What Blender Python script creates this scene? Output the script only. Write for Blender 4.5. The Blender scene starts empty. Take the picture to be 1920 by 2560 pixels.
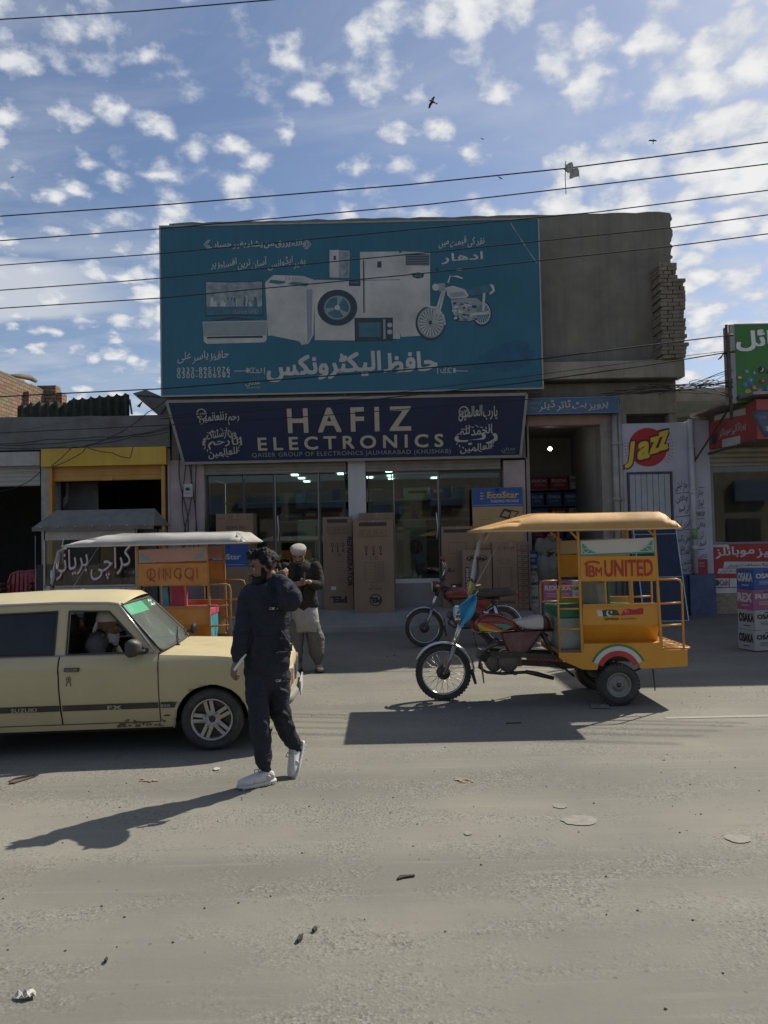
import bpy, bmesh, math, random
from mathutils import Vector, Matrix, noise as mnoise
random.seed(7)
sc = bpy.context.scene
COL = sc.collection
PI = math.pi
# ------------------------------------------------------------------ camera
F = 1923.0; PITCH = math.radians(2.0); ROLL = math.radians(1.2); EYE = 1.75
_R0 = Vector((1, 0, 0)); _U0 = Vector((0, -math.sin(PITCH), math.cos(PITCH))); FWD = Vector((0, math.cos(PITCH), math.sin(PITCH)))
RT = _R0 * math.cos(ROLL) - _U0 * math.sin(ROLL)
UPV = _R0 * math.sin(ROLL) + _U0 * math.cos(ROLL)
cam_d = bpy.data.cameras.new('camera'); cam = bpy.data.objects.new('camera', cam_d); COL.objects.link(cam)
cam_d.sensor_fit = 'HORIZONTAL'; cam_d.sensor_width = 36.0; cam_d.lens = 36.0 * F / 1920.0
cam_d.clip_start = 0.05; cam_d.clip_end = 3000
mm = Matrix.Identity(4)
for i in range(3):
    mm[i][0] = RT[i]; mm[i][1] = UPV[i]; mm[i][2] = -FWD[i]
mm[2][3] = EYE
cam.matrix_world = mm
sc.camera = cam
# ------------------------------------------------------------------ sun and sky
SUNV = Vector((0.74, 0.62, 1.0)).normalized()
SUN_EL = math.asin(SUNV.z); SUN_AZ = math.atan2(SUNV.x, SUNV.y)
sd = bpy.data.lights.new('sun', 'SUN'); sd.energy = 4.2; sd.angle = math.radians(0.5); sd.color = (1.0, 0.94, 0.82)
so = bpy.data.objects.new('sun', sd); COL.objects.link(so)
so.rotation_euler = (-SUNV).to_track_quat('-Z', 'Y').to_euler(); so.location = (8, 8, 20)
world = bpy.data.worlds.new('World'); sc.world = world; world.use_nodes = True
def build_world():
    nt = world.node_tree; nt.nodes.clear()
    N = lambda t, **k: _n(nt, t, **k)
    def _n(nt, t, **k):
        n = nt.nodes.new(t)
        for a, b in k.items(): setattr(n, a, b)
        return n
    L = nt.links.new
    out = N('ShaderNodeOutputWorld'); bg = N('ShaderNodeBackground'); bg.inputs[1].default_value = 0.080
    sky = N('ShaderNodeTexSky', sky_type='NISHITA'); sky.sun_disc = False
    sky.sun_elevation = SUN_EL; sky.sun_rotation = SUN_AZ; sky.altitude = 200; sky.air_density = 1.0; sky.dust_density = 1.2; sky.ozone_density = 1.4
    tc = N('ShaderNodeTexCoord'); sep = N('ShaderNodeSeparateXYZ'); L(tc.outputs['Generated'], sep.inputs[0])
    def MA(op, a, b=None, c=None, clamp=False):
        m = N('ShaderNodeMath', operation=op); m.use_clamp = clamp
        for i, v in enumerate((a, b, c)):
            if v is None: continue
            if isinstance(v, (int, float)): m.inputs[i].default_value = v
            else: L(v, m.inputs[i])
        return m.outputs[0]
    zc = MA('ADD', MA('MAXIMUM', sep.outputs[2], 0.02), 0.32)
    u = MA('DIVIDE', sep.outputs[0], zc); v = MA('DIVIDE', sep.outputs[1], zc)
    cmb = N('ShaderNodeCombineXYZ'); L(u, cmb.inputs[0]); L(v, cmb.inputs[1])
    def noise(scale, det, rough, vec, dist=0.0, off=(0, 0, 0), stretch=(1, 1, 1)):
        mp = N('ShaderNodeMapping'); mp.inputs['Location'].default_value = off; mp.inputs['Scale'].default_value = stretch; L(vec, mp.inputs[0])
        n = N('ShaderNodeTexNoise'); n.inputs['Scale'].default_value = scale; n.inputs['Detail'].default_value = det
        n.inputs['Roughness'].default_value = rough; n.inputs['Distortion'].default_value = dist; L(mp.outputs[0], n.inputs['Vector'])
        return n.outputs[0]
    def ramp(val, a, b, smooth=True):
        m = N('ShaderNodeMapRange'); m.interpolation_type = 'SMOOTHSTEP' if smooth else 'LINEAR'
        m.inputs[1].default_value = a; m.inputs[2].default_value = b; L(val, m.inputs[0]); return m.outputs[0]
    P = cmb.outputs[0]
    big = noise(1.7, 3, 0.5, P, 0.3, (7.3, 2.2, 0))
    fine = noise(36, 8, 0.68, P, 0.0, (1, 4, 0)); mid = noise(17, 6, 0.58, P, 0.0, (3.1, 1.7, 0))
    wv = N('ShaderNodeTexNoise'); wv.inputs['Scale'].default_value = 22.0; wv.inputs['Detail'].default_value = 4; L(P, wv.inputs['Vector'])
    dst = N('ShaderNodeVectorMath', operation='MULTIPLY_ADD'); L(wv.outputs['Color'], dst.inputs[0]); dst.inputs[1].default_value = (0.075, 0.075, 0); L(P, dst.inputs[2])
    vo = N('ShaderNodeTexVoronoi'); vo.feature = 'SMOOTH_F1'; vo.inputs['Scale'].default_value = 17.0; vo.inputs['Smoothness'].default_value = 0.35; L(dst.outputs[0], vo.inputs['Vector'])
    # separate puffs in a mackerel sky, thicker towards the sun side, fewer low on the far side and none behind
    bias = MA('ADD', MA('MULTIPLY_ADD', sep.outputs[0], 0.38, 0.20), MA('MULTIPLY', ramp(sep.outputs[1], 0.25, -0.25), -0.8))
    bias = MA('ADD', bias, MA('MULTIPLY', MA('SUBTRACT', big, 0.5), 0.85))
    dens = MA('ADD', MA('SUBTRACT', 0.62, vo.outputs['Distance']), MA('ADD', bias, MA('ADD', MA('MULTIPLY', MA('SUBTRACT', fine, 0.5), 0.52), MA('MULTIPLY', MA('SUBTRACT', mid, 0.5), 0.55))))
    cl = MA('POWER', ramp(dens, 0.10, 0.56), 1.15)
    # thin veil
    veil = MA('MULTIPLY', ramp(noise(1.6, 7, 0.62, P, 0.6, (2, 9, 0), (1.0, 2.2, 1)), 0.40, 0.78), 0.50)
    # long low bank
    low = noise(4.5, 7, 0.55, P, 0.2, (4.0, 0.6, 0), (0.35, 1.0, 1))
    lowm = MA('MULTIPLY', ramp(low, 0.44, 0.62), MA('SUBTRACT', 1.0, ramp(sep.outputs[2], 0.30, 0.40)))
    zz = MA('ADD', sep.outputs[2], MA('MULTIPLY', MA('SUBTRACT', low, 0.5), 0.22))
    bank = MA('MULTIPLY', MA('MULTIPLY', ramp(zz, 0.245, 0.275), MA('SUBTRACT', 1.0, ramp(zz, 0.300, 0.330))), MA('SUBTRACT', 1.0, ramp(sep.outputs[0], -0.40, -0.24)))
    a = MA('MAXIMUM', MA('MAXIMUM', cl, veil), MA('MAXIMUM', MA('MULTIPLY', lowm, 0.7), MA('MULTIPLY', bank, 0.95)))
    hz = MA('SUBTRACT', 1.0, ramp(sep.outputs[2], -0.02, 0.35))
    a = MA('MAXIMUM', a, MA('MULTIPLY', hz, 0.35))
    # the cloud's own brightness varies with its thickness
    thick = ramp(dens, 0.25, 0.85)
    ccol = N('ShaderNodeMix', data_type='RGBA'); L(thick, ccol.inputs[0])
    ccol.inputs[6].default_value = (5.8, 6.2, 6.9, 1); ccol.inputs[7].default_value = (8.8, 8.8, 8.8, 1)
    tint = N('ShaderNodeMix', data_type='RGBA', blend_type='MULTIPLY'); tint.inputs[0].default_value = 1.0
    L(sky.outputs[0], tint.inputs[6]); tint.inputs[7].default_value = (0.97, 0.99, 1.05, 1)
    mix = N('ShaderNodeMix', data_type='RGBA'); L(a, mix.inputs[0]); L(tint.outputs[2], mix.inputs[6]); L(ccol.outputs[2], mix.inputs[7])
    L(mix.outputs[2], bg.inputs[0]); L(bg.outputs[0], out.inputs[0])
build_world()
sc.view_settings.view_transform = 'Standard'; sc.view_settings.look = 'None'
sc.view_settings.exposure = 0.30; sc.view_settings.gamma = 1.0
try: sc.view_settings.use_curve_mapping = False
except Exception: pass
sc.cycles.max_bounces = 6; sc.cycles.transparent_max_bounces = 12; sc.cycles.use_denoising = True
sc.cycles.caustics_reflective = False; sc.cycles.caustics_refractive = False
# ------------------------------------------------------------------ helpers
def ray(px, py):
    return RT * ((px - 960) / F) - UPV * ((py - 1280) / F) + FWD
def Pt(px, py, Y):
    d = ray(px, py); t = Y / d.y; return Vector((t * d.x, Y, EYE + t * d.z))
def Gd(px, py, z=0.0):
    d = ray(px, py); t = (z - EYE) / d.z; return Vector((t * d.x, t * d.y, z))
class Pl:
    """an upright or leaning surface of the place: origin, unit right, unit up, outward normal"""
    def __init__(s, O, U=(1, 0, 0), V=(0, 0, 1)):
        s.O = Vector(O); s.U = Vector(U).normalized(); s.V = Vector(V).normalized(); s.N = s.U.cross(s.V)
    def uv(s, px, py):
        d = ray(px, py); e = Vector((0, 0, EYE)); t = (s.O - e).dot(s.N) / d.dot(s.N)
        p = e + d * t - s.O; return p.dot(s.U), p.dot(s.V)
    def pt(s, u, v, off=0.0): return s.O + s.U * u + s.V * v + s.N * off
    def px(s, px, py, off=0.0): return s.pt(*s.uv(px, py), off)
    def rect(s, a, b, c, d):
        my, mx = (b + d) / 2, (a + c) / 2
        return s.uv(a, my)[0], s.uv(c, my)[0], s.uv(mx, d)[1], s.uv(mx, b)[1]
def reg(x0, y0, k): return lambda u, v: (x0 + u / k, y0 + v / k)
ORG = Vector((0, 0, 0))
def set_origin(v):
    global ORG; ORG = Vector(v)
class MB:
    def __init__(s): s.v = []; s.f = []; s.m = []; s.s = []
    def add(s, vs, fs, mi=0, smooth=False):
        n = len(s.v); s.v += [Vector(v) for v in vs]
        for f in fs:
            s.f.append([i + n for i in f]); s.m.append(mi); s.s.append(smooth)
    def box(s, x0, x1, y0, y1, z0, z1, mi=0):
        vs = [(x, y, z) for x in (x0, x1) for y in (y0, y1) for z in (z0, z1)]
        s.add(vs, [(0, 1, 3, 2), (4, 6, 7, 5), (0, 4, 5, 1), (2, 3, 7, 6), (0, 2, 6, 4), (1, 5, 7, 3)], mi)
    def obox(s, c, a, b, d, mi=0):
        c, a, b, d = Vector(c), Vector(a), Vector(b), Vector(d)
        vs = [c + a * i + b * j + d * k for i in (-1, 1) for j in (-1, 1) for k in (-1, 1)]
        s.add(vs, [(0, 1, 3, 2), (4, 6, 7, 5), (0, 4, 5, 1), (2, 3, 7, 6), (0, 2, 6, 4), (1, 5, 7, 3)], mi)
    def bar(s, p, q, w, h, mi=0, up=(0, 0, 1)):
        p, q = Vector(p), Vector(q); d = q - p; u = Vector(up)
        sd_ = d.cross(u)
        if sd_.length < 1e-6: sd_ = d.cross(Vector((0, 1, 0)))
        sd_.normalize(); u2 = sd_.cross(d).normalized()
        s.obox((p + q) / 2, d / 2, sd_ * w / 2, u2 * h / 2, mi)
    def tube(s, pts, r, n=8, mi=0, closed=False, smooth=True, flat=1.0, ref=None):
        pts = [Vector(p) for p in pts]; m = len(pts)
        rr = r if isinstance(r, (list, tuple)) else [r] * m
        ring = []; prev = None
        for i, p in enumerate(pts):
            if closed: t = pts[(i + 1) % m] - pts[i - 1]
            else: t = pts[min(i + 1, m - 1)] - pts[max(i - 1, 0)]
            if t.length < 1e-9: t = Vector((0, 0, 1))
            t.normalize()
            if prev is None:
                a = Vector(ref) if ref is not None else (Vector((0, 0, 1)) if abs(t.z) < 0.9 else Vector((0, 1, 0)))
            else: a = prev
            a = a - t * a.dot(t)
            if a.length < 1e-6: a = t.orthogonal()
            a.normalize(); prev = a; b = t.cross(a)
            ring.append([p + (a * math.cos(2 * PI * k / n) * flat + b * math.sin(2 * PI * k / n)) * rr[i] for k in range(n)])
        vs = [v for rg in ring for v in rg]; fs = []
        for i in range(m if closed else m - 1):
            j = (i + 1) % m
            for k in range(n):
                l = (k + 1) % n; fs.append((i * n + k, i * n + l, j * n + l, j * n + k))
        if not closed:
            fs.append(tuple(range(n))[::-1]); fs.append(tuple((m - 1) * n + k for k in range(n)))
        s.add(vs, fs, mi, smooth)
    def cyl(s, p, q, r, n=14, mi=0, r2=None): s.tube([p, q], [r, r if r2 is None else r2], n, mi)
    def lathe(s, prof, c, axis, n=32, mi=0, smooth=True, closed=False):
        """prof: (radius, height along axis)"""
        c, ax = Vector(c), Vector(axis).normalized(); a = ax.orthogonal().normalized(); b = ax.cross(a)
        vs = [c + ax * h + (a * math.cos(2 * PI * k / n) + b * math.sin(2 * PI * k / n)) * r for r, h in prof for k in range(n)]
        m = len(prof); fs = []
        for i in range(m if closed else m - 1):
            j = (i + 1) % m
            for k in range(n):
                l = (k + 1) % n; fs.append((i * n + k, i * n + l, j * n + l, j * n + k))
        s.add(vs, fs, mi, smooth)
    def loft(s, rings, mi=0, smooth=True, cap=True, closed=True):
        n = len(rings[0]); vs = [v for r in rings for v in r]; fs = []
        for i in range(len(rings) - 1):
            for k in range(n if closed else n - 1):
                l = (k + 1) % n; fs.append((i * n + k, i * n + l, (i + 1) * n + l, (i + 1) * n + k))
        if cap and closed:
            fs.append(tuple(range(n))[::-1]); fs.append(tuple((len(rings) - 1) * n + k for k in range(n)))
        s.add(vs, fs, mi, smooth)
    def prism(s, poly, d, mi=0):
        """poly: 3-D loop, pushed along the vector d"""
        poly = [Vector(p) for p in poly]; d = Vector(d); n = len(poly)
        s.add(poly + [p + d for p in poly], [tuple(range(n)), tuple(range(2 * n - 1, n - 1, -1))] + [(i, i + n, (i + 1) % n + n, (i + 1) % n) for i in range(n)], mi)
    def poly(s, pts, mi=0): s.add(pts, [tuple(range(len(pts)))], mi)
    def ball(s, c, r, n=14, mi=0, rot=None):
        c = Vector(c); r = Vector(r) if not isinstance(r, (int, float)) else Vector((r, r, r)); m = n // 2 + 1
        vs = []
        for i in range(m):
            t = PI * i / (m - 1)
            for k in range(n):
                p = 2 * PI * k / n; v = Vector((r.x * math.sin(t) * math.cos(p), r.y * math.sin(t) * math.sin(p), r.z * math.cos(t)))
                if rot is not None: v = rot @ v
                vs.append(c + v)
        fs = [(i * n + k, (i + 1) * n + k, (i + 1) * n + (k + 1) % n, i * n + (k + 1) % n) for i in range(m - 1) for k in range(n)]
        s.add(vs, fs, mi, True)
    def build(s, name, mats, parent=None, bevel=0.0, fix=False, kind=None):
        me = bpy.data.meshes.new(name)
        me.from_pydata([tuple(v - ORG) for v in s.v], [], s.f)
        if not isinstance(mats, (list, tuple)): mats = [mats]
        for m in mats: me.materials.append(m)
        for p, mi, sm in zip(me.polygons, s.m, s.s): p.material_index = mi; p.use_smooth = sm
        if fix:
            bm = bmesh.new(); bm.from_mesh(me); bmesh.ops.remove_doubles(bm, verts=bm.verts, dist=1e-5); bmesh.ops.recalc_face_normals(bm, faces=bm.faces); bm.to_mesh(me); bm.free()
        me.update()
        o = bpy.data.objects.new(name, me); COL.objects.link(o)
        if parent is not None: o.parent = parent
        else: o.location = ORG
        if bevel:
            b = o.modifiers.new('bevel', 'BEVEL'); b.width = bevel; b.segments = 2; b.limit_method = 'ANGLE'; b.angle_limit = math.radians(35); b.harden_normals = False
        if kind: o['kind'] = kind
        return o
def tag(o, label, cat, group=None):
    o['label'] = label; o['category'] = cat
    if group: o['group'] = group
    return o
def thing(name, label, cat, loc, group=None, rz=0.0, origin=None):
    set_origin(loc if origin is None else origin)
    o = bpy.data.objects.new(name, None); COL.objects.link(o); o.location = loc; o.rotation_euler = (0, 0, rz); o.empty_display_size = 0.2
    return tag(o, label, cat, group)
def copy_tree(o, kids, parent=None):
    c = o.copy(); COL.objects.link(c)
    if parent is not None: c.parent = parent
    for ch in kids.get(o, []): copy_tree(ch, kids, c)
    return c
def dup(root, loc, label=None, rz=None):
    kids = {}
    for o in COL.objects:
        if o.parent is not None: kids.setdefault(o.parent, []).append(o)
    c = copy_tree(root, kids); c.location = loc
    if rz is not None: c.rotation_euler = (0, 0, rz)
    if label: c['label'] = label
    return c
# ---- materials
def hexc(h):
    h = h.lstrip('#'); r = [int(h[i:i + 2], 16) / 255 for i in (0, 2, 4)]
    return tuple(x / 12.92 if x <= 0.04045 else ((x + 0.055) / 1.055) ** 2.4 for x in r)
_MC = {}
def M(name, col, rough=0.7, metal=0.0, var=0.12, scl=5.0, bump=0.0, bscl=60.0, dust=0.0, dcol=(0.30, 0.25, 0.19), coat=0.0, spec=0.5, streak=0.0, dscl=3.0):
    if name in _MC: return _MC[name]
    if isinstance(col, str): col = hexc(col)
    m = bpy.data.materials.new(name); m.use_nodes = True; nt = m.node_tree; b = nt.nodes['Principled BSDF']; L = nt.links.new
    b.inputs['Roughness'].default_value = rough; b.inputs['Metallic'].default_value = metal
    b.inputs['Coat Weight'].default_value = coat; b.inputs['Specular IOR Level'].default_value = spec; b.inputs['Base Color'].default_value = (*col, 1)
    tc = nt.nodes.new('ShaderNodeTexCoord'); cur = None
    def nz(scale, det=6, st=None, rg=0.6):
        n = nt.nodes.new('ShaderNodeTexNoise'); n.inputs['Scale'].default_value = scale; n.inputs['Detail'].default_value = det; n.inputs['Roughness'].default_value = rg
        if st:
            mp = nt.nodes.new('ShaderNodeMapping'); mp.inputs['Scale'].default_value = st; L(tc.outputs['Object'], mp.inputs[0]); L(mp.outputs[0], n.inputs['Vector'])
        else: L(tc.outputs['Object'], n.inputs['Vector'])
        return n.outputs[0]
    def rng(v, a, b_, c=0.0, d=1.0):
        r = nt.nodes.new('ShaderNodeMapRange'); r.inputs[1].default_value = a; r.inputs[2].default_value = b_; r.inputs[3].default_value = c; r.inputs[4].default_value = d; L(v, r.inputs[0]); return r.outputs[0]
    def mixc(f, A, B):
        x = nt.nodes.new('ShaderNodeMix'); x.data_type = 'RGBA'; L(f, x.inputs[0])
        for i, q in ((6, A), (7, B)):
            if isinstance(q, tuple): x.inputs[i].default_value = (*q[:3], 1)
            else: L(q, x.inputs[i])
        return x.outputs[2]
    if var > 0:
        cur = mixc(rng(nz(scl), 0.3, 0.7), tuple(max(0, c * (1 - var)) for c in col), tuple(min(1, c * (1 + var)) for c in col))
    if streak > 0:
        cur = mixc(rng(nz(1.0, 5, (9, 9, 0.5)), 0.45, 0.75, 0, streak), cur or col, tuple(c * 0.45 for c in col))
    if dust > 0:
        cur = mixc(rng(nz(dscl, 8, None, 0.68), 0.42, 0.72, dust * 0.25, dust), cur or col, dcol)
    if cur is not None: L(cur, b.inputs['Base Color'])
    if rough > 0.15 and rough < 0.95: L(rng(nz(scl * 2.3), 0.3, 0.7, max(0.05, rough - 0.1), min(1, rough + 0.1)), b.inputs['Roughness'])
    if bump > 0:
        bn = nt.nodes.new('ShaderNodeBump'); bn.inputs['Strength'].default_value = min(1.0, bump); bn.inputs['Distance'].default_value = 0.01
        L(nz(bscl, 6), bn.inputs['Height']); L(bn.outputs[0], b.inputs['Normal'])
    _MC[name] = m; return m
def glass(name, tint=(0.75, 0.8, 0.8), rough=0.02, alpha=0.85):
    """thin pane: a clear sheet with a reflecting surface"""
    if name in _MC: return _MC[name]
    m = bpy.data.materials.new(name); m.use_nodes = True; nt = m.node_tree; nt.nodes.clear(); L = nt.links.new
    out = nt.nodes.new('ShaderNodeOutputMaterial'); t = nt.nodes.new('ShaderNodeBsdfTransparent'); t.inputs[0].default_value = (*tint, 1)
    g = nt.nodes.new('ShaderNodeBsdfGlossy'); g.inputs['Roughness'].default_value = rough
    fr = nt.nodes.new('ShaderNodeFresnel'); fr.inputs[0].default_value = 1.6; mx = nt.nodes.new('ShaderNodeMixShader')
    L(fr.outputs[0], mx.inputs[0]); L(t.outputs[0], mx.inputs[1]); L(g.outputs[0], mx.inputs[2]); L(mx.outputs[0], out.inputs[0])
    _MC[name] = m; return m
def lamp(name, col, st):
    if name in _MC: return _MC[name]
    m = bpy.data.materials.new(name); m.use_nodes = True; b = m.node_tree.nodes['Principled BSDF']
    b.inputs['Base Color'].default_value = (0.8, 0.8, 0.8, 1); b.inputs['Emission Color'].default_value = (*col, 1); b.inputs['Emission Strength'].default_value = st
    _MC[name] = m; return m
# ---- writing
_AR = {'ا': 'FE8D FE8E', 'آ': 'FE81 FE82', 'أ': 'FE83 FE84', 'ب': 'FE8F FE90 FE91 FE92', 'پ': 'FB56 FB57 FB58 FB59', 'ت': 'FE95 FE96 FE97 FE98', 'ٹ': 'FB66 FB67 FB68 FB69',
 'ج': 'FE9D FE9E FE9F FEA0', 'چ': 'FB7A FB7B FB7C FB7D', 'ح': 'FEA1 FEA2 FEA3 FEA4', 'خ': 'FEA5 FEA6 FEA7 FEA8', 'د': 'FEA9 FEAA', 'ڈ': 'FB88 FB89', 'ر': 'FEAD FEAE', 'ڑ': 'FB8C FB8D',
 'ز': 'FEAF FEB0', 'س': 'FEB1 FEB2 FEB3 FEB4', 'ش': 'FEB5 FEB6 FEB7 FEB8', 'ص': 'FEB9 FEBA FEBB FEBC', 'ض': 'FEBD FEBE FEBF FEC0', 'ط': 'FEC1 FEC2 FEC3 FEC4', 'ظ': 'FEC5 FEC6 FEC7 FEC8',
 'ع': 'FEC9 FECA FECB FECC', 'غ': 'FECD FECE FECF FED0', 'ف': 'FED1 FED2 FED3 FED4', 'ق': 'FED5 FED6 FED7 FED8', 'ک': 'FB8E FB8F FB90 FB91', 'گ': 'FB92 FB93 FB94 FB95', 'ل': 'FEDD FEDE FEDF FEE0',
 'م': 'FEE1 FEE2 FEE3 FEE4', 'ن': 'FEE5 FEE6 FEE7 FEE8', 'ں': 'FB9E FB9F', 'و': 'FEED FEEE', 'ہ': 'FBA6 FBA7 FBA8 FBA9', 'ھ': 'FBAA FBAB FBAC FBAD', 'ی': 'FBFC FBFD FBFE FBFF', 'ے': 'FBAE FBAF',
 'ئ': 'FE89 FE8A FE8B FE8C', 'ه': 'FEE9 FEEA FEEB FEEC', 'ي': 'FEF1 FEF2 FEF3 FEF4', 'ء': 'FE80'}
_AR = {k: [chr(int(x, 16)) for x in v.split()] for k, v in _AR.items()}
def shape_word(w):
    """joined letter forms, returned in left-to-right drawing order"""
    out = []; n = len(w)
    for i, ch in enumerate(w):
        f = _AR.get(ch)
        if not f: out.append(ch); continue
        pj = i > 0 and len(_AR.get(w[i - 1], [])) == 4
        nj = i < n - 1 and len(f) == 4 and w[i + 1] in _AR and w[i + 1] != 'ء'
        out.append(f[(3 if pj else 2) if nj else (1 if pj else 0)] if len(f) > 1 else f[0])
    return ''.join(out[::-1])
def is_ar(w): return any(c in _AR for c in w)
_TC = {}
def glyphs(body, bold=0.0, space=1.0, shear=0.0):
    """flat outline of a line of writing: vertices and faces, about 1 unit high"""
    key = (body, bold, space, shear)
    if key in _TC: return _TC[key]
    cu = bpy.data.curves.new('writing', 'FONT'); cu.body = body; cu.offset = bold; cu.space_character = space; cu.shear = shear; cu.resolution_u = 3
    ob = bpy.data.objects.new('writing', cu); COL.objects.link(ob)
    bpy.context.view_layer.update()
    me = bpy.data.meshes.new_from_object(ob.evaluated_get(bpy.context.evaluated_depsgraph_get()))
    vs = [(v.co.x, v.co.y) for v in me.vertices]; fs = [tuple(p.vertices) for p in me.polygons]
    bpy.data.objects.remove(ob); bpy.data.curves.remove(cu); bpy.data.meshes.remove(me)
    _TC[key] = (vs, fs); return vs, fs
def line_of(text, bold=0.0, space=1.0, slope=10.0, shear=0.0):
    """one line; right-to-left words are drawn one by one on falling baselines as in hand lettering"""
    if not is_ar(text): return glyphs(text, bold, space, shear)
    V = []; Fc = []; x = 0.0; sl = math.tan(math.radians(slope))
    for w in text.split()[::-1]:
        vs, fs = glyphs(shape_word(w), bold, 1.0, 0.0)
        if not vs: continue
        a = min(v[0] for v in vs); b = max(v[0] for v in vs); n = len(V)
        V += [(v[0] - a + x, v[1] + (v[0] - (a + b) / 2) * sl) for v in vs]; Fc += [tuple(i + n for i in f) for f in fs]
        x += (b - a) + 0.16
    return V, Fc
def write(mb, pl, text, box, off=0.004, mi=0, bold=0.0, space=1.0, slope=10.0, flip=False, shear=0.0, turn=0, lift=None, inset=False):
    """fit a line of writing into box = (u0, u1, v0, v1) metres on the surface pl; flip: upside down"""
    V, Fc = line_of(text, 0.0, space, slope, shear)
    if not V: return
    if turn: V = [(-y, x) for x, y in V] if turn > 0 else [(y, -x) for x, y in V]
    x0 = min(v[0] for v in V); x1 = max(v[0] for v in V); y0 = min(v[1] for v in V); y1 = max(v[1] for v in V)
    u0, u1, v0, v1 = box; W = max(1e-6, x1 - x0); Hh = max(1e-6, y1 - y0); pts = []
    for x, y in V:
        a = (x - x0) / W; b = (y - y0) / Hh
        if flip: a, b = 1 - a, 1 - b
        q = 0.0 if lift is None else lift(a)
        pts.append(pl.pt(u0 + a * (u1 - u0), v0 + b * (v1 - v0) + q, off))
    for i, c_ in _islands(len(V), Fc):
        if c_: pts[i] = pts[i] + pl.N * (0.0005 * (c_ % 3))
    mb.add(pts, Fc, mi)
    if bold > 0.004:      # a heavier stroke: the same strokes laid again a little to each side
        e = bold * 0.6; su, sv = pl.U * (e * (u1 - u0) / W), pl.V * (e * (v1 - v0) / Hh)
        if turn: su, sv = pl.U * (e * (u1 - u0) / W), pl.V * (e * (v1 - v0) / Hh)
        for k, d in enumerate((su + sv, su - sv, sv - su, -su - sv)): mb.add([p + d + pl.N * 0.00025 * (k + 1) for p in pts], Fc, mi)
def _islands(n, faces):
    p = list(range(n))
    def fd(a):
        while p[a] != a: p[a] = p[p[a]]; a = p[a]
        return a
    for f in faces:
        for q in f[1:]: p[fd(q)] = fd(f[0])
    ids = {}
    return [(i, ids.setdefault(fd(i), len(ids))) for i in range(n)]
def wpx(mb, pl, text, a, b, c, d, **k): write(mb, pl, text, pl.rect(a, b, c, d), **k)
def flat(mb, pl, pts, off=0.003, mi=0): mb.poly([pl.px(x, y, off) for x, y in pts], mi)
def flat_uv(mb, pl, pts, off=0.003, mi=0): mb.poly([pl.pt(u, v, off) for u, v in pts], mi)
def disc(mb, pl, cu, cv, ru, rv=None, off=0.003, mi=0, n=32, r0=0.0, a0=0.0, a1=2 * PI):
    rv = ru if rv is None else rv; full = abs(a1 - a0 - 2 * PI) < 1e-6; m = n if full else n + 1
    A = [a0 + (a1 - a0) * k / n for k in range(m)]
    if r0 <= 0:
        mb.poly([pl.pt(cu + ru * math.cos(t), cv + rv * math.sin(t), off) for t in A], mi); return
    vs = [pl.pt(cu + ru * q * math.cos(t), cv + rv * q * math.sin(t), off) for q in (1.0, r0) for t in A]
    mb.add(vs, [(k, (k + 1) % m, m + (k + 1) % m, m + k) for k in range(m if full else m - 1)], mi)
def stroke(mb, pl, pts, w, off=0.003, mi=0, px=False):
    """a flat painted line along points (metres on pl, or photograph points turned to metres)"""
    q = [Vector(pl.uv(*p)) if px else Vector(p) for p in pts]; L_ = []
    for i, p in enumerate(q):
        t = q[min(i + 1, len(q) - 1)] - q[max(i - 1, 0)]
        if t.length < 1e-9: t = Vector((1, 0))
        t.normalize(); nn = Vector((-t.y, t.x)) * (w / 2); L_.append((p + nn, p - nn))
    vs = [pl.pt(*v, off) for ab in L_ for v in ab]
    mb.add(vs, [(2 * i, 2 * i + 1, 2 * i + 3, 2 * i + 2) for i in range(len(q) - 1)], mi)
def add_mod(o, t, **k):
    m = o.modifiers.new(t.lower(), t)
    for a, b in k.items(): setattr(m, a, b)
    return m
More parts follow.
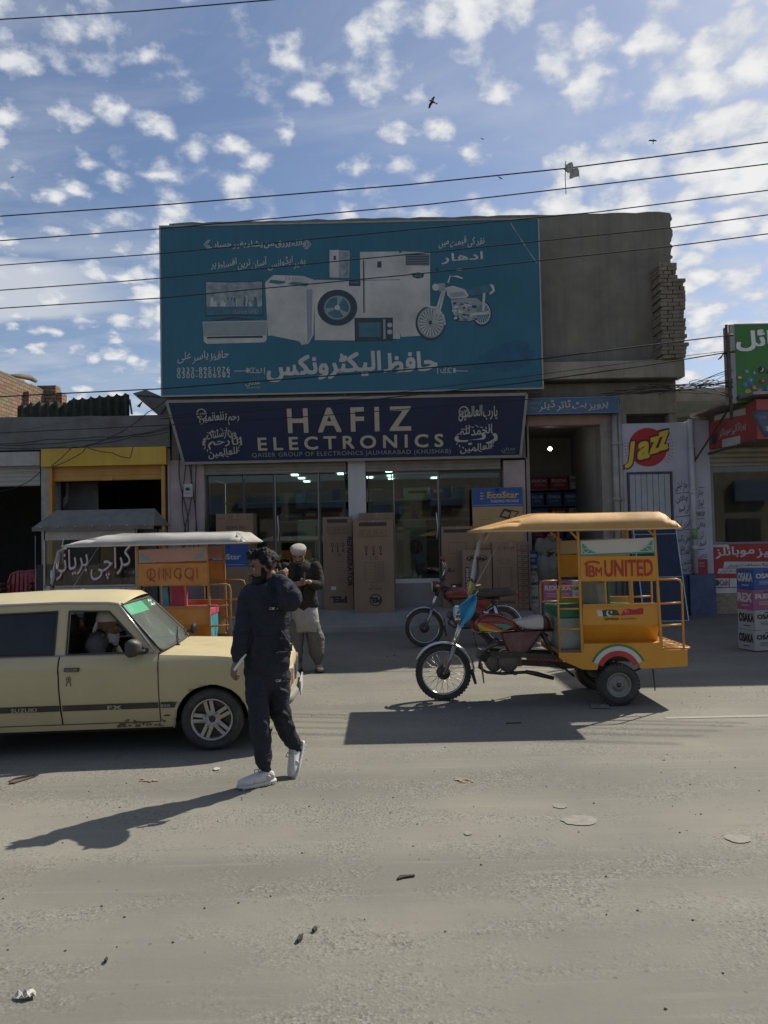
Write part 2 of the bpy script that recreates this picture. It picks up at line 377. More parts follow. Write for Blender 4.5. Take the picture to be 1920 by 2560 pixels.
# ------------------------------------------------------------------ ground, road, verge, step
def ground_mat(name, base, stone, dusty, speck, sc_=1.0, streaks=True):
    m = bpy.data.materials.new(name); m.use_nodes = True; nt = m.node_tree; b = nt.nodes['Principled BSDF']; L = nt.links.new
    b.inputs['Specular IOR Level'].default_value = 0.25
    tc = nt.nodes.new('ShaderNodeTexCoord')
    def nz(scale, det=6, st=(1, 1, 1), rg=0.6, off=(0, 0, 0)):
        mp = nt.nodes.new('ShaderNodeMapping'); mp.inputs['Scale'].default_value = st; mp.inputs['Location'].default_value = off; L(tc.outputs['Object'], mp.inputs[0])
        n = nt.nodes.new('ShaderNodeTexNoise'); n.inputs['Scale'].default_value = scale; n.inputs['Detail'].default_value = det; n.inputs['Roughness'].default_value = rg
        L(mp.outputs[0], n.inputs['Vector']); return n.outputs[0]
    def rng(v, a, b_, c=0.0, d=1.0):
        r = nt.nodes.new('ShaderNodeMapRange'); r.inputs[1].default_value = a; r.inputs[2].default_value = b_; r.inputs[3].default_value = c; r.inputs[4].default_value = d; L(v, r.inputs[0]); return r.outputs[0]
    def mixc(f, A, B):
        x = nt.nodes.new('ShaderNodeMix'); x.data_type = 'RGBA'; L(f, x.inputs[0])
        for i, q in ((6, A), (7, B)):
            if isinstance(q, tuple): x.inputs[i].default_value = (*q[:3], 1)
            else: L(q, x.inputs[i])
        return x.outputs[2]
    def mth(op, a, b_):
        x = nt.nodes.new('ShaderNodeMath'); x.operation = op; x.use_clamp = True
        for i, q in ((0, a), (1, b_)):
            if isinstance(q, (int, float)): x.inputs[i].default_value = q
            else: L(q, x.inputs[i])
        return x.outputs[0]
    c = mixc(rng(nz(0.55, 5), 0.35, 0.65), base, dusty)
    if streaks:   # wheel-worn bands and drag marks run along the road
        c = mixc(rng(nz(1.0, 4, (0.05, 1.15, 1), 0.5, (0, 3, 0)), 0.44, 0.60, 0, 0.5), c, tuple(x * 0.74 for x in base))
        c = mixc(rng(nz(1.0, 7, (0.7, 11, 1), 0.7), 0.56, 0.78, 0, 0.5), c, tuple(x * 1.22 for x in dusty))
        c = mixc(rng(nz(1.0, 6, (1.1, 16, 1), 0.7, (5, 1, 0)), 0.58, 0.78, 0, 0.45), c, tuple(x * 0.6 for x in base))
    # aggregate
    v = nt.nodes.new('ShaderNodeTexVoronoi'); v.inputs['Scale'].default_value = 75 * sc_; L(tc.outputs['Object'], v.inputs['Vector'])
    sepc = nt.nodes.new('ShaderNodeSeparateColor'); L(v.outputs['Color'], sepc.inputs[0])
    patch = rng(nz(1.3, 5, (0.8, 1.6, 1), 0.6, (2, 7, 0)), 0.44, 0.60)
    c = mixc(mth('MULTIPLY', rng(sepc.outputs[0], 0.72, 0.80), mth('MULTIPLY', patch, 0.5)), c, stone)
    c = mixc(mth('MULTIPLY', rng(sepc.outputs[1], 0.80, 0.86), mth('MULTIPLY', patch, 0.5)), c, speck)
    v2 = nt.nodes.new('ShaderNodeTexVoronoi'); v2.inputs['Scale'].default_value = 16 * sc_; L(tc.outputs['Object'], v2.inputs['Vector'])
    spots = mth('MULTIPLY', rng(v2.outputs['Distance'], 0.20, 0.10), rng(nz(5, 3), 0.52, 0.60))
    c = mixc(mth('MULTIPLY', spots, 0.55), c, speck)
    c = mixc(rng(nz(260 * sc_, 2), 0.3, 0.7, 0, 0.35), c, tuple(x * 0.55 for x in base))
    L(c, b.inputs['Base Color']); b.inputs['Roughness'].default_value = 0.82
    bn = nt.nodes.new('ShaderNodeBump'); bn.inputs['Strength'].default_value = 0.42; bn.inputs['Distance'].default_value = 0.007
    h1 = mth('MULTIPLY', v.outputs['Distance'], 0.9); h2 = nz(28, 6); hh = mth('ADD', mth('MULTIPLY', h1, patch), mth('MULTIPLY', h2, 0.6)); L(hh, bn.inputs['Height']); L(bn.outputs[0], b.inputs['Normal'])
    return m
road_m = ground_mat('road_asphalt', (0.198, 0.190, 0.162), (0.315, 0.308, 0.272), (0.278, 0.262, 0.212), (0.075, 0.070, 0.062))
earth_m = ground_mat('bare_earth', (0.20, 0.175, 0.14), (0.30, 0.27, 0.23), (0.27, 0.235, 0.185), (0.09, 0.08, 0.07), 0.6, False)
concrete_m = M('concrete_step', (0.27, 0.265, 0.25), 0.85, var=0.22, scl=2.2, bump=0.4, bscl=30, dust=0.6)
g = MB(); g.poly([(-400, -400, -0.05), (400, -400, -0.05), (400, 600, -0.05), (-400, 600, -0.05)]); g.build('ground', earth_m, kind='structure')
g = MB(); g.poly([(-90, -14, 0), (90, -14, 0), (90, 11.0, 0), (-90, 11.0, 0)]); g.build('road', road_m, kind='structure')
g = MB(); nx = 160; ys = [10.4, 10.7, 11.1, 11.8, 12.6, 13.4, 14.2, 15.0, 15.9]; vs = []
for j, y in enumerate(ys):
    for i in range(nx + 1):
        x = -60 + 120 * i / nx; e = mnoise.noise(Vector((x * 0.6, y * 0.8, 3)))
        yy = y + (0.35 * mnoise.noise(Vector((x * 0.9, 5, 1))) if j < 2 else 0)
        z = (-0.01, 0.006, 0.02, 0.045, 0.06, 0.075, 0.10, 0.13, 0.14)[j] + (0.022 * e if 1 < j < 7 else 0.0)
        vs.append((x, yy, z))
g.add(vs, [(j * (nx + 1) + i, j * (nx + 1) + i + 1, (j + 1) * (nx + 1) + i + 1, (j + 1) * (nx + 1) + i) for j in range(len(ys) - 1) for i in range(nx)], 0, True)
g.build('verge', earth_m, kind='structure')
line_m = M('worn_road_paint', (0.36, 0.345, 0.30), 0.85, var=0.3, scl=9, dust=0.9, dcol=(0.27, 0.255, 0.21), dscl=9)
g = MB()
for a in range(-3, 4):
    x0 = 2.62 + a * 7.0
    g.poly([(x0, 7.30, 0.004), (x0 + 1.9, 7.30, 0.004), (x0 + 1.9, 7.37, 0.004), (x0, 7.37, 0.004)])
g.f = g.f[3:4]; g.m = g.m[3:4]; g.s = g.s[3:4]
g.build('road_marking', line_m, kind='structure')
STEP_Y0, STEP_Y1, STEP_Z0, STEP_Z1 = 13.9, 15.05, 0.20, 0.41
g = MB(); xa, xb = -4.4, 2.78
g.add([(xa, STEP_Y0, 0.0), (xb, STEP_Y0, 0.0), (xb, STEP_Y0, STEP_Z0), (xa, STEP_Y0, STEP_Z0), (xa, STEP_Y1, STEP_Z1), (xb, STEP_Y1, STEP_Z1), (xa, 15.6, STEP_Z1), (xb, 15.6, STEP_Z1), (xb, 15.6, 0.0), (xa, 15.6, 0)],
      [(0, 1, 2, 3), (3, 2, 5, 4), (4, 5, 7, 6), (1, 8, 7, 5, 2), (0, 3, 4, 6, 9)]); g.build('shop_step', concrete_m, bevel=0.02, kind='structure')
def step_z(y): return STEP_Z0 + (min(y, STEP_Y1) - STEP_Y0) * (STEP_Z1 - STEP_Z0) / (STEP_Y1 - STEP_Y0)
# ------------------------------------------------------------------ the shop buildings
plaster = M('bare_cement_plaster', (0.185, 0.165, 0.138), 0.92, var=0.34, scl=1.3, bump=0.8, bscl=9, dust=0.5, dcol=(0.27, 0.24, 0.19), dscl=0.9, streak=0.5)
plaster_l = M('grey_parapet_render', (0.17, 0.165, 0.155), 0.92, var=0.3, scl=1.6, bump=0.4, bscl=20, dust=0.4, dcol=(0.12, 0.115, 0.105), dscl=1.2)
concrete = M('cast_concrete_ledge', (0.30, 0.265, 0.21), 0.9, var=0.25, scl=2.0, bump=0.4, bscl=25, streak=0.5)
dark_void = M('dark_soffit', (0.07, 0.065, 0.06), 0.95, var=0.3, scl=3)  # near-black base colour for the soffit and the vent backing
pink_wall = M('faded_pink_tile_wall', (0.40, 0.31, 0.30), 0.7, var=0.2, scl=3, dust=0.5, dscl=4, bump=0.2, bscl=40)
white_wall = M('dirty_white_wall', (0.55, 0.54, 0.53), 0.8, var=0.10, scl=2.5, dust=0.35, dcol=(0.30, 0.28, 0.26), dscl=2.5, streak=0.2, bump=0.15, bscl=60)
lilac_wall = M('pale_lilac_wall', (0.50, 0.50, 0.56), 0.8, var=0.08, scl=2.5, dust=0.25, dcol=(0.30, 0.29, 0.29), dscl=3, streak=0.15)
blue_wall = M('blue_painted_plinth', (0.05, 0.09, 0.20), 0.6, var=0.2, scl=3, dust=0.35, dscl=3)
shutter_grey = M('grey_roller_shutter', (0.36, 0.35, 0.32), 0.5, 0.3, var=0.2, scl=3, dust=0.4)
shutter_yel = M('ochre_roller_shutter', (0.52, 0.26, 0.045), 0.5, var=0.15, scl=3, dust=0.25)
yel_board = M('yellow_signboard', (0.60, 0.37, 0.02), 0.45, var=0.12, scl=1.5, dust=0.2, streak=0.25)
alum = M('dull_aluminium', (0.50, 0.50, 0.49), 0.35, 0.7, var=0.12, dust=0.2)
alum_w = M('white_door_rail', (0.62, 0.62, 0.60), 0.4, 0.2, var=0.08, dust=0.2)
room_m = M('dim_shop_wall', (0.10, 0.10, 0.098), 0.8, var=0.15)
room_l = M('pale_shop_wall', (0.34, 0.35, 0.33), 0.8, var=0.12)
room_floor = M('shop_floor_tiles', (0.20, 0.19, 0.18), 0.4, var=0.15)
black_m = M('black_paint', (0.02, 0.02, 0.02), 0.5, var=0.2)
pane_m = glass('shop_glass', (0.62, 0.68, 0.67))
pane_t = glass('tinted_pane', (0.20, 0.22, 0.23))
iron = M('rusty_iron', (0.11, 0.075, 0.055), 0.7, 0.4, var=0.35, scl=12)
WALLY = 15.2
W = Pl((0, WALLY, 0))
def fbox(mb, a, b, c, d, Yf, Yb, mi=0):
    x0, x1, z0, z1 = Pl((0, Yf, 0)).rect(a, b, c, d); mb.box(x0, x1, Yf, Yb, z0, z1, mi); return x0, x1, z0, z1
def ppx(px, py, Y): p = Pt(px, py, Y); return p.x, p.z
def slats(mb, x0, x1, Yf, z0, z1, pitch=0.075, mi=0):
    """corrugated roller-shutter curtain"""
    n = max(2, int((z1 - z0) / (pitch / 8))); vs = []
    for i in range(n + 1):
        z = z0 + (z1 - z0) * i / n; t = ((z - z0) / pitch) % 1.0
        y = Yf + 0.018 - 0.018 * (abs(math.sin(PI * t)) ** 0.6)
        vs += [(x0, y, z), (x1, y, z)]
    mb.add(vs, [(2 * i, 2 * i + 1, 2 * i + 3, 2 * i + 2) for i in range(n)], mi, True)

bld = thing('shop_building', 'two storey grey plastered shop with brick stub at its upper corner and glass shopfronts below', 'building', (1.0, WALLY, 0))
zt = lambda px, py: Pt(px, py, WALLY).z
# upper storey: rough top edge
xl = Pt(425, 800, WALLY).x; xr = Pt(1682, 700, WALLY).x; zb = Pt(1500, 905, WALLY).z
top = []
N_ = 44
for i in range(N_ + 1):
    t = i / N_; x = xl + (xr - xl) * t
    z = zt(425 + (1682 - 425) * t, 556 - 28 * t) + 0.012 * random.uniform(-1, 1) + 0.02 * mnoise.noise(Vector((x * 3, 0, 0)))
    if t > 0.985: z -= 0.02
    top.append((x, WALLY + 0.02, z))
rg = []
z_ = zb; k = 0
while z_ < top[-1][2] - 0.12:      # ragged brick toothing down the side
    rg.append((xr + random.uniform(-0.03, 0.05), WALLY + 0.02, z_)); z_ += 0.055
m = MB(); m.prism([(xl, WALLY + 0.02, zb)] + [*[(p) for p in top]] + rg[::-1], (0, 5.6, 0)); m.build('upper_wall', plaster, bld)
m = MB(); x0, x1, z0, z1 = fbox(m, 1300, 902, 1713, 946, 14.84, 15.22); m.build('concrete_ledge', concrete, bld, bevel=0.02)
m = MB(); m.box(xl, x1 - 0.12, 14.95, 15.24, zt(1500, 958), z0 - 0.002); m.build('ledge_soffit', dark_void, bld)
# brick return at the corner, proud of the wall
m = MB(); bx0, bz0 = ppx(1657, 898, 14.75); bx1, bz1 = ppx(1708, 660, 14.75); z = z1; row = 0; rnd = random.Random(3)
while z < bz1:
    taper = 0.0 if z < Pt(1700, 705, 14.75).z else 0.13
    n = 2; wd = (bx1 - bx0 - taper) / n; off = 0.10 * (row % 2) + rnd.uniform(-0.02, 0.02)
    for j in range(n + 1):
        a = bx0 + wd * j - off; b_ = min(a + wd - 0.012, bx1 - taper + rnd.uniform(-0.02, 0.03)); a = max(a, bx0 - 0.02)
        if b_ - a < 0.05: continue
        if rnd.random() < 0.0: continue
        m.box(a, b_ + rnd.uniform(-0.01, 0.03) * (j > 0), 14.72 + rnd.uniform(0, 0.02), 15.23, z + 0.002, z + 0.074 + rnd.uniform(-0.003, 0.003))
    z += 0.078; row += 1
brick_m = M('old_brick', (0.20, 0.158, 0.118), 0.9, var=0.35, scl=7, bump=0.5, bscl=50, dust=0.5, dcol=(0.30, 0.26, 0.20))
m.build('brick_stub', brick_m, bld, bevel=0.012)
# ground floor: lintel, pillars
m = MB(); fz0 = zt(700, 1160); m.box(xl, Pt(1690, 985, WALLY).x, WALLY, 20.8, zt(1500, 1002), zt(1500, 958) + 0.25); m.build('lintel', plaster, bld)
m = MB(); m.box(xl, Pt(1318, 1100, WALLY).x, WALLY + 0.02, WALLY + 0.5, zt(700, 1157), zt(1500, 1004)); m.build('sign_backing_wall', plaster, bld)
def pier(a, b, mat, y0=WALLY, y1=15.75, ztop=1150, z0=0.0, name='pier'):
    mb = MB(); x0 = Pt(a, 1300, y0).x; x1 = Pt(b, 1300, y0).x; mb.box(x0, x1, y0, y1, z0, zt((a + b) / 2, ztop)); return mb.build(name, mat, bld, bevel=0.01)
pier(421, 512, pink_wall); pier(872, 916, white_wall); pier(1262, 1316, pink_wall)
sills = [(512, 872), (916, 1262)]
for a, b in sills:
    m = MB(); x0, x1 = Pt(a, 1500, WALLY).x, Pt(b, 1500, WALLY).x; m.box(x0, x1, WALLY + 0.06, 15.75, 0.0, 0.86); m.build('plinth', concrete_m, bld)
    m = MB(); s0 = zt(900, 1180); s1 = zt(900, 1156); m.box(x0 + 0.01, x1 - 0.01, WALLY + 0.10, WALLY + 0.5, s0 + 0.04, s1 + 0.02); slats(m, x0 + 0.01, x1 - 0.01, WALLY + 0.03, s0, s1 + 0.02)
    m.build('roller_shutter', M('brown_grey_shutter', (0.25, 0.22, 0.19), 0.6, 0.2, var=0.2, dust=0.4), bld)
# shopfront frames and panes
GY = WALLY + 0.16
def front(a, b, muls, names):
    x0, x1 = Pt(a, 1350, GY).x, Pt(b, 1350, GY).x; z0 = 0.86; z1 = Pt((a + b) / 2, 1178, GY).z
    xs = [x0] + [Pt(q, 1350, GY).x for q in muls] + [x1]
    for i in range(len(xs) - 1):
        f = MB(); A, B = xs[i] + 0.004, xs[i + 1] - 0.004; t = 0.024
        f.box(A, A + t, GY - 0.02, GY + 0.03, z0, z1); f.box(B - t, B, GY - 0.02, GY + 0.03, z0, z1); f.box(A + t, B - t, GY - 0.018, GY + 0.028, z0, z0 + 0.09); f.box(A + t, B - t, GY - 0.018, GY + 0.028, z1 - 0.05, z1)
        o = f.build('shop_window' if names[i] == 0 else 'glass_door', M('grey_door_frame', (0.20, 0.20, 0.20), 0.4, 0.4, var=0.1, dust=0.3) if names[i] else M('dark_window_frame', (0.06, 0.06, 0.06), 0.4, 0.5), bld)
        f = MB(); f.box(A + t, B - t, GY, GY + 0.006, z0 + 0.09, z1 - 0.05); f.build('pane', pane_m, o)
        if names[i]:
            f = MB(); f.box(A + 0.002, B - 0.002, GY - 0.024, GY - 0.019, z0, z0 + 0.085); f.build('kick_rail', alum_w, o)
            f = MB(); hx = A + 0.06 if names[i] == 1 else B - 0.06; hz0, hz1 = 1.72, 2.25
            f.tube([(hx, GY - 0.02, hz0), (hx, GY - 0.06, hz0 + 0.03), (hx + 0.02, GY - 0.065, (hz0 + hz1) / 2), (hx, GY - 0.06, hz1 - 0.03), (hx, GY - 0.02, hz1)], 0.013, 8); f.build('door_handle', alum_w, o)
front(520, 866, [612, 688, 800], [0, 0, 1, 0]); front(922, 1256, [985, 1100], [0, 2, 0])
# showroom behind the panes
rx0, rx1 = Pt(430, 1300, WALLY).x, Pt(1310, 1300, WALLY).x; RZ = zt(900, 1168) + 0.12
m = MB(); m.box(rx0, rx1, 15.75, 20.4, 0.80, 0.86); m.build('showroom_floor', room_floor, bld)
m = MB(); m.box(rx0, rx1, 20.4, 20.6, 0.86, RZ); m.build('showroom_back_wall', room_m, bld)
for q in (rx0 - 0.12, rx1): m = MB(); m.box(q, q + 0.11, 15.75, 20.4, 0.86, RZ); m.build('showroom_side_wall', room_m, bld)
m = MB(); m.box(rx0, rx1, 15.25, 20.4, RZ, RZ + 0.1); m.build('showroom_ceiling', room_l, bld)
lmp = lamp('shop_downlight_glow', (0.62, 1.0, 0.86), 5.0)
cl0 = None
for px_, py_ in ((720, 1181), (737, 1189), (754, 1197), (767, 1205), (845, 1177), (852, 1186), (972, 1181), (975, 1190), (978, 1198), (1085, 1196), (682, 1182), (925, 1195)):
    d = ray(px_, py_); t = (RZ - 0.03 - EYE) / d.z; x, y = d.x * t, d.y * t
    if y > 20.2: y = 20.2
    m = MB(); m.box(x - 0.075, x + 0.075, y - 0.12, y + 0.12, RZ - 0.03, RZ - 0.001); m.build('ceiling_light', lmp, bld)
# tyre and battery shop bay
tx0, tx1 = Pt(1322, 1300, WALLY).x, Pt(1512, 1300, WALLY).x; tz1 = zt(1415, 1062)
m = MB(); fbox(m, 1318, 1036, 1548, 1062, WALLY + 0.02, 15.6); m.build('shutter_box', M('faded_pink_shutter_box', (0.36, 0.20, 0.17), 0.6, var=0.2, dust=0.4), bld)
m = MB(); slats(m, tx0, tx1, WALLY + 0.06, tz1 - 0.01, tz1 + 0.06); m.build('roller_shutter', shutter_grey, bld)
m = MB(); m.box(tx0 - 0.02, tx0 + 0.05, WALLY + 0.02, 15.6, 0.0, tz1); m.build('door_post', M('grey_brown_post', (0.25, 0.22, 0.19), 0.7, var=0.2, dust=0.4), bld)
m = MB(); m.box(tx1 - 0.03, Pt(1556, 1300, WALLY).x, WALLY + 0.01, 15.6, 0.0, zt(1530, 1040)); m.build('door_post', M('grey_brown_wall', (0.27, 0.24, 0.21), 0.8, var=0.25, dust=0.4, streak=0.4), bld)
m = MB(); m.box(tx0 - 0.1, tx1 + 0.6, 15.3, 19.2, 0.16, 0.20); m.build('bay_floor', room_floor, bld)
m = MB(); m.box(tx0 - 0.1, tx1 + 0.6, 19.2, 19.3, 0.2, tz1 + 0.3); m.build('bay_back_wall', room_l, bld)
m = MB(); m.add([(tx1 - 0.02, 15.6, 0.2), (tx1 + 0.35, 19.2, 0.2), (tx1 + 0.35, 19.2, tz1 + 0.3), (tx1 - 0.02, 15.6, tz1 + 0.3)], [(0, 1, 2, 3)]); m.build('bay_side_wall', room_l, bld)
m = MB(); m.box(tx0 - 0.1, tx1 + 0.6, 15.3, 19.2, tz1 + 0.25, tz1 + 0.3); m.build('bay_ceiling', room_l, bld)
# drain pipes beside the tyre shop
for k, (a, w_) in enumerate(((1538, 0.075), (1551, 0.05))):
    m = MB(); x = Pt(a, 1200, WALLY).x; m.tube([(x, WALLY - 0.06, 0.1), (x, WALLY - 0.06, zt(a, 1010))], w_ * 0.8, 10)
    for zz in (1.2, 2.4, 3.5): m.cyl((x, WALLY - 0.06, zz), (x, WALLY - 0.06, zz + 0.07), w_, 10)
    m.build('drain_pipe', M('grey_drain_pipe', (0.34, 0.32, 0.30), 0.6, var=0.2, dust=0.4), bld)
# concrete pier over the painted wall, with its dark vent
m = MB(); fbox(m, 1548, 985, 1692, 1034, WALLY - 0.02, 15.7); m.build('concrete_pier', concrete, bld, bevel=0.012)
for q in (1548, 1674): m = MB(); fbox(m, q, 1034, q + 18, 1060, WALLY - 0.02, 15.7); m.build('concrete_pier', concrete, bld)
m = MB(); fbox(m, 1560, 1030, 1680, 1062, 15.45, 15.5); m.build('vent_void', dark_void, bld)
# painted wall with the round emblem
JX0, JX1 = Pt(1557, 1250, WALLY).x, Pt(1722, 1250, WALLY).x
jz1 = zt(1640, 1058); jzb = zt(1640, 1437)
m = MB(); m.box(JX0, JX1, WALLY - 0.03, 15.7, jzb, jz1); m.build('painted_wall', lilac_wall, bld, bevel=0.006)
m = MB(); m.box(JX0 - 0.01, Pt(1783, 1500, WALLY).x, WALLY - 0.06, 15.7, 0.05, jzb - 0.002); m.build('blue_plinth', blue_wall, bld, bevel=0.01)
JP = Pl((0, WALLY - 0.03, 0))
m = MB(); R8 = reg(1300, 980, 2.676)
cu, cv = JP.uv(*R8(855, 370)); disc(m, JP, cu, cv, 1.0 * (R8(985, 0)[0] - R8(725, 0)[0]) / 2 / F * WALLY, None, 0.003, 0, 48)
red_e = M('emblem_red', (0.42, 0.02, 0.03), 0.6, var=0.1); yel_e = M('emblem_yellow', (0.66, 0.47, 0.05), 0.6, var=0.08); drk_e = M('emblem_outline', (0.10, 0.02, 0.02), 0.6)
glyph_px = [  # (letter, centre u, v, width, height, slant degrees) in the emblem's own layout
    ('J', 735, 420, 62, 155, 0.30), ('a', 825, 390, 72, 105, 0.2), ('z', 900, 355, 66, 95, 0.2), ('z', 958, 325, 66, 110, 0.2)]
def emblem_letter(mb, ch, u, v, w, h, grow, off, mi):
    a, b, c, d = *R8(u - w / 2 - grow, v - h / 2 - grow), *R8(u + w / 2 + grow, v + h / 2 + grow)
    x0, x1, z0, z1 = JP.rect(a, b, c, d)
    write(mb, JP, ch, (x0, x1, z0, z1), off, mi, bold=0.05 + grow * 0.006, shear=0.15, lift=lambda t: (t - 0.5) * 0.05)
for q in glyph_px: emblem_letter(m, q[0], q[1], q[2], q[3], q[4], 6, 0.005, 2)
for q in glyph_px: emblem_letter(m, q[0], q[1], q[2], q[3], q[4], 0, 0.007, 1)
for side, aa in ((1, range(-38, 30, 8)), (-1, range(168, 232, 8))):
    for rr in range(3):
        for a_ in aa:
            t = math.radians(a_); r_ = 0.405 + 0.045 * rr
            if side < 0 and rr == 2: continue
            disc(m, JP, cu + r_ * math.cos(t), cv + r_ * math.sin(t), 0.011, None, 0.004, 0, 8)
m.build('round_emblem', [red_e, yel_e, drk_e], bld)
# the wall's steel door
m = MB(); dx0, dx1, dz0, dz1 = JP.rect(*R8(738, 548), *R8(1012, 1200)); dz0 = max(dz0, jzb)
m.box(dx0 - 0.04, dx0, WALLY - 0.07, WALLY - 0.031, dz0, dz1 + 0.04); m.box(dx1, dx1 + 0.04, WALLY - 0.07, WALLY - 0.031, dz0, dz1 + 0.04); m.box(dx0, dx1, WALLY - 0.068, WALLY - 0.031, dz1, dz1 + 0.04)
dr = m.build('steel_door', M('dark_door_frame', (0.07, 0.07, 0.075), 0.6, 0.3, var=0.2), bld)
m = MB(); nn = 7
for i in range(nn):
    a = dx0 + (dx1 - dx0) * i / nn; b_ = dx0 + (dx1 - dx0) * (i + 1) / nn
    m.box(a + 0.004, b_ - 0.004, WALLY - 0.055, WALLY - 0.032, dz0, dz1 - 0.004)
m.build('door_panel', M('pale_grey_door', (0.40, 0.41, 0.44), 0.6, 0.1, var=0.12, dust=0.3), dr, bevel=0.006)
# writing on the wall and the white pillar beside it
ink = M('black_sign_paint', (0.02, 0.02, 0.025), 0.6, var=0.2)
PX1 = Pt(1776, 1250, WALLY).x
m = MB(); m.box(JX1 + 0.002, PX1, WALLY - 0.05, 15.7, jzb, zt(1750, 1052)); m.build('white_pillar', lilac_wall, bld, bevel=0.006)
PP = Pl((0, WALLY - 0.05, 0))
m = MB()
for s_, a, b, c, d in (('جاز کیش', 1040, 585, 1118, 665), ('چالان', 1045, 690, 1125, 745), ('کی قسط', 1060, 755, 1130, 812), ('ایزی لوڈ', 1048, 855, 1136, 915), ('بجلی و گیس', 1048, 950, 1138, 1015), ('کے بلز', 1070, 1025, 1140, 1075), ('کشف', 1080, 1115, 1150, 1160), ('کی قسط', 1085, 1165, 1155, 1205)):
    write(m, JP, s_, JP.rect(*R8(a, b), *R8(c, d)), 0.003, bold=0.012)
for v_ in (680, 838, 930, 1090): stroke(m, JP, [JP.uv(*R8(1040, v_)), JP.uv(*R8(1135, v_ - 12))], 0.012, 0.003)
for s_, a, b, c, d in (('جاز', 1188, 655, 1226, 705), ('لوڈ', 1192, 720, 1228, 770), ('NRSP', 1180, 800, 1238, 832), ('چالان', 1186, 870, 1240, 915), ('کی', 1205, 930, 1228, 985), ('قسط', 1202, 985, 1246, 1035), ('ڈ ڑائ', 1198, 1085, 1250, 1115)):
    write(m, PP, s_, PP.rect(*R8(a, b), *R8(c, d)), 0.003, bold=0.012)
for v_ in (640, 778, 850, 1055): stroke(m, PP, [PP.uv(*R8(1190, v_)), PP.uv(*R8(1236, v_ - 4))], 0.010, 0.003)
m.build('wall_lettering', ink, bld)
m = MB(); x = Pt(1731, 1200, WALLY - 0.1).x; m.tube([(x, WALLY - 0.11, jzb + 0.02), (x, WALLY - 0.11, zt(1722, 1050))], 0.05, 12)
for zz in (1.4, 2.5, 3.4): m.cyl((x, WALLY - 0.11, zz), (x, WALLY - 0.11, zz + 0.09), 0.058, 12)
m.build('drain_pipe', M('white_drain_pipe', (0.52, 0.52, 0.53), 0.5, var=0.1, dust=0.25), bld)
m = MB(); m.cyl((x, WALLY - 0.112, zt(1731, 1348)), (x, WALLY - 0.112, zt(1731, 1322)), 0.0535, 12); m.build('pipe_label', M('green_pipe_label', (0.18, 0.36, 0.08), 0.5), bld)
# electric meter, cable box and loose cables on the pink pillar
m = MB(); ex, ez = ppx(472, 1227, WALLY); m.box(ex - 0.09, ex + 0.09, WALLY - 0.07, WALLY - 0.002, ez - 0.13, ez + 0.13); m.box(ex - 0.06, ex + 0.06, WALLY - 0.09, WALLY - 0.071, ez - 0.05, ez + 0.09)
mt = m.build('electric_meter', M('meter_case', (0.45, 0.45, 0.43), 0.5, var=0.1, dust=0.2), bld, bevel=0.008)
m = MB(); m.box(ex - 0.04, ex + 0.04, WALLY - 0.093, WALLY - 0.0905, ez + 0.0, ez + 0.06); m.build('dial', black_m, mt)
m = MB()
for sx, wob in ((0.0, 0.10), (-0.22, 0.12), (0.14, -0.06), (-0.10, -0.08), (0.26, 0.03)):
    pts = [(ex + sx * 0.6 + wob * math.sin(t * 5 + sx * 9) * (0.3 + t), WALLY - 0.03, ez + 0.75 - 1.9 * t) for t in [i / 16 for i in range(17)]]
    m.tube(pts, 0.009, 6)
m.build('loose_cable', black_m, bld)
set_origin((0, 0, 0))
# ------------------------------------------------------------------ low shops on the far side of the billboard
lb = thing('low_shop_row', 'low grey parapet shop row with an open ochre shutter and a dark doorway', 'building', (-5.5, WALLY, 0))
R3 = reg(0, 900, 3.456)
LY = 15.15
m = MB(); a0 = -14.0; a1 = Pt(424, 1080, LY).x; ztp = Pt(210, 1040, LY).z; zbt = Pt(210, 1122, LY).z
tp = [(a0 + (a1 - a0) * i / 30, LY, ztp + 0.012 * random.uniform(-1, 1)) for i in range(31)]
m.prism([(a0, LY, zbt)] + tp + [(a1, LY, zbt)], (0, 5.0, 0)); m.build('parapet', plaster_l, lb)
def lpier(a, b, mat, top=1120):
    mb = MB(); mb.box(Pt(a, 1250, LY).x, Pt(b, 1250, LY).x, LY + 0.03, LY + 0.5, 0, Pt((a + b) / 2, top, LY).z); mb.build('pier', mat, lb, bevel=0.01)
lpier(101, 126, M('peeling_white_pier', (0.36, 0.34, 0.31), 0.8, var=0.3, scl=6, dust=0.5, dscl=6)); lpier(418, 424, pink_wall)
m = MB(); m.box(-14, Pt(-140, 1250, LY).x, LY + 0.03, LY + 0.5, 0, zbt); m.build('pier', plaster_l, lb)
m = MB(); fbox(m, -140, 1131, 99, 1166, LY - 0.06, LY + 0.2); m.build('white_signboard', M('dirty_white_board', (0.40, 0.39, 0.37), 0.6, var=0.15, dust=0.4, streak=0.4), lb, bevel=0.006)
m = MB(); x0, x1, z0, z1 = Pl((0, LY + 0.08, 0)).rect(-140, 1166, 100, 1217); slats(m, x0, x1, LY + 0.08, z0, z1, 0.09); m.build('roller_shutter', shutter_grey, lb)
m = MB(); fbox(m, 102, 1119, 415, 1164, LY - 0.10, LY + 0.15); m.build('yellow_signboard', yel_board, lb, bevel=0.006)
m = MB(); x0, x1, z0, z1 = Pl((0, LY + 0.08, 0)).rect(128, 1164, 412, 1201); slats(m, x0, x1, LY + 0.08, z0, z1, 0.085); m.box((x0 + x1) / 2 - 0.1, (x0 + x1) / 2 + 0.1, LY + 0.05, LY + 0.08, z0, z0 + 0.07); m.build('roller_shutter', shutter_yel, lb)
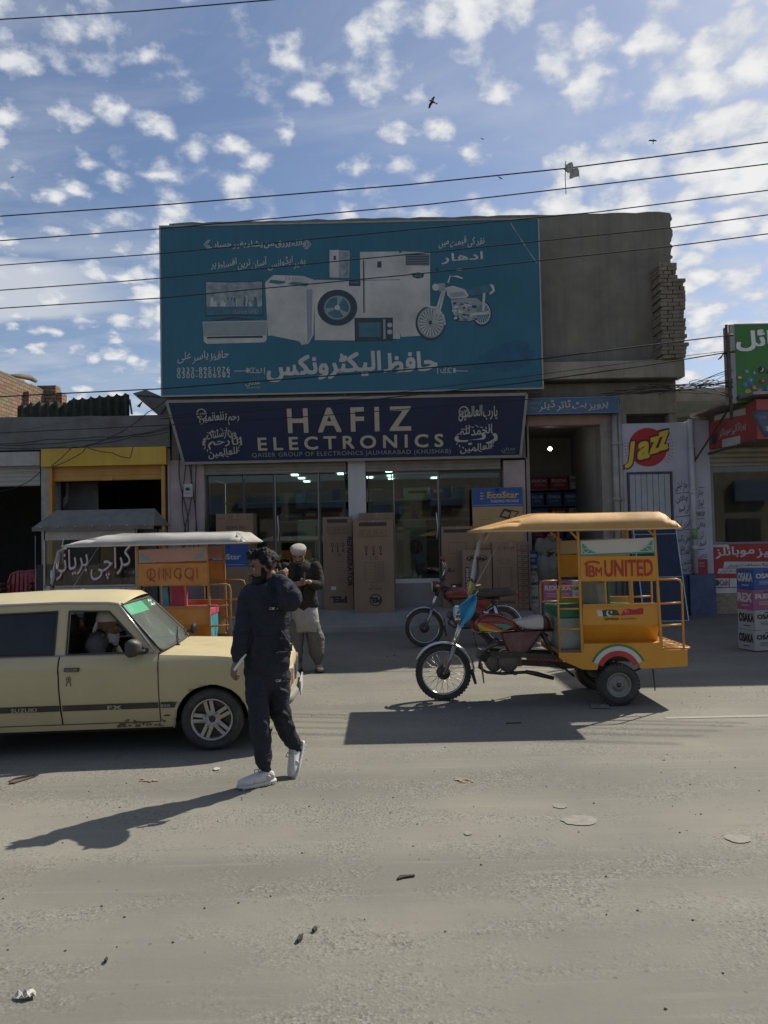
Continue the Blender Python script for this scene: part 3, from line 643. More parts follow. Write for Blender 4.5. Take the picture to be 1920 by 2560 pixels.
for q in (x0 + 0.015, x1 - 0.015): m = MB(); m.box(q - 0.035, q + 0.035, LY, LY + 0.14, 0, z1); m.build('shutter_rail', shutter_yel, lb)
# rooms
m = MB(); m.box(-14, a1, LY + 0.5, 19.4, 0.14, 0.18); m.build('shop_floor', room_floor, lb)
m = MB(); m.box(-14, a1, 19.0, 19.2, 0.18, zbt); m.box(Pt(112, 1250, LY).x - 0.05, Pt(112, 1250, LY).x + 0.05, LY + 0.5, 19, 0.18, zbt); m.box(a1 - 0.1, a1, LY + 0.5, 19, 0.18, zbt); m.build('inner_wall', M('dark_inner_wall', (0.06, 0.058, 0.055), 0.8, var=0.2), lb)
IP = Pl((0, 15.9, 0)); m = MB()
for uu in (525, 700): 
    pts = [(uu - 60, 1060), (uu - 44, 1060), (uu - 44, 1170), (uu, 1235), (uu + 44, 1170), (uu + 44, 1060), (uu + 62, 1060), (uu + 62, 1215), (uu, 1310), (uu - 62, 1205)]
    if uu == 700: continue
    m.prism([IP.px(*R3(*p)) for p in pts], (0, 0.05, 0))
m.build('wall_chevron', M('grey_chevron', (0.30, 0.30, 0.29), 0.6, var=0.1), lb)
m = MB(); m.box(IP.rect(*R3(468, 1050), *R3(840, 1500))[0], IP.rect(*R3(468, 1050), *R3(840, 1500))[1], 15.96, 16.0, 0.2, IP.uv(*R3(500, 1060))[1]); m.build('chevron_panel', M('dark_grey_panel', (0.10, 0.10, 0.10), 0.6, var=0.2), lb)
# ---- things on and behind the low roof
rs = thing('roof_sheet', 'mossy corrugated sheet standing along the low roof', 'roof sheet', Pt(180, 1040, 16.5))
SP = Pl((0, 16.5, 0)); tops = []
for i in range(81):
    t = i / 80; u = 150 + (1115 - 150) * t; v = 385 - 95 * t + (10 * math.cos(t * 2 * PI * 13) + (28 if 0.38 < t < 0.46 else 0) + 10 * mnoise.noise(Vector((t * 9, 0, 0))))
    a_ = SP.uv(*R3(u, v)); yy = 0.05 * math.sin(t * 2 * PI * 13); tops.append((a_[0], 16.5 + yy, a_[1]))
m = MB(); zb_ = Pt(150, 1048, 16.5).z
vs = [p for q in tops for p in ((q[0], q[1], zb_), q, (q[0], q[1] + 0.02, q[2]), (q[0], q[1] + 0.02, zb_))]
fs = []
for i in range(80):
    for k in range(3): fs.append((4 * i + k, 4 * i + 4 + k, 4 * i + 5 + k, 4 * i + 1 + k))
m.add(vs, fs, 0, True); m.build('sheet', M('mossy_sheet', (0.046, 0.047, 0.030), 0.9, var=0.4, scl=9, bump=0.5, bscl=30), rs)
rf = thing('tilted_roof_panel', 'broken slanting panel on struts leaning beside the billboard edge', 'panel', Pt(390, 1030, 15.6))
TP = Pl((0, 15.7, 0)); m = MB()
m.prism([TP.px(*R3(*p)) for p in ((1145, 288), (1450, 420), (1450, 480), (1370, 480))], (0, 0.9, 0.25)); m.build('panel', M('grey_panel_underside', (0.15, 0.14, 0.12), 0.8, var=0.2), rf)
m = MB(); q = [TP.px(*R3(*p)) for p in ((1190, 308), (1388, 322), (1235, 350), (1205, 410), (1180, 400), (1120, 340), (1140, 470), (1380, 480), (1440, 400))]
m.bar(q[0], q[1], 0.03, 0.035); m.bar(q[5], q[6], 0.03, 0.03); m.bar(q[7], q[8], 0.03, 0.03); m.prism([q[2], q[3], q[4]], (0, 0.02, 0)); m.build('strut', black_m, rf)
bh = thing('brick_house', 'unplastered brick house with a raised pier standing far behind the low shops', 'house', (-20, 37, 0))
def brick_mat():
    m = bpy.data.materials.new('rough_brickwork'); m.use_nodes = True; nt = m.node_tree; b = nt.nodes['Principled BSDF']; L = nt.links.new
    tc = nt.nodes.new('ShaderNodeTexCoord'); mp = nt.nodes.new('ShaderNodeMapping'); sp_ = nt.nodes.new('ShaderNodeSeparateXYZ'); L(tc.outputs['Object'], sp_.inputs[0]); ad = nt.nodes.new('ShaderNodeMath'); L(sp_.outputs[0], ad.inputs[0]); L(sp_.outputs[1], ad.inputs[1]); cb = nt.nodes.new('ShaderNodeCombineXYZ'); L(ad.outputs[0], cb.inputs[0]); L(sp_.outputs[2], cb.inputs[1]); L(cb.outputs[0], mp.inputs[0])
    br = nt.nodes.new('ShaderNodeTexBrick'); br.inputs['Color1'].default_value = (0.30, 0.21, 0.135, 1); br.inputs['Color2'].default_value = (0.20, 0.13, 0.08, 1); br.inputs['Mortar'].default_value = (0.10, 0.075, 0.055, 1)
    br.inputs['Scale'].default_value = 1.0; br.inputs['Brick Width'].default_value = 0.42; br.inputs['Row Height'].default_value = 0.17; br.inputs['Mortar Size'].default_value = 0.018; L(mp.outputs[0], br.inputs[0])
    n = nt.nodes.new('ShaderNodeTexNoise'); n.inputs['Scale'].default_value = 1.2; n.inputs['Detail'].default_value = 6; L(tc.outputs['Object'], n.inputs['Vector'])
    mx = nt.nodes.new('ShaderNodeMix'); mx.data_type = 'RGBA'; mx.blend_type = 'MULTIPLY'; mx.inputs[0].default_value = 0.5; L(br.outputs[0], mx.inputs[6]); L(n.outputs[1], mx.inputs[7]); L(mx.outputs[2], b.inputs['Base Color'])
    b.inputs['Roughness'].default_value = 0.95; bp = nt.nodes.new('ShaderNodeBump'); bp.inputs['Strength'].default_value = 0.8; bp.inputs['Distance'].default_value = 0.03; L(br.outputs['Fac'], bp.inputs['Height']); bp.invert = True; L(bp.outputs[0], b.inputs['Normal'])
    return m
bk = brick_mat()
m = MB(); hx = -17.0; m.add([], []); tp = []
for i in range(25):
    y = 30 + 9.0 * i / 24; tp.append((hx, y, 9.62 + 0.10 * mnoise.noise(Vector((y * 2, 1, 0)))))
m.prism([(hx, 30, 0)] + tp + [(hx, 39, 0)], (-8, 0, 0)); m.build('wall', bk, bh)
m = MB(); 
for i, (h_, dx) in enumerate(((9.85, 0), (9.5, 0.3), (9.0, 0.45), (8.6, 0.6))): m.box(hx - 0.4, hx + 0.55 + dx * 0.9, 38.6 + i * 0.1, 39.2 + i * 0.1, 0, h_)
m.build('pier', bk, bh)
m = MB(); p = Pt(30, 990, 36.5); m.box(hx + 0.002, hx + 0.25, 36.3, 36.75, 0, 9.1); m.build('buttress', bk, bh)
m = MB(); m.add([(hx, 30, 7.0), (hx + 1.3, 30, 6.6), (hx + 1.3, 37.6, 6.6), (hx, 37.6, 7.0), (hx + 1.3, 37.6, 3), (hx + 1.3, 30, 3)], [(0, 1, 2, 3), (1, 5, 4, 2)]); m.build('lean_to_roof', M('pale_earth_roof', (0.48, 0.38, 0.26), 0.95, var=0.15, bump=0.4), bh)
m = MB(); p = Pt(62, 945, 35.5)
m.tube([(hx - 0.3, 35.6, 9.72), (hx - 0.2, 36.4, 9.86), (hx - 0.1, 37.2, 9.95), (hx - 0.05, 37.7, 9.9)], [0.05, 0.12, 0.14, 0.10], 10); m.build('rolled_mat', M('straw_roll', (0.16, 0.13, 0.10), 0.95, var=0.3, scl=14), bh)
# ------------------------------------------------------------------ mobile phone shop at the other end
ms = thing('phone_shop', 'mobile phone shop with a grey shutter, glass front and red poster under it', 'building', (7.5, WALLY, 0))
QY = 15.25; Q = Pl((0, QY, 0))
mx0 = Pt(1776, 1250, QY).x; mx1 = 16.0; R4 = reg(1700, 780, 2.459)
m = MB(); m.box(mx0 + 0.01, mx1, QY - 0.02, QY + 0.3, 0.0, Pt(1850, 1482, QY).z); m.build('plinth', M('speckled_plinth', (0.34, 0.27, 0.19), 0.9, var=0.35, scl=22, bump=0.4), ms)
zg0 = Pt(1850, 1360, QY).z; zg1 = Pt(1850, 1166, QY).z; zp0 = Pt(1850, 1482, QY).z
m = MB(); m.box(mx0 + 0.02, mx1, QY + 0.02, QY + 0.06, zp0 + 0.02, zg0); m.build('poster', M('red_poster', (0.40, 0.03, 0.03), 0.4, var=0.08), ms)
m = MB(); m.box(mx0 + 0.01, mx1, QY, QY + 0.015, zp0, zp0 + 0.10); m.build('poster_sill', alum_w, ms)
PO = Pl((0, QY + 0.02, 0)); wh = M('print_white', (0.62, 0.62, 0.60), 0.6, var=0.06); m = MB()
wpx(m, PO, 'پیراڈائیز موبائلز', *R4(218, 1430), *R4(760, 1512), bold=0.035, slope=4, mi=0)
for a, b, c, d in ((265, 1535, 760, 1572), (230, 1577, 425, 1607), (435, 1577, 760, 1607)): flat(m, PO, [R4(a, d), R4(c, d), R4(c, b), R4(a + 8, b)], 0.003)
for a, b, c, d in ((200, 1415, 298, 1445), (202, 1637, 300, 1690), (305, 1637, 420, 1690)): flat(m, PO, [R4(a, d), R4(c, d), R4(c, b), R4(a, b)], 0.003)
m.build('poster_lettering', wh, ms)
m = MB()
wpx(m, PO, 'موبائل ریپیئرنگ سافٹ ویئر', *R4(290, 1543), *R4(750, 1566), off=0.006, bold=0.02, slope=0); wpx(m, PO, 'ایزی پیسہ جاز کیش', *R4(245, 1582), *R4(415, 1602), off=0.006, bold=0.02, slope=0); wpx(m, PO, 'نیٹ ورک ان لاک', *R4(450, 1582), *R4(700, 1602), off=0.006, bold=0.02, slope=0)
wpx(m, PO, 'Cash', *R4(245, 1645), *R4(296, 1680), off=0.006, bold=0.02); cu_, cv_ = PO.uv(*R4(225, 1665)); disc(m, PO, cu_, cv_, 0.06, None, 0.005)
m.build('poster_print', M('print_dark', (0.12, 0.07, 0.06), 0.6), ms)
m = MB(); slats(m, mx0 + 0.02, mx1, QY + 0.02, zg1, Pt(1850, 1118, QY).z, 0.10); m.build('roller_shutter', shutter_grey, ms)
m = MB(); fr = M('grey_window_frame', (0.25, 0.25, 0.25), 0.5, 0.3)
m.box(mx0 + 0.01, mx0 + 0.07, QY, QY + 0.08, zg0, zg1); m.box(mx0 + 1.9, mx0 + 1.96, QY, QY + 0.08, zg0, zg1); m.box(mx0 + 0.07, mx1, QY, QY + 0.08, zg0, zg0 + 0.04); ow = m.build('shop_window', fr, ms)
m = MB(); m.box(mx0 + 0.07, mx1, QY + 0.03, QY + 0.036, zg0 + 0.04, zg1); m.build('pane', pane_m, ow)
m = MB(); m.box(mx0 + 0.08, mx0 + 1.88, QY + 0.05, QY + 0.055, zg1 - 0.36, zg1 - 0.01); m.build('window_banner', M('dark_film_banner', (0.10, 0.095, 0.09), 0.4), ow)
m = MB(); PB = Pl((0, QY + 0.05, 0)); wpx(m, PB, 'IA', *R4(186, 955), *R4(240, 995), bold=0.03); wpx(m, PB, 'U', *R4(500, 950), *R4(530, 990), bold=0.03)
for a in (325, 385): 
    q_ = PB.uv(*R4(a, 968)); disc(m, PB, q_[0], q_[1], 0.17, 0.22)
m.build('banner_print', M('banner_grey_print', (0.24, 0.22, 0.20), 0.5), ow)
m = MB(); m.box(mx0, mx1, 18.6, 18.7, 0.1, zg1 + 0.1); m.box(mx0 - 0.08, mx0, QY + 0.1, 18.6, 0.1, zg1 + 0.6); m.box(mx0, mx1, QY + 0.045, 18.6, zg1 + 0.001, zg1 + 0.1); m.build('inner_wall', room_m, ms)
m = MB(); m.box(mx0, mx1, QY + 0.1, 18.6, 0.1, 0.18); m.build('shop_floor', room_floor, ms)
m = MB(); m.box(mx0 + 0.1, mx0 + 1.8, QY + 0.7, QY + 1.2, 0.2, 1.15); m.build('display_counter', M('counter_brown', (0.20, 0.14, 0.08), 0.5, var=0.2), ms)
m = MB(); rn = random.Random(5)
for i in range(16):
    x = mx0 + 0.15 + 1.6 * rn.random(); m.box(x, x + 0.09, QY + 0.72, QY + 0.76, 1.15, 1.15 + rn.uniform(0.06, 0.16))
m.build('phone_boxes', wh, ms)
m = MB(); m.box(mx0, mx1, QY + 0.06, 20, zg1 + 0.101, 4.15); m.build('upper_wall', plaster, ms)
# the far taller part of the row, past the edge of the view; it throws the long shade on the road
m = MB(); m.box(7.75, 16.0, 13.55, 14.55, 4.2, 7.7); m.build('upper_storey', plaster, ms)
m = MB(); m.box(15.7, 16.0, 13.55, 13.85, 0, 4.2); m.box(9.2, 9.5, 13.6, 13.9, 0, 4.2); m.build('post', concrete, ms)
# roofs seen between
gh = thing('green_shed', 'shed with a green corrugated front and pale wall behind the wire pole', 'shed', (6.3, 17.2, 0))
m = MB(); x0, x1, z0, z1 = Pl((0, 17.0, 0)).rect(1690, 1002, 1990, 1042); slats(m, x0, x1, 17.0, z0, z1 + 0.02, 0.13); m.build('corrugated_front', M('faded_green_sheet', (0.18, 0.21, 0.16), 0.6, 0.2, var=0.2, dust=0.3), gh)
m = MB(); m.box(x0, x1, 17.03, 21, 0, z1); m.build('wall', plaster, gh)
m = MB(); a_, b_, c_, d_ = Pl((0, 18.5, 0)).rect(1700, 968, 1990, 1003); m.box(a_, b_, 18.5, 21.5, 0.0, d_); m.build('back_wall', M('pale_back_wall', (0.34, 0.32, 0.27), 0.9, var=0.2, dust=0.3), gh)
# the row across the street, whose sunlit fronts show in the shop glass
op = thing('opposite_row', 'sunlit pale shop row across the road, mirrored in the shop glass', 'building', (0, -14, 0))
m = MB(); m.box(-26, 26, -20, -14, 0, 5.2); m.build('wall', M('sunlit_pale_wall', (0.24, 0.21, 0.165), 0.9, var=0.2, scl=0.6, dust=0.3), op)
m = MB()
for i in range(-9, 10): w_ = 0.5 + 0.5 * abs(math.sin(i * 7.7)); m.box(i * 2.6 - w_, i * 2.6 + w_, -13.98, -13.9, 0.2 + 0.7 * (i % 3 == 0), 2.2 + 0.9 * abs(math.sin(i * 3.1)))
m.build('shopfront', M('dark_shopfront', (0.05, 0.05, 0.05), 0.5), op)
m = MB()
for i in range(-7, 8): m.box(i * 3.5 - 1.2 - 0.4 * math.sin(i * 5), i * 3.5 + 1.2, -13.9, -13.6, 3.2 + 0.5 * abs(math.sin(i * 2.2)), 3.9 + 0.8 * abs(math.sin(i * 1.3)))
m.build('signboard', M('blue_grey_boards', (0.10, 0.14, 0.25), 0.5, var=0.3, scl=0.3), op)
set_origin((0, 0, 0))
# ------------------------------------------------------------------ the shop's signs
teal = M('teal_sign_sheet', (0.017, 0.116, 0.172), 0.5, var=0.10, scl=0.9, dust=0.10, dcol=(0.06, 0.12, 0.14), dscl=0.5, bump=0.25, bscl=1.6, streak=0.15)
navy = M('navy_sign_sheet', (0.006, 0.020, 0.070), 0.45, var=0.12, scl=1.2, dust=0.12, dcol=(0.025, 0.037, 0.075), dscl=0.7)
p_wh = M('faded_white_print', (0.44, 0.43, 0.39), 0.6, var=0.13, scl=1.1); p_gr = M('pale_grey_print', (0.24, 0.27, 0.28), 0.6, var=0.10, scl=4)
p_dk = M('dark_print', (0.03, 0.04, 0.05), 0.5, var=0.1); p_tl = M('mid_teal_print', (0.045, 0.13, 0.17), 0.5, var=0.2, scl=6); p_ye = M('pale_cream_print', (0.48, 0.43, 0.33), 0.6, var=0.06)
p_sh = M('deep_blue_print', (0.012, 0.090, 0.160), 0.5, var=0.25); p_sk = M('cloud_grey_print', (0.22, 0.26, 0.27), 0.6, var=0.45, scl=7)
fr_w = M('sign_edge_strip', (0.30, 0.30, 0.28), 0.5, 0.3, var=0.1)
PR = [M('appliance_white_print', (0.43, 0.43, 0.40), 0.6, var=0.26, scl=1.5), p_gr, p_dk, p_tl, p_sk]
BY = 14.7; B = Pl((0, BY, 0)); R1 = reg(390, 530, 1.659); R2 = reg(480, 640, 2.0232)
bb = thing('billboard', 'large teal billboard printed with household appliances and a motorcycle', 'billboard', (-0.7, BY, 5.0))
x0, x1, z0, z1 = B.rect(404, 558, 1350, 979)
m = MB(); m.box(x0, x1, BY, BY + 0.12, z0, z1); m.build('panel', teal, bb)
m = MB(); e = 0.03
m.box(x0 - e, x0, BY - 0.012, BY + 0.13, z0 - e, z1 + e); m.box(x1, x1 + e, BY - 0.012, BY + 0.13, z0 - e, z1 + e); m.box(x0, x1, BY - 0.012, BY + 0.13, z1, z1 + e); m.box(x0, x1, BY - 0.012, BY + 0.13, z0 - e, z0); m.build('edge_frame', fr_w, bb)
m = MB()
for a in (640, 862, 1073, 1297): xx = Pt(a, 985, BY).x; m.box(xx - 0.03, xx + 0.03, BY + 0.02, 15.2, z0 - 0.16, z0 - 0.005 - e)
m.box(x0 + 0.05, x1 - 0.05, BY + 0.05, BY + 0.10, z0 - 0.10, z0 - 0.04); m.build('support_bracket', iron, bb)
def qz(*a): return R1(*a)
def wr(nm, items, mat=p_wh):
    mm_ = MB()
    for s_, a, b, c, d, k in items: write(mm_, B, s_, B.rect(*R1(a, b), *R1(c, d)), 0.004, **k)
    mm_.build(nm, mat, bb)
wr('verse_lettering', [('واللہ یرزق من یشاء بغیر حساب', 218, 118, 622, 152, dict(bold=0.025, slope=3))])
m = MB()
for uu, sg in ((208, 1), (634, -1)):
    for k in range(3): stroke(m, B, [B.uv(*R1(uu + sg * (k * 5 + 8), 116)), B.uv(*R1(uu - sg * 10 + sg * k * 6, 135)), B.uv(*R1(uu + sg * (k * 5 + 8), 154))], 0.012, 0.004)
m.build('ornate_bracket', p_wh, bb)
wr('instalment_lettering', [('بغیر ایڈوانس آسان ترین اقساط پر', 228, 185, 620, 245, dict(bold=0.012, slope=12))])
wr('credit_lettering', [('نقد کی قیمت میں', 1172, 100, 1362, 150, dict(bold=0.012, slope=12)), ('ادھار', 1185, 165, 1355, 215, dict(bold=0.03, slope=6))])
wr('shop_name_lettering', [('حافظ الیکٹرونکس', 462, 580, 1165, 696, dict(bold=0.05, slope=2))])
wr('owner_lettering', [('حافظ یاسر علی', 90, 575, 302, 630, dict(bold=0.01, slope=12)), ('0333-8951076', 88, 644, 306, 665, dict(bold=0.02, space=1.25)), ('0300-0206582', 88, 666, 308, 688, dict(bold=0.02, space=1.25))])
wr('sign_maker_mark', [('عدنان', 372, 700, 432, 722, dict(bold=0.02, slope=4)), ('SIGN NETWORK', 376, 725, 432, 733, dict())])
m = MB()
for uu, sg in ((390, 1), (1228, -1)):
    c0 = B.uv(*R1(uu - sg * 65, 660)); stroke(m, B, [c0, B.uv(*R1(uu - sg * 5, 660 - 1))], 0.014, 0.004)
    for k in range(3): a_ = B.uv(*R1(uu + sg * (8 + 15 * k), 657)); disc(m, B, a_[0], a_[1], 0.062 - 0.008 * abs(k - 1), 0.055, 0.004, 0, 18, 0.72, 0.6 + k, 5.4 + k)
    stroke(m, B, [B.uv(*R1(uu + sg * 60, 645)), B.uv(*R1(uu + sg * 60, 672))], 0.016, 0.004)
    a_ = B.uv(*R1(uu - sg * 10, 657)); disc(m, B, a_[0], a_[1], 0.03, 0.05, 0.005, 0, 12)
m.build('scroll_ornament', p_wh, bb)
# --- printed appliances (flat print, as on the real sheet)
def F1(m, pts, off=0.003, mi=0): flat(m, B, [R1(*p) for p in pts], off, mi)
def F2(m, pts, off=0.003, mi=0): flat(m, B, [R2(*p) for p in pts], off, mi)
def D2(m, u, v, r, rv=None, off=0.003, mi=0, n=32, r0=0.0, **k):
    a, b = B.uv(*R2(u, v)); s_ = BY / F / 2.0232; disc(m, B, a, b, r * s_, None if rv is None else rv * s_, off, mi, n, r0, **k)
m = MB()   # television and its stand
F2(m, [(66, 126), (200, 131), (358, 124), (360, 305), (210, 300), (70, 307)], 0.003, 2); F2(m, [(70, 131), (200, 135), (354, 129), (356, 299), (210, 295), (74, 301)], 0.005, 4)
F2(m, [(74, 258), (354, 255), (356, 299), (210, 295), (75, 301)], 0.007, 3)
rn = random.Random(2)
for k in range(46):
    a = 76 + rn.random() * 268; hgt = rn.uniform(12, 52); F2(m, [(a, 256), (a + rn.uniform(5, 15), 256), (a + rn.uniform(5, 12), 256 - hgt), (a + 1, 256 - hgt)], 0.006 + 0.0001 * k, rn.choice((0, 1, 1, 3)))
F2(m, [(110, 324), (205, 308), (212, 306), (222, 308), (318, 322), (300, 326), (214, 318), (130, 328)], 0.004, 2); wpx(m, B, 'Curved UHD', *R2(210, 272), *R2(335, 292), off=0.009, mi=1)
m.build('printed_television', PR, bb)
m = MB()   # air conditioner
F2(m, [(54, 333), (380, 326), (378, 424), (366, 437), (75, 445), (60, 432)], 0.005, 0); F2(m, [(58, 338), (376, 331), (375, 400), (57, 405)], 0.007, 1); F2(m, [(75, 409), (358, 403), (358, 414), (76, 418)], 0.009, 2)
m.build('printed_air_conditioner', PR, bb)
m = MB()   # twin tub washer
F2(m, [(370, 135), (388, 118), (412, 97), (560, 101), (622, 122), (614, 400), (588, 445), (554, 450), (544, 432), (400, 402), (384, 405)], 0.005, 0); F2(m, [(388, 136), (398, 120), (472, 128), (474, 138), (440, 143)], 0.007, 3); F2(m, [(480, 142), (510, 130), (592, 138), (580, 155)], 0.007, 3)
F2(m, [(578, 170), (610, 168), (606, 400), (584, 440)], 0.007, 1)
for a in (484, 517, 550): D2(m, a, 114 + (a - 484) * 0.09, 13, 9, 0.008, 1, 18); D2(m, a, 114 + (a - 484) * 0.09, 8, 6, 0.009, 0, 14)
m.build('printed_twin_tub_washer', PR, bb)
m = MB()   # small and large refrigerators
F2(m, [(696, -30), (742, -30), (742, 110), (696, 108)], 0.004, 0); F2(m, [(742, -30), (798, -26), (796, 112), (742, 110)], 0.005, 1); F2(m, [(716, 0), (728, 0), (728, 20), (716, 20)], 0.006, 2); F2(m, [(750, -20), (790, -18), (790, 104), (750, 102)], 0.006, 4)
m.build('printed_small_refrigerator', PR, bb)
m = MB()
F1(m, [(846, 166), (1006, 164), (1012, 172), (1012, 526), (850, 525)], 0.005, 0); F1(m, [(858, 200), (862, 200), (864, 418), (860, 418)], 0.008, 2); F1(m, [(862, 200), (866, 200), (868, 418), (864, 418)], 0.007, 1); F1(m, [(918, 206), (935, 205), (935, 231), (918, 231)], 0.008, 2); F1(m, [(849, 282), (1012, 279), (1012, 283), (849, 286)], 0.007, 1)
m.build('printed_refrigerator', PR, bb)
m = MB()
F1(m, [(1006, 176), (1022, 164), (1136, 168), (1138, 512), (1016, 518), (1012, 500)], 0.006, 0); F1(m, [(1036, 174), (1134, 176), (1133, 222), (1036, 221)], 0.008, 2)
for k in range(6): F1(m, [(1038, 180 + 7 * k), (1132, 181 + 7 * k), (1132, 183 + 7 * k), (1038, 182 + 7 * k)], 0.009, 1)
F1(m, [(1058, 255), (1090, 251), (1112, 257), (1108, 272), (1086, 277), (1066, 272)], 0.008, 2); F1(m, [(1066, 258), (1104, 258), (1100, 270), (1070, 270)], 0.009, 3)
m.build('printed_cooling_cabinet', PR, bb)
m = MB()   # front loading washer
F2(m, [(618, 130), (628, 121), (852, 124), (857, 240), (854, 428), (622, 426)], 0.007, 0); F2(m, [(794, 124), (852, 124), (852, 153), (794, 152)], 0.009, 2); F2(m, [(800, 130), (846, 130), (846, 140), (800, 139)], 0.010, 3)
D2(m, 735, 262, 102, 93, 0.009, 2, 48); D2(m, 737, 262, 86, 78, 0.010, 3, 48, 0.0); D2(m, 735, 262, 88, 80, 0.011, 2, 48, 0.80); D2(m, 735, 262, 66, 60, 0.012, 1, 40, 0.90)
for k in range(3): 
    t = 2.1 * k + 0.5; F2(m, [(735, 262), (735 + 60 * math.cos(t), 262 + 55 * math.sin(t)), (735 + 58 * math.cos(t + 0.5), 262 + 53 * math.sin(t + 0.5))], 0.0125, 1)
D2(m, 735, 262, 14, 13, 0.013, 0, 18)
m.build('printed_front_loader', PR, bb)
m = MB()   # microwave
F2(m, [(822, 314), (1016, 312), (1016, 428), (824, 431)], 0.010, 2); F2(m, [(842, 338), (954, 336), (954, 410), (844, 411)], 0.012, 3); F2(m, [(966, 322), (978, 322), (980, 420), (968, 420)], 0.012, 1)
for v_ in (350, 385): D2(m, 1000, v_, 14, 13, 0.012, 1, 20); D2(m, 1000, v_, 10, 9, 0.013, 0, 18)
m.build('printed_microwave', PR, bb)
m = MB()   # printed motorcycle
D2(m, 1206, 340, 76, 88, 0.010, 2, 44); D2(m, 1208, 338, 68, 78, 0.011, 1, 44, 0.90); D2(m, 1208, 338, 61, 70, 0.012, 0, 44, 0.0)
rn = random.Random(1)
for k in range(22):
    t = k * 2 * PI / 22; F2(m, [(1208 + 10 * math.cos(t), 338 + 12 * math.sin(t)), (1208 + 59 * math.cos(t), 338 + 68 * math.sin(t)), (1208 + 59 * math.cos(t + 0.10), 338 + 68 * math.sin(t + 0.10))], 0.013, 3)
D2(m, 1206, 338, 22, 25, 0.014, 1, 24); D2(m, 1206, 338, 10, 11, 0.015, 2, 16)
D2(m, 1465, 290, 52, 66, 0.010, 2, 36); D2(m, 1465, 290, 45, 57, 0.011, 0, 36, 0.0); D2(m, 1465, 290, 40, 50, 0.0115, 3, 36)
for k in range(18):
    t = k * 2 * PI / 18; F2(m, [(1465, 290), (1465 + 40 * math.cos(t), 290 + 50 * math.sin(t)), (1465 + 40 * math.cos(t + 0.09), 290 + 50 * math.sin(t + 0.09))], 0.012, 0)
F2(m, [(1150, 262), (1190, 250), (1240, 258), (1275, 300), (1285, 352), (1276, 350), (1262, 300), (1232, 270), (1190, 260)], 0.016, 0)
for off in (0, 18): F2(m, [(1266 + off * 0.6, 160), (1276 + off * 0.6, 162), (1224 + off, 342), (1212 + off, 340)], 0.017, 0)
D2(m, 1232, 160, 18, 19, 0.019, 0, 24); F2(m, [(1244, 140), (1280, 138), (1280, 176), (1250, 182)], 0.018, 1)
F2(m, [(1284, 160), (1320, 152), (1380, 170), (1400, 200), (1390, 212), (1310, 218), (1290, 200)], 0.019, 0); F2(m, [(1300, 190), (1370, 180), (1392, 204), (1310, 212)], 0.020, 1)
F2(m, [(1388, 178), (1440, 160), (1510, 143), (1518, 152), (1500, 190), (1412, 204)], 0.018, 3); F2(m, [(1505, 143), (1526, 150), (1532, 178), (1512, 196), (1500, 194), (1518, 172)], 0.0185, 0)
F2(m, [(1308, 222), (1380, 214), (1440, 214), (1470, 240), (1440, 268), (1440, 320), (1400, 332), (1340, 328), (1318, 280)], 0.017, 1)
for k in range(30):
    a = rn.uniform(1312, 1430); b_ = rn.uniform(222, 320); w_ = rn.uniform(6, 26); F2(m, [(a, b_), (a + w_, b_ + rn.uniform(-6, 6)), (a + w_, b_ + rn.uniform(4, 14)), (a, b_ + rn.uniform(5, 14))], 0.018 + 0.0001 * k, rn.choice((0, 0, 2, 2, 3)))
F2(m, [(1405, 292), (1500, 280), (1504, 296), (1410, 304)], 0.022, 0); F2(m, [(1470, 190), (1484, 190), (1478, 280), (1466, 280)], 0.022, 0)
F2(m, [(1290, 136), (1304, 98), (1310, 98), (1298, 140)], 0.018, 0); F2(m, [(1300, 104), (1340, 100), (1370, 112), (1368, 118), (1330, 108)], 0.018, 0); F2(m, [(1336, 66), (1362, 62), (1366, 76), (1340, 78)], 0.018, 1); D2(m, 1240, 70, 8, 9, 0.018, 2, 12)
m.build('printed_motorcycle', PR, bb)
m = MB()
[D2(m, 1560 + a, 505 + b, r, r * .55, 0.0015 + 0.0001 * k, 0, 24) for k, (a, b, r) in enumerate(((0, 0, 80), (60, -30, 75), (100, -48, 50), (-50, 25, 70), (90, 20, 70), (30, 38, 85), (-100, 45, 45), (130, -10, 50)))]; m.build('printed_blue_stain', p_sh, bb)
m = MB(); pts = [(1470, 45), (1490, 78), (1512, 110), (1530, 140), (1552, 172), (1580, 212)]
for i in range(5): stroke(m, B, [B.uv(*R1(*pts[i])), B.uv(*R1(*pts[i + 1]))], 0.022 if i % 2 == 0 else 0.012, 0.004)
m.build('scratch_mark', p_gr, bb)
# --- leaning navy sign over the shopfront
tl, tr, bl_, br_ = Pt(417, 1004, 14.62), Pt(1317, 985, 14.62), Pt(460, 1157, 15.02), Pt(1301, 1141, 15.02)
ns = thing('shop_name_sign', 'navy shop sign with large cream capitals leaning out over the shopfront', 'sign', (0, 14.8, 3.2))
zT, zB = (tl.z + tr.z) / 2, (bl_.z + br_.z) / 2
Vv = Vector((0, 14.62 - 15.02, zT - zB)); NP = Pl((0, 15.02, zB), (1, 0, 0), Vv); hgt = Vv.length
m = MB(); c4 = [NP.pt(bl_.x, 0), NP.pt(br_.x, 0), NP.pt(tr.x, hgt), NP.pt(tl.x, hgt)]; m.prism(c4, NP.N * -0.06); m.build('panel', navy, ns)
m = MB()
for a, b_ in ((0, 1), (1, 2), (2, 3), (3, 0)): m.bar(c4[a], c4[b_], 0.05, 0.03, up=NP.N)
m.build('edge_frame', fr_w, ns)
m = MB(); wpx(m, NP, 'HAFIZ', *R1(548, 812), *R1(1055, 908), off=0.02, bold=0.035, space=1.5); m.build('headline_lettering', p_ye, ns)
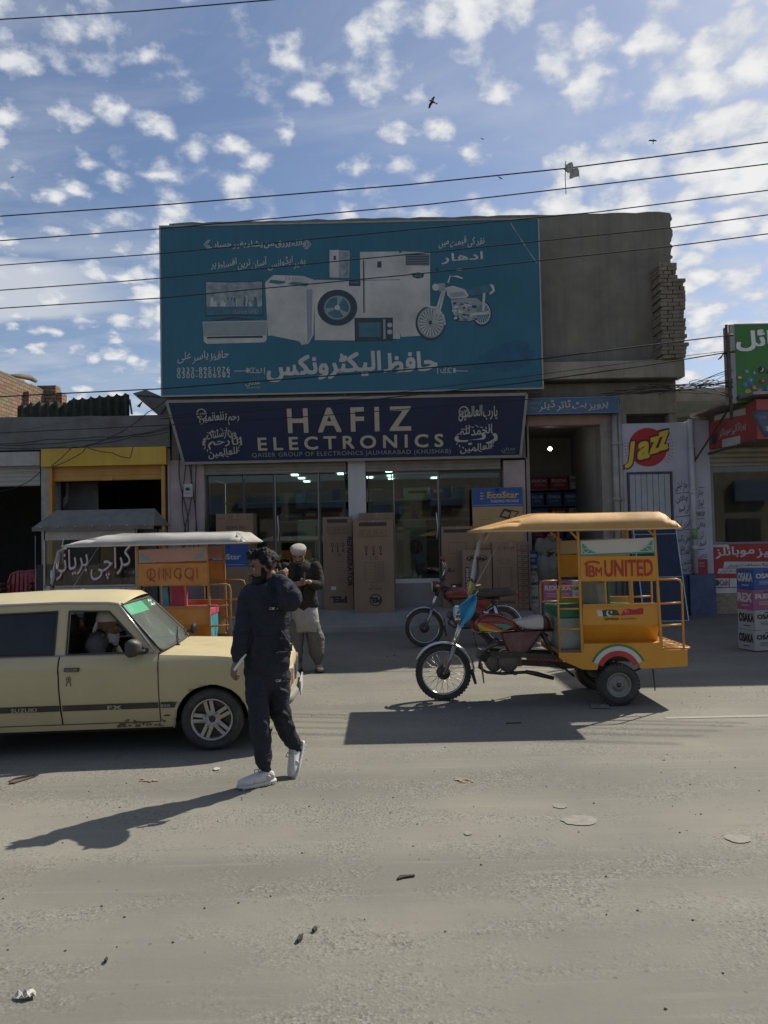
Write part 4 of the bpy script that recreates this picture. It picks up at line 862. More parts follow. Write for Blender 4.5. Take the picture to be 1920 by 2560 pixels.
m = MB(); wpx(m, NP, 'ELECTRONICS', *R1(424, 928), *R1(1190, 980), off=0.02, bold=0.035, space=1.5); m.build('second_line_lettering', p_ye, ns)
m = MB(); wpx(m, NP, 'QAISER GROUP OF ELECTRONICS JAUHARABAD (KHUSHAB)', *R1(398, 990), *R1(1222, 1013), off=0.02, bold=0.01, space=1.1); m.build('small_line_lettering', p_gr, ns)
m = MB(); wpx(m, NP, 'یا رب العالمین', *R1(1255, 800), *R1(1415, 865), off=0.02, bold=0.03, slope=3); wpx(m, NP, 'رحمة للعالمین', *R1(180, 828), *R1(345, 882), off=0.02, bold=0.03, slope=3)
for uu in (1276, 190): 
    a_ = NP.uv(*R1(uu, 828 if uu > 1000 else 838)); disc(m, NP, a_[0], a_[1], 0.10, 0.11, 0.02, 0, 20, 0.8); write(m, NP, 'محمد', (a_[0] - 0.07, a_[0] + 0.07, a_[1] - 0.06, a_[1] + 0.06), 0.021, bold=0.02)
m.build('verse_lettering', p_wh, ns)
m = MB()
def medallion(u, v, ru, rv, words_):
    a, b_ = NP.uv(*R1(u, v)); s_ = 14.8 / F / 1.659; ru *= s_; rv *= s_
    rows = len(words_)
    for k, wds in enumerate(words_):
        t = 1 - 2 * (k + 0.5) / rows; hw = ru * math.sqrt(max(0.05, 1 - t * t)) * 0.98
        write(m, NP, wds, (a - hw, a + hw, b_ + rv * (t - 1.25 / rows), b_ + rv * (t + 1.25 / rows)), 0.02 + 0.0004 * k, bold=0.02, slope=6)
    for k in range(26):
        t = k * 2 * PI / 26; q = 0.95 + 0.07 * math.sin(k * 2.3); p0 = (a + ru * 0.86 * math.cos(t), b_ + rv * 0.86 * math.sin(t)); p1 = (a + ru * q * math.cos(t + 0.16), b_ + rv * q * math.sin(t + 0.16))
        stroke(m, NP, [p0, p1], 0.016, 0.022)
medallion(275, 958, 84, 62, ['وما ارسلناک', 'الا رحمة', 'للعالمین']); medallion(1327, 940, 90, 58, ['الحمد للہ', 'رب', 'العالمین'])
m.build('round_calligraphy', p_wh, ns)
m = MB(); wpx(m, NP, 'عدنان', *R1(1432, 975), *R1(1490, 992), off=0.02, bold=0.02, slope=3); wpx(m, NP, 'SIGN NETWORK', *R1(1436, 994), *R1(1490, 1000), off=0.02); m.build('sign_maker_mark', p_gr, ns)
# --- blue tyre dealer's board
TY = 14.95; T = Pl((0, TY, 0)); Rb = reg(1290, 500, 2.633)
ts = thing('tyre_dealer_sign', 'narrow blue board lettered in white above the tyre and battery bay', 'sign', Pt(1430, 1010, TY))
x0, x1, z0, z1 = T.rect(1305, 993, 1547, 1034); m = MB(); m.box(x0, x1, TY, TY + 0.2, z0, z1); m.build('panel', M('blue_board', (0.045, 0.105, 0.20), 0.5, var=0.12, dust=0.25), ts)
m = MB(); e = 0.018; m.box(x0, x1, TY - 0.008, TY - 0.0005, z0, z0 + e); m.box(x0, x1, TY - 0.008, TY - 0.0005, z1 - e, z1); m.box(x1 - e, x1, TY - 0.008, TY - 0.0005, z0 + e, z1 - e); m.build('edge_frame', M('blue_edge', (0.10, 0.22, 0.36), 0.5, var=0.1), ts)
m = MB(); wpx(m, T, 'پرویز بٹ ٹائر ڈیلر', *Rb(150, 1312), *Rb(606, 1392), bold=0.02, slope=12); m.build('lettering', p_wh, ts)
m = MB(); wpx(m, T, '6540731', *Rb(76, 1328), *Rb(162, 1350), bold=0.01); wpx(m, T, '5799661', *Rb(70, 1360), *Rb(145, 1380), bold=0.01); m.build('phone_number', p_gr, ts)
# --- green sign with app icons, seen only in part, on its own frame
GYY = 13.5; GP = Pl((0, GYY, 0))
gs = thing('green_sign', 'tall green sign with round app icons and white Urdu lettering on a steel frame', 'sign', Pt(1880, 900, GYY))
x0, x1, z0, z1 = GP.rect(1834, 810, 2100, 1004); zmid = z1
x1 = x0 + 1.75
m = MB(); m.box(x0 + 0.03, x1, GYY, GYY + 0.25, z0, z1); m.build('panel', M('green_sign_sheet', (0.045, 0.17, 0.025), 0.45, var=0.15, scl=0.9), gs)
m = MB(); m.box(x0 - 0.05, x0 + 0.03, GYY - 0.01, GYY + 0.26, z0 - 0.01, z1 + 0.01); m.box(x0 + 0.03, x1, GYY - 0.01, GYY + 0.26, z1, z1 + 0.02); m.build('edge_frame', fr_w, gs)
m = MB(); u0_, v0_ = GP.uv(*R4(350, 232)); u1_, v1_ = GP.uv(*R4(545, 118))
write(m, GP, 'موبائل', (u0_, u0_ + 1.30, v0_ - 0.02, v1_ + 0.02), 0.006, bold=0.05, slope=0); m.build('lettering', M('bright_white_print', (0.72, 0.72, 0.70), 0.5, var=0.05), gs)
ic = [M('icon_' + n, c, 0.4, var=0.1) for n, c in (('blue', (0.06, 0.22, 0.42)), ('black', (0.02, 0.02, 0.03)), ('red', (0.42, 0.03, 0.05)), ('pink', (0.45, 0.08, 0.28)), ('yellow', (0.5, 0.36, 0.03)), ('violet', (0.20, 0.05, 0.30)), ('leaf_green', (0.06, 0.25, 0.07)))] + [p_wh]
m = MB(); sc4 = GYY / F / 2.459
def icon(u, v, r, mi, sq=False, k=0):
    a, b_ = GP.uv(*R4(u, v)); r *= sc4
    if sq: flat_uv(m, GP, [(a - r, b_ - r * 0.75), (a + r, b_ - r * 0.75), (a + r, b_ + r * 0.75), (a - r, b_ + r * 0.75)], 0.004 + k * 0.0006, mi)
    else: disc(m, GP, a, b_, r, None, 0.004 + k * 0.0006, mi, 24)
    return a, b_, r
rn = random.Random(4)
lst = [(408, 366, 14, 0), (455, 376, 12, 0), (502, 356, 23, 1), (545, 370, 16, 1), (432, 420, 18, 0), (402, 446, 16, 0), (438, 446, 14, 5), (487, 487, 24, 3), (418, 495, 22, 4), (398, 508, 14, 6), (440, 515, 18, 4), (385, 520, 16, 0), (358, 530, 15, 1), (378, 505, 14, 6), (455, 465, 13, 4), (470, 532, 28, 5), (520, 505, 20, 6), (515, 545, 22, 2), (545, 470, 20, 0), (560, 520, 26, 3), (590, 480, 24, 6), (600, 420, 22, 2), (580, 380, 18, 5), (610, 530, 26, 0), (640, 500, 20, 4)]
for k, (u, v, r, c_) in enumerate(lst): icon(u, v, r, c_, False, k)
for k, (u, v) in enumerate(((364, 404), (508, 424))): a, b_, r = icon(u, v, 17 if k else 14, 2, True, 30); flat_uv(m, GP, [(a - r * 0.3, b_ - r * 0.4), (a + r * 0.45, b_), (a - r * 0.3, b_ + r * 0.4)], 0.024, 7); flat_uv(m, GP, [(a - r * 0.75, b_ - r * 0.52), (a + r * 0.75, b_ - r * 0.52), (a + r * 0.75, b_ + r * 0.52), (a - r * 0.75, b_ + r * 0.52)], 0.0232, 7 if not k else 2)
for u, v, g_, h_ in ((408, 366, 'in', 9), (502, 356, '♪', 14), (455, 376, 't', 8)):
    a, b_ = GP.uv(*R4(u, v)); write(m, GP, g_, (a - h_ * sc4 * 0.8, a + h_ * sc4 * 0.8, b_ - h_ * sc4, b_ + h_ * sc4), 0.024, 7, bold=0.03)
a, b_ = GP.uv(*R4(432, 420)); flat_uv(m, GP, [(a - 0.022, b_ - 0.004), (a + 0.028, b_ + 0.022), (a + 0.008, b_ - 0.026), (a, b_ - 0.010)], 0.024, 7)
a, b_ = GP.uv(*R4(487, 485)); disc(m, GP, a - 0.014, b_ + 0.008, 0.016, None, 0.024, 7, 12); disc(m, GP, a + 0.014, b_ + 0.008, 0.016, None, 0.0243, 7, 12); flat_uv(m, GP, [(a - 0.029, b_ + 0.003), (a, b_ - 0.034), (a + 0.029, b_ + 0.003)], 0.0246, 7)
a, b_ = GP.uv(*R4(470, 532)); r = 0.045
flat_uv(m, GP, [(a - r, b_ - r), (a + r, b_ - r), (a + r, b_ + r), (a - r, b_ + r)], 0.024, 7); flat_uv(m, GP, [(a - r * .78, b_ - r * .78), (a + r * .78, b_ - r * .78), (a + r * .78, b_ + r * .78), (a - r * .78, b_ + r * .78)], 0.0245, 5); disc(m, GP, a, b_, r * 0.5, None, 0.025, 7, 16, 0.6)
m.build('app_icons', ic, gs)
m = MB(); m.box(x0 + 0.5, x0 + 0.58, GYY + 0.26, GYY + 0.34, 3.9, z1 - 0.1); m.box(x1 - 0.4, x1 - 0.32, GYY + 0.26, GYY + 0.34, 3.9, z1 - 0.1); m.build('mounting_post', iron, gs)
wp = thing('wire_pole', 'thin rusty steel pole carrying wires beside the green sign', 'pole', Pt(1822, 1050, 13.2)); px0 = Pt(1822, 930, 13.2).x
m = MB(); m.tube([(px0 + 0.02, 13.2, Pt(1822, 1050, 13.2).z), (px0 - 0.01, 13.2, Pt(1822, 812, 13.2).z)], 0.03, 8); m.build('shaft', iron, wp)
m = MB(); zc = Pt(1822, 879, 13.2).z; m.cyl((px0 - 0.06, 13.2, zc), (px0 + 0.12, 13.2, zc), 0.025, 8); zc = Pt(1822, 838, 13.2).z; m.cyl((px0 - 0.04, 13.2, zc), (px0 + 0.10, 13.2, zc), 0.02, 8); m.build('wire_arm', iron, wp)
# --- red awning box of the phone shop
AX0 = Pt(1773, 1085, 15.15).x; AYF = 13.2
aw = thing('awning_sign', 'red boxed awning sign with a phone picture jutting out over the phone shop', 'awning sign', (AX0, 14.2, 3.6))
SPn = Pl((AX0, 15.2, 0), (0, -1, 0)); FPn = Pl((0, AYF, 0))
awr = M('awning_red', (0.34, 0.035, 0.035), 0.45, var=0.12, scl=1.5, dust=0.15)
zt0, zt1 = SPn.uv(1873, 1005)[1], SPn.uv(1800, 1040)[1]; uN = 15.2 - AYF
zb0 = SPn.uv(1871, 1104)[1]; zb1 = SPn.uv(1775, 1122)[1]
m = MB(); m.prism([SPn.pt(0.02, zb1), SPn.pt(uN, zb0), SPn.pt(uN, zt0), SPn.pt(0.02, zt0 - 0.12)], (0.05, 0, 0)); m.prism([FPn.pt(AX0 + 0.05, zb0 - 0.0), FPn.pt(16, zb0), FPn.pt(16, zt0 + 0.1), FPn.pt(AX0 + 0.05, zt0)], (0, 0.05, 0)); m.build('panel', awr, aw)
m = MB(); m.prism([(AX0 - 0.35, 15.2, zt0 + 0.02), (AX0 - 0.12, AYF - 0.15, zt0 + 0.06), (16, AYF - 0.15, zt0 + 0.25), (16, 15.6, zt0 + 0.25), (AX0, 15.6, zt0 + 0.03)], (0, 0, 0.05)); m.build('awning_roof', M('awning_tin', (0.30, 0.29, 0.27), 0.5, 0.4, var=0.3, dust=0.3), aw)
SPo = Pl((AX0, 15.2, 0), (0, -1, 0)); m = MB()
Ra = reg(1300, 980, 2.676)
wpx(m, SPo, 'پیراڈائیز موبائلز', *Ra(1335, 215), *Ra(1515, 290), off=0.008, bold=0.02, slope=4)
for q in (((1302, 158), (1510, 106), (1512, 150), (1300, 192)), ((1355, 318), (1475, 292), (1475, 350), (1352, 372))): flat(m, SPo, [Ra(*p) for p in q][::-1], 0.004)
m.build('awning_lettering', p_wh, aw)
m = MB(); flat(m, SPo, [Ra(*p) for p in ((1285, 290), (1318, 270), (1312, 350), (1280, 345))], 0.005, 0); flat(m, FPn, [Ra(*p) for p in ((1545, 140), (1600, 118), (1900, 118), (1900, 310), (1630, 300))], 0.004, 0); flat(m, FPn, [Ra(*p) for p in ((1565, 150), (1602, 130), (1900, 130), (1900, 290), (1640, 280))], 0.006, 1); flat(m, FPn, [Ra(*p) for p in ((1640, 230), (1900, 210), (1900, 262), (1650, 262))], 0.008, 2)
m.build('phone_picture', [p_dk, M('phone_screen_print', (0.05, 0.06, 0.10), 0.3, var=0.4, scl=4), p_gr], aw)
m = MB(); wpx(m, FPn, 'NOKIA', *Ra(1600, 158), *Ra(1645, 178), off=0.009, bold=0.02); m.build('phone_caption', p_gr, aw)
m = MB(); q0 = (AX0 - 0.10, 15.15, zb1 - 0.05)
m.bar((AX0 - 0.03, 15.15, zb1 - 0.1), (AX0 - 0.03, AYF + 0.05, zb0 - 0.02), 0.03, 0.04); m.bar((AX0 - 0.35, 15.15, zt0), (AX0 - 0.30, 15.15, zb1 - 0.25), 0.03, 0.03); m.bar((AX0 - 0.3, 15.1, zb1 - 0.2), (AX0, 14.3, zt0), 0.025, 0.025); m.build('bracket', iron, aw)
m = MB(); m.cyl((AX0 + 0.55, AYF - 0.03, zb0 + 0.04), (16, AYF - 0.03, zb0 + 0.04), 0.02, 8); m.build('tube_light', M('unlit_tube', (0.75, 0.75, 0.72), 0.3), aw)
set_origin((0, 0, 0))
# ------------------------------------------------------------------ wheels and motorcycles
rub = M('tyre_rubber', (0.030, 0.029, 0.028), 0.8, var=0.2, scl=12, dust=0.55, dcol=(0.13, 0.115, 0.09), dscl=9)
chrome = M('chrome', (0.62, 0.62, 0.62), 0.18, 1.0, var=0.05, dust=0.12)
steel = M('dull_steel', (0.35, 0.34, 0.33), 0.4, 0.8, var=0.15, dust=0.3)
engine_m = M('oily_engine_alloy', (0.11, 0.105, 0.10), 0.5, 0.5, var=0.3, scl=14, dust=0.35)
blk = M('black_enamel', (0.014, 0.014, 0.015), 0.4, var=0.2, dust=0.25)
blk_p = M('black_plastic', (0.018, 0.018, 0.019), 0.55, var=0.2, dust=0.2)
vinyl = M('black_vinyl', (0.016, 0.015, 0.015), 0.5, var=0.2, dust=0.25)
lensm = M('headlamp_glass', (0.55, 0.55, 0.53), 0.12, 0.3, var=0.05)
orange_l = M('orange_lens', (0.75, 0.22, 0.02), 0.25, var=0.08)
red_l = M('red_lens', (0.45, 0.02, 0.02), 0.25, var=0.08)
def tyre_mesh(c, ax, R, w, Ri, n=44, knob=True):
    m = MB(); h = w / 2; r = R
    prof = [(Ri, -h * 0.72), (Ri + 0.008, -h * 0.9), ((Ri + r) / 2, -h), (r - 0.022, -h * 0.93), (r - 0.005, -h * 0.66), (r, -h * 0.3), (r, h * 0.3), (r - 0.005, h * 0.66), (r - 0.022, h * 0.93), ((Ri + r) / 2, h), (Ri + 0.008, h * 0.9), (Ri, h * 0.72)]
    m.lathe(prof, c, ax, n, 0, True, True)
    if knob:
        ax = Vector(ax).normalized(); a = ax.orthogonal().normalized(); b = ax.cross(a)
        for k in range(n):
            t = 2 * PI * (k + 0.5) / n; rad = a * math.cos(t) + b * math.sin(t); tn = ax.cross(rad)
            for sd in (-1, 1): m.obox(Vector(c) + rad * (r - 0.006) + ax * sd * h * 0.55, rad * 0.010, tn * R * PI / n * 0.62, ax * h * 0.30)
    return m
def spoked_wheel(root, name, c, R=0.297, w=0.075):
    c = Vector(c); ax = (0, 1, 0); ty = tyre_mesh(c, ax, R, w, R - 0.062, 48, True)
    t = ty.build(name, rub, root)
    m = MB(); q = R - 0.062; m.lathe([(q + 0.004, -0.026), (q - 0.010, -0.024), (q - 0.014, 0), (q - 0.010, 0.024), (q + 0.004, 0.026), (q - 0.004, 0)], c, ax, 40, 0, True, True); m.build('rim', chrome, t)
    m = MB(); rn = 32
    for k in range(rn):
        a = 2 * PI * k / rn; b = a + (0.5 if k % 2 else -0.5); sy = 0.028 if (k // 2) % 2 else -0.028
        m.tube([c + Vector((0.055 * math.cos(b), sy, 0.055 * math.sin(b))), c + Vector((q * math.cos(a), 0, q * math.sin(a)))], 0.0022, 4)
    m.build('spokes', steel, t)
    m = MB(); m.lathe([(0.0, -0.05), (0.035, -0.05), (0.074, -0.035), (0.074, 0.03), (0.03, 0.05), (0.0, 0.05)], c, ax, 24); m.cyl(c - Vector((0, 0.085, 0)), c + Vector((0, 0.085, 0)), 0.012, 10); m.build('hub', M('sooty_hub', (0.035, 0.033, 0.032), 0.5, 0.4, var=0.2, dust=0.3), t)
    return t
def bike(root, ox, oy, paint, kind='trike', seat_m=None, decal=True):
    """small commuter motorcycle facing -x; side outline in 1/489 m steps measured from the front axle"""
    K = 0.002044
    def L(u, v, y=0.0):
        x = (u - 278) * K; return Vector((ox + x, oy + y, 0.297 + (915 - v) * K - 0.021 * x))
    C = lambda pts, y=0.0: [L(u, v, y) for u, v in pts]
    spoked_wheel(root, 'front_wheel', L(278, 915))
    m = MB()
    def fend(mb, cu, cv, r, a0, a1, wd, n=22):
        rings = []
        for i in range(n + 1):
            t = math.radians(a0 + (a1 - a0) * i / n); c = L(cu, cv); d = Vector((math.cos(t), 0, math.sin(t)))
            rings.append([c + d * (r - 0.028 * (1 - math.cos(q))) + Vector((0, wd * math.sin(q), 0)) for q in [math.radians(-75 + 150 * k / 8) for k in range(9)]])
        mb.loft(rings, 0, True, False, False)
    fend(m, 278, 915, 0.338, 152, 0, 0.055); fe = m.build('front_fender', chrome if kind == 'trike' else M('fender_chrome', (0.55, 0.56, 0.57), 0.2, 0.9, var=0.1, dust=0.15), root); add_mod(fe, 'SOLIDIFY', thickness=0.004)
    m = MB(); m.prism([L(418, 905, -0.04), L(436, 900, -0.04), L(452, 972, -0.04), L(440, 975, -0.04)], (0, 0.08, 0)); m.build('mud_flap', blk_p, root)
    m = MB()
    for sy in (-0.085, 0.085):
        m.tube(C([(285, 912), (335, 775)], sy), [0.021, 0.023], 12, 0); m.tube(C([(333, 780), (385, 630)], sy), 0.016, 10, 1)
        m.tube(C([(372, 668), (428, 555)], sy), 0.024, 10, 2); m.cyl(L(278, 915, sy * 0.4), L(278, 915, sy * 1.15), 0.014, 8, 0)
    m.build('fork', [steel, chrome, paint if kind == 'trike' else blk], root)
    m = MB(); m.tube(C([(420, 590), (455, 680)]), 0.030, 10); 
    for sy in (-0.05, 0.05): m.tube(C([(430, 600), (560, 640), (690, 700), (860, 690)], sy), 0.014, 8)
    m.tube(C([(450, 670), (520, 760), (560, 850), (640, 880)]), 0.022, 8); m.tube(C([(690, 690), (640, 800), (640, 890)]), 0.020, 8)
    m.tube(C([(700, 690), (800, 700), (830, 720)], -0.06), 0.013, 8); m.tube(C([(795, 690), (845, 790), (900, 850)], -0.09), 0.016, 8); m.tube(C([(795, 690), (845, 790), (900, 850)], 0.09), 0.016, 8)
    m.tube(C([(795, 695), (720, 800)], -0.09), 0.012, 8)
    m.build('frame', blk, root)
    # tank
    prof = [(424, 668, .03, .02), (430, 640, .075, .05), (455, 622, .11, .075), (500, 612, .125, .09), (560, 612, .125, .085), (610, 628, .115, .07), (655, 652, .09, .05), (688, 684, .05, .02)]
    top = [(424, 660), (432, 632), (458, 613), (500, 602), (556, 599), (606, 612), (650, 638), (686, 676)]
    bot = [(428, 690), (440, 700), (458, 706), (500, 706), (556, 702), (606, 697), (652, 692), (690, 690)]
    rings = []
    for (tu, tv), (bu, bv), (_, _, w, _) in zip(top, bot, prof):
        a, b = L(tu, tv), L(bu, bv); c = (a + b) / 2; h = (a - b) / 2; rg_ = []
        for k in range(20):
            t = 2 * PI * k / 20; sx, sy = math.cos(t), math.sin(t); e = 0.62
            rg_.append(c + h * math.copysign(abs(sx) ** e, sx) + Vector((0, w * math.copysign(abs(sy) ** e, sy), 0)))
        rings.append(rg_)
    m = MB(); m.loft(rings); tk = m.build('fuel_tank', paint, root); add_mod(tk, 'SUBSURF', levels=1, render_levels=1)
    m = MB(); m.lathe([(0, 0.012), (0.03, 0.012), (0.036, 0.0), (0.036, -0.02), (0, -0.02)], L(510, 598), (0, 0, 1), 18); m.build('filler_cap', chrome, tk)
    if decal:
        TPn = Pl((ox, oy - 0.127, 0)); m = MB()
        def fl(pts, mi, off=0.0): m.poly([L(u, v, -0.128 - off) for u, v in pts], mi)
        fl([(455, 655), (470, 645), (500, 670), (560, 690), (640, 672), (560, 696), (500, 690), (468, 676)], 0); fl([(462, 650), (490, 648), (540, 664), (585, 686), (560, 690), (500, 672)], 1, 0.002); fl([(540, 654), (600, 652), (640, 668), (600, 682), (570, 672)], 2, 0.003); fl([(458, 668), (475, 682), (520, 692), (470, 690)], 3, 0.004)
        m.build('tank_decal', [M('decal_yellow', (0.62, 0.42, 0.03), 0.4), M('decal_orange', (0.55, 0.14, 0.03), 0.4), M('decal_teal', (0.10, 0.26, 0.24), 0.4), M('decal_lime', (0.28, 0.38, 0.06), 0.4)], tk)
    # seat
    if kind == 'trike':
        st = [(650, 640, 652), (690, 634, 680), (730, 624, 688), (770, 612, 688), (805, 608, 688), (828, 618, 686), (838, 640, 680)]; wd_ = [0.07, .10, .115, .125, .13, .125, .10]
    else:
        st = [(610, 640, 668), (680, 632, 682), (740, 624, 686), (820, 612, 684), (900, 604, 676), (960, 606, 670), (985, 622, 660)]; wd_ = [0.07, .10, .115, .12, .12, .11, .08]
    rings = []
    for (u, a, b), w in zip(st, wd_):
        p, q = L(u, a), L(u, b); c = (p + q) / 2; h = (p - q) / 2
        rings.append([c + h * math.copysign(abs(math.cos(t)) ** 0.55, math.cos(t)) + Vector((0, w * math.copysign(abs(math.sin(t)) ** 0.55, math.sin(t)), 0)) for t in [2 * PI * k / 20 for k in range(20)]])
    m = MB(); m.loft(rings); se = m.build('seat', seat_m or vinyl, root); add_mod(se, 'SUBSURF', levels=1, render_levels=1)
    if kind == 'trike':
        m = MB(); rr = [[c + Vector((0.006 * (i - 1), 0, 0)) for c in rings[4 + i]] for i in range(3)]; ctr = [sum(r_, Vector()) / 20 for r_ in rr]; rr = [[cc + (p - cc) * 1.03 for p in r_] for r_, cc in zip(rr, ctr)]
        m.loft(rr); m.build('seat_end_cover', M('maroon_vinyl', (0.07, 0.018, 0.02), 0.5, var=0.2, dust=0.2), se)
    # side cover and box
    m = MB()
    for sy in (-0.10, 0.075): m.prism([L(u, v, sy) for u, v in ((588, 705), (640, 700), (798, 692), (762, 735), (716, 800), (690, 812), (622, 806), (604, 760))], (0, 0.025, 0))
    m.build('side_cover', M('peeling_red_panel', (0.16, 0.018, 0.018), 0.5, var=0.25, scl=10, dust=0.75, dcol=(0.26, 0.22, 0.20), dscl=7) if kind == 'trike' else paint, root, bevel=0.008)
    # engine
    m = MB()
    m.cyl(L(612, 852, -0.14), L(612, 852, 0.12), 0.105, 26); m.cyl(L(612, 852, -0.152), L(612, 852, -0.14), 0.085, 24); m.cyl(L(540, 862, -0.10), L(540, 862, 0.10), 0.085, 22)
    m.obox(L(580, 855), Vector((0.12, 0, 0)), Vector((0, 0.085, 0)), Vector((0, 0, 0.07))); m.obox(L(652, 848), Vector((0.07, 0, 0)), Vector((0, 0.09, 0)), Vector((0, 0, 0.06)))
    a, b = L(545, 845), L(474, 818); d = (b - a).normalized()
    for k in range(9):
        p = a + d * (0.035 + 0.014 * k); up = Vector((0, 1, 0)).cross(d); m.obox(p, d * 0.003, Vector((0, 0.075, 0)), up * 0.062)
    m.obox(a + d * 0.08, d * 0.09, Vector((0, 0.045, 0)), Vector((0, 1, 0)).cross(d) * 0.04); m.obox(b, d * 0.035, Vector((0, 0.055, 0)), Vector((0, 1, 0)).cross(d) * 0.05)
    m.tube(C([(500, 790), (530, 770), (560, 760)], -0.05), 0.026, 10); m.ball(L(560, 752), (0.04, 0.06, 0.04), 12)
    m.build('engine', engine_m, root, bevel=0.003)
    m = MB(); m.tube(C([(470, 830), (462, 880), (500, 905), (580, 912), (700, 905), (760, 915)], -0.11), 0.017, 10); m.tube(C([(700, 900), (760, 912), (845, 934)], -0.14), [0.022, 0.026, 0.020], 12); m.build('exhaust', blk, root)
    m = MB(); m.tube([L(640, 905, -0.17), L(640, 905, 0.17)], 0.012, 8); m.box(L(640, 905).x - 0.02, L(640, 905).x + 0.02, oy - 0.22, oy - 0.13, L(640, 905).z - 0.012, L(640, 905).z + 0.012); m.tube(C([(585, 880), (560, 905), (525, 900)], -0.15), 0.008, 6); m.build('foot_rest', blk_p, root)
    # cables, handlebar, lamp
    m = MB()
    for k, sy in enumerate((-0.05, 0.0, 0.05)): m.tube([L(438, 545, sy), L(420, 600, sy * 1.6 - 0.04), L(440, 690, -0.03 + sy), L(500, 740, sy)], 0.005, 5)
    m.build('control_cable', blk, root)
    m = MB(); m.tube([L(500, 470, -0.36), L(455, 478, -0.27), L(432, 520, -0.15), L(428, 548, -0.06), L(428, 548, 0.06), L(432, 520, 0.15), L(455, 478, 0.27), L(500, 470, 0.36)], 0.011, 10, 1); m.tube([L(505, 469, -0.38), L(462, 476, -0.29)], 0.017, 10, 0); m.tube([L(505, 469, 0.38), L(462, 476, 0.29)], 0.017, 10, 0)
    if kind != 'trike':
        for sy in (-0.24, 0.24):
            m.tube([L(455, 478, sy), L(445, 430, sy), L(430, 398, sy * 1.1)], 0.006, 6, 1); m.ball(L(430, 390, sy * 1.15), (0.03, 0.065, 0.04), 12, 2)
    m.build('handlebar', [blk_p, chrome, M('mirror_red_shell', (0.25, 0.03, 0.02), 0.4)], root)
    m = MB(); c = L(372, 600); m.lathe([(0, 0.085), (0.05, 0.075), (0.078, 0.03), (0.085, -0.03), (0.083, -0.05)], c, (1, 0, 0), 24); hl = m.build('headlight', blk_p if kind != 'trike' else chrome, root)
    m = MB(); m.lathe([(0.083, -0.05), (0.06, -0.066), (0, -0.074)], c, (1, 0, 0), 24); m.build('lens', lensm, hl)
    for sy in (-0.17, 0.17):
        m = MB(); m.tube([L(385, 590, sy * 0.4), L(385, 590, sy * 0.85)], 0.007, 6, 1); m.ball(L(382, 590, sy), (0.035, 0.03, 0.026), 12, 0); m.build('indicator', [orange_l, blk_p], root)
    m = MB(); m.lathe([(0.0, 0.03), (0.045, 0.03), (0.05, 0.0), (0.035, -0.05), (0, -0.05)], L(425, 535), Vector((-0.4, 0, 1)), 18); m.build('speedometer', blk_p, root)
    if kind != 'trike':
        rc = L(278, 915) + Vector((1.20, 0, 0)); spoked_wheel(root, 'rear_wheel', rc, 0.29, 0.085)
        m = MB(); rings = []
        for i in range(17):
            t = math.radians(150 - 170 * i / 16); d = Vector((math.cos(t), 0, math.sin(t))); rings.append([rc + d * (0.345 - 0.03 * (1 - math.cos(q))) + Vector((0, 0.065 * math.sin(q), 0)) for q in [math.radians(-75 + 150 * k / 6) for k in range(7)]])
        m.loft(rings, 0, True, False, False); rfd = m.build('rear_fender', chrome, root); add_mod(rfd, 'SOLIDIFY', thickness=0.004)
        m = MB(); 
        for sy in (-0.13, 0.13): m.tube([rc + Vector((0, sy, 0)), rc + Vector((-0.12, sy, 0.33))], 0.025, 10); m.tube([rc + Vector((0, sy, 0)), L(640, 890, sy * 0.6)], 0.018, 8)
        m.build('shock_absorber', chrome, root)
        m = MB(); m.tube([L(470, 835, 0.12), L(470, 890, 0.13), L(560, 915, 0.14), L(700, 905, 0.15), rc + Vector((0.2, 0.15, 0.03))], [0.017, 0.017, 0.02, 0.035, 0.04], 12); m.build('silencer', chrome, root)
        m = MB(); m.ball(L(985, 650), (0.04, 0.06, 0.04), 12); m.build('tail_light', red_l, root)
        m = MB(); m.tube([L(640, 900, -0.1), L(660, 1040, -0.26)], 0.011, 8); m.build('side_stand', blk, root)
red_bike = M('metallic_red', (0.20, 0.012, 0.015), 0.25, 0.3, var=0.12, coat=0.6, dust=0.12)
dred = M('dark_red_paint', (0.15, 0.012, 0.016), 0.25, 0.2, var=0.1, coat=0.6, dust=0.1)
white_vinyl = M('shiny_white_vinyl', (0.62, 0.60, 0.54), 0.3, var=0.1, dust=0.15)
PBx = Pt(1062, 1622, 12.1).x
pbk = thing('motorcycle', 'red motorcycle with black seat parked behind the yellow rickshaw at the shop step', 'motorcycle', (PBx + 0.6, 12.1, 0.055)); set_origin((PBx + 0.6, 12.1, 0)); bike(pbk, PBx, 12.1, dred, 'solo', None, False); pbk.location.z = 0.05
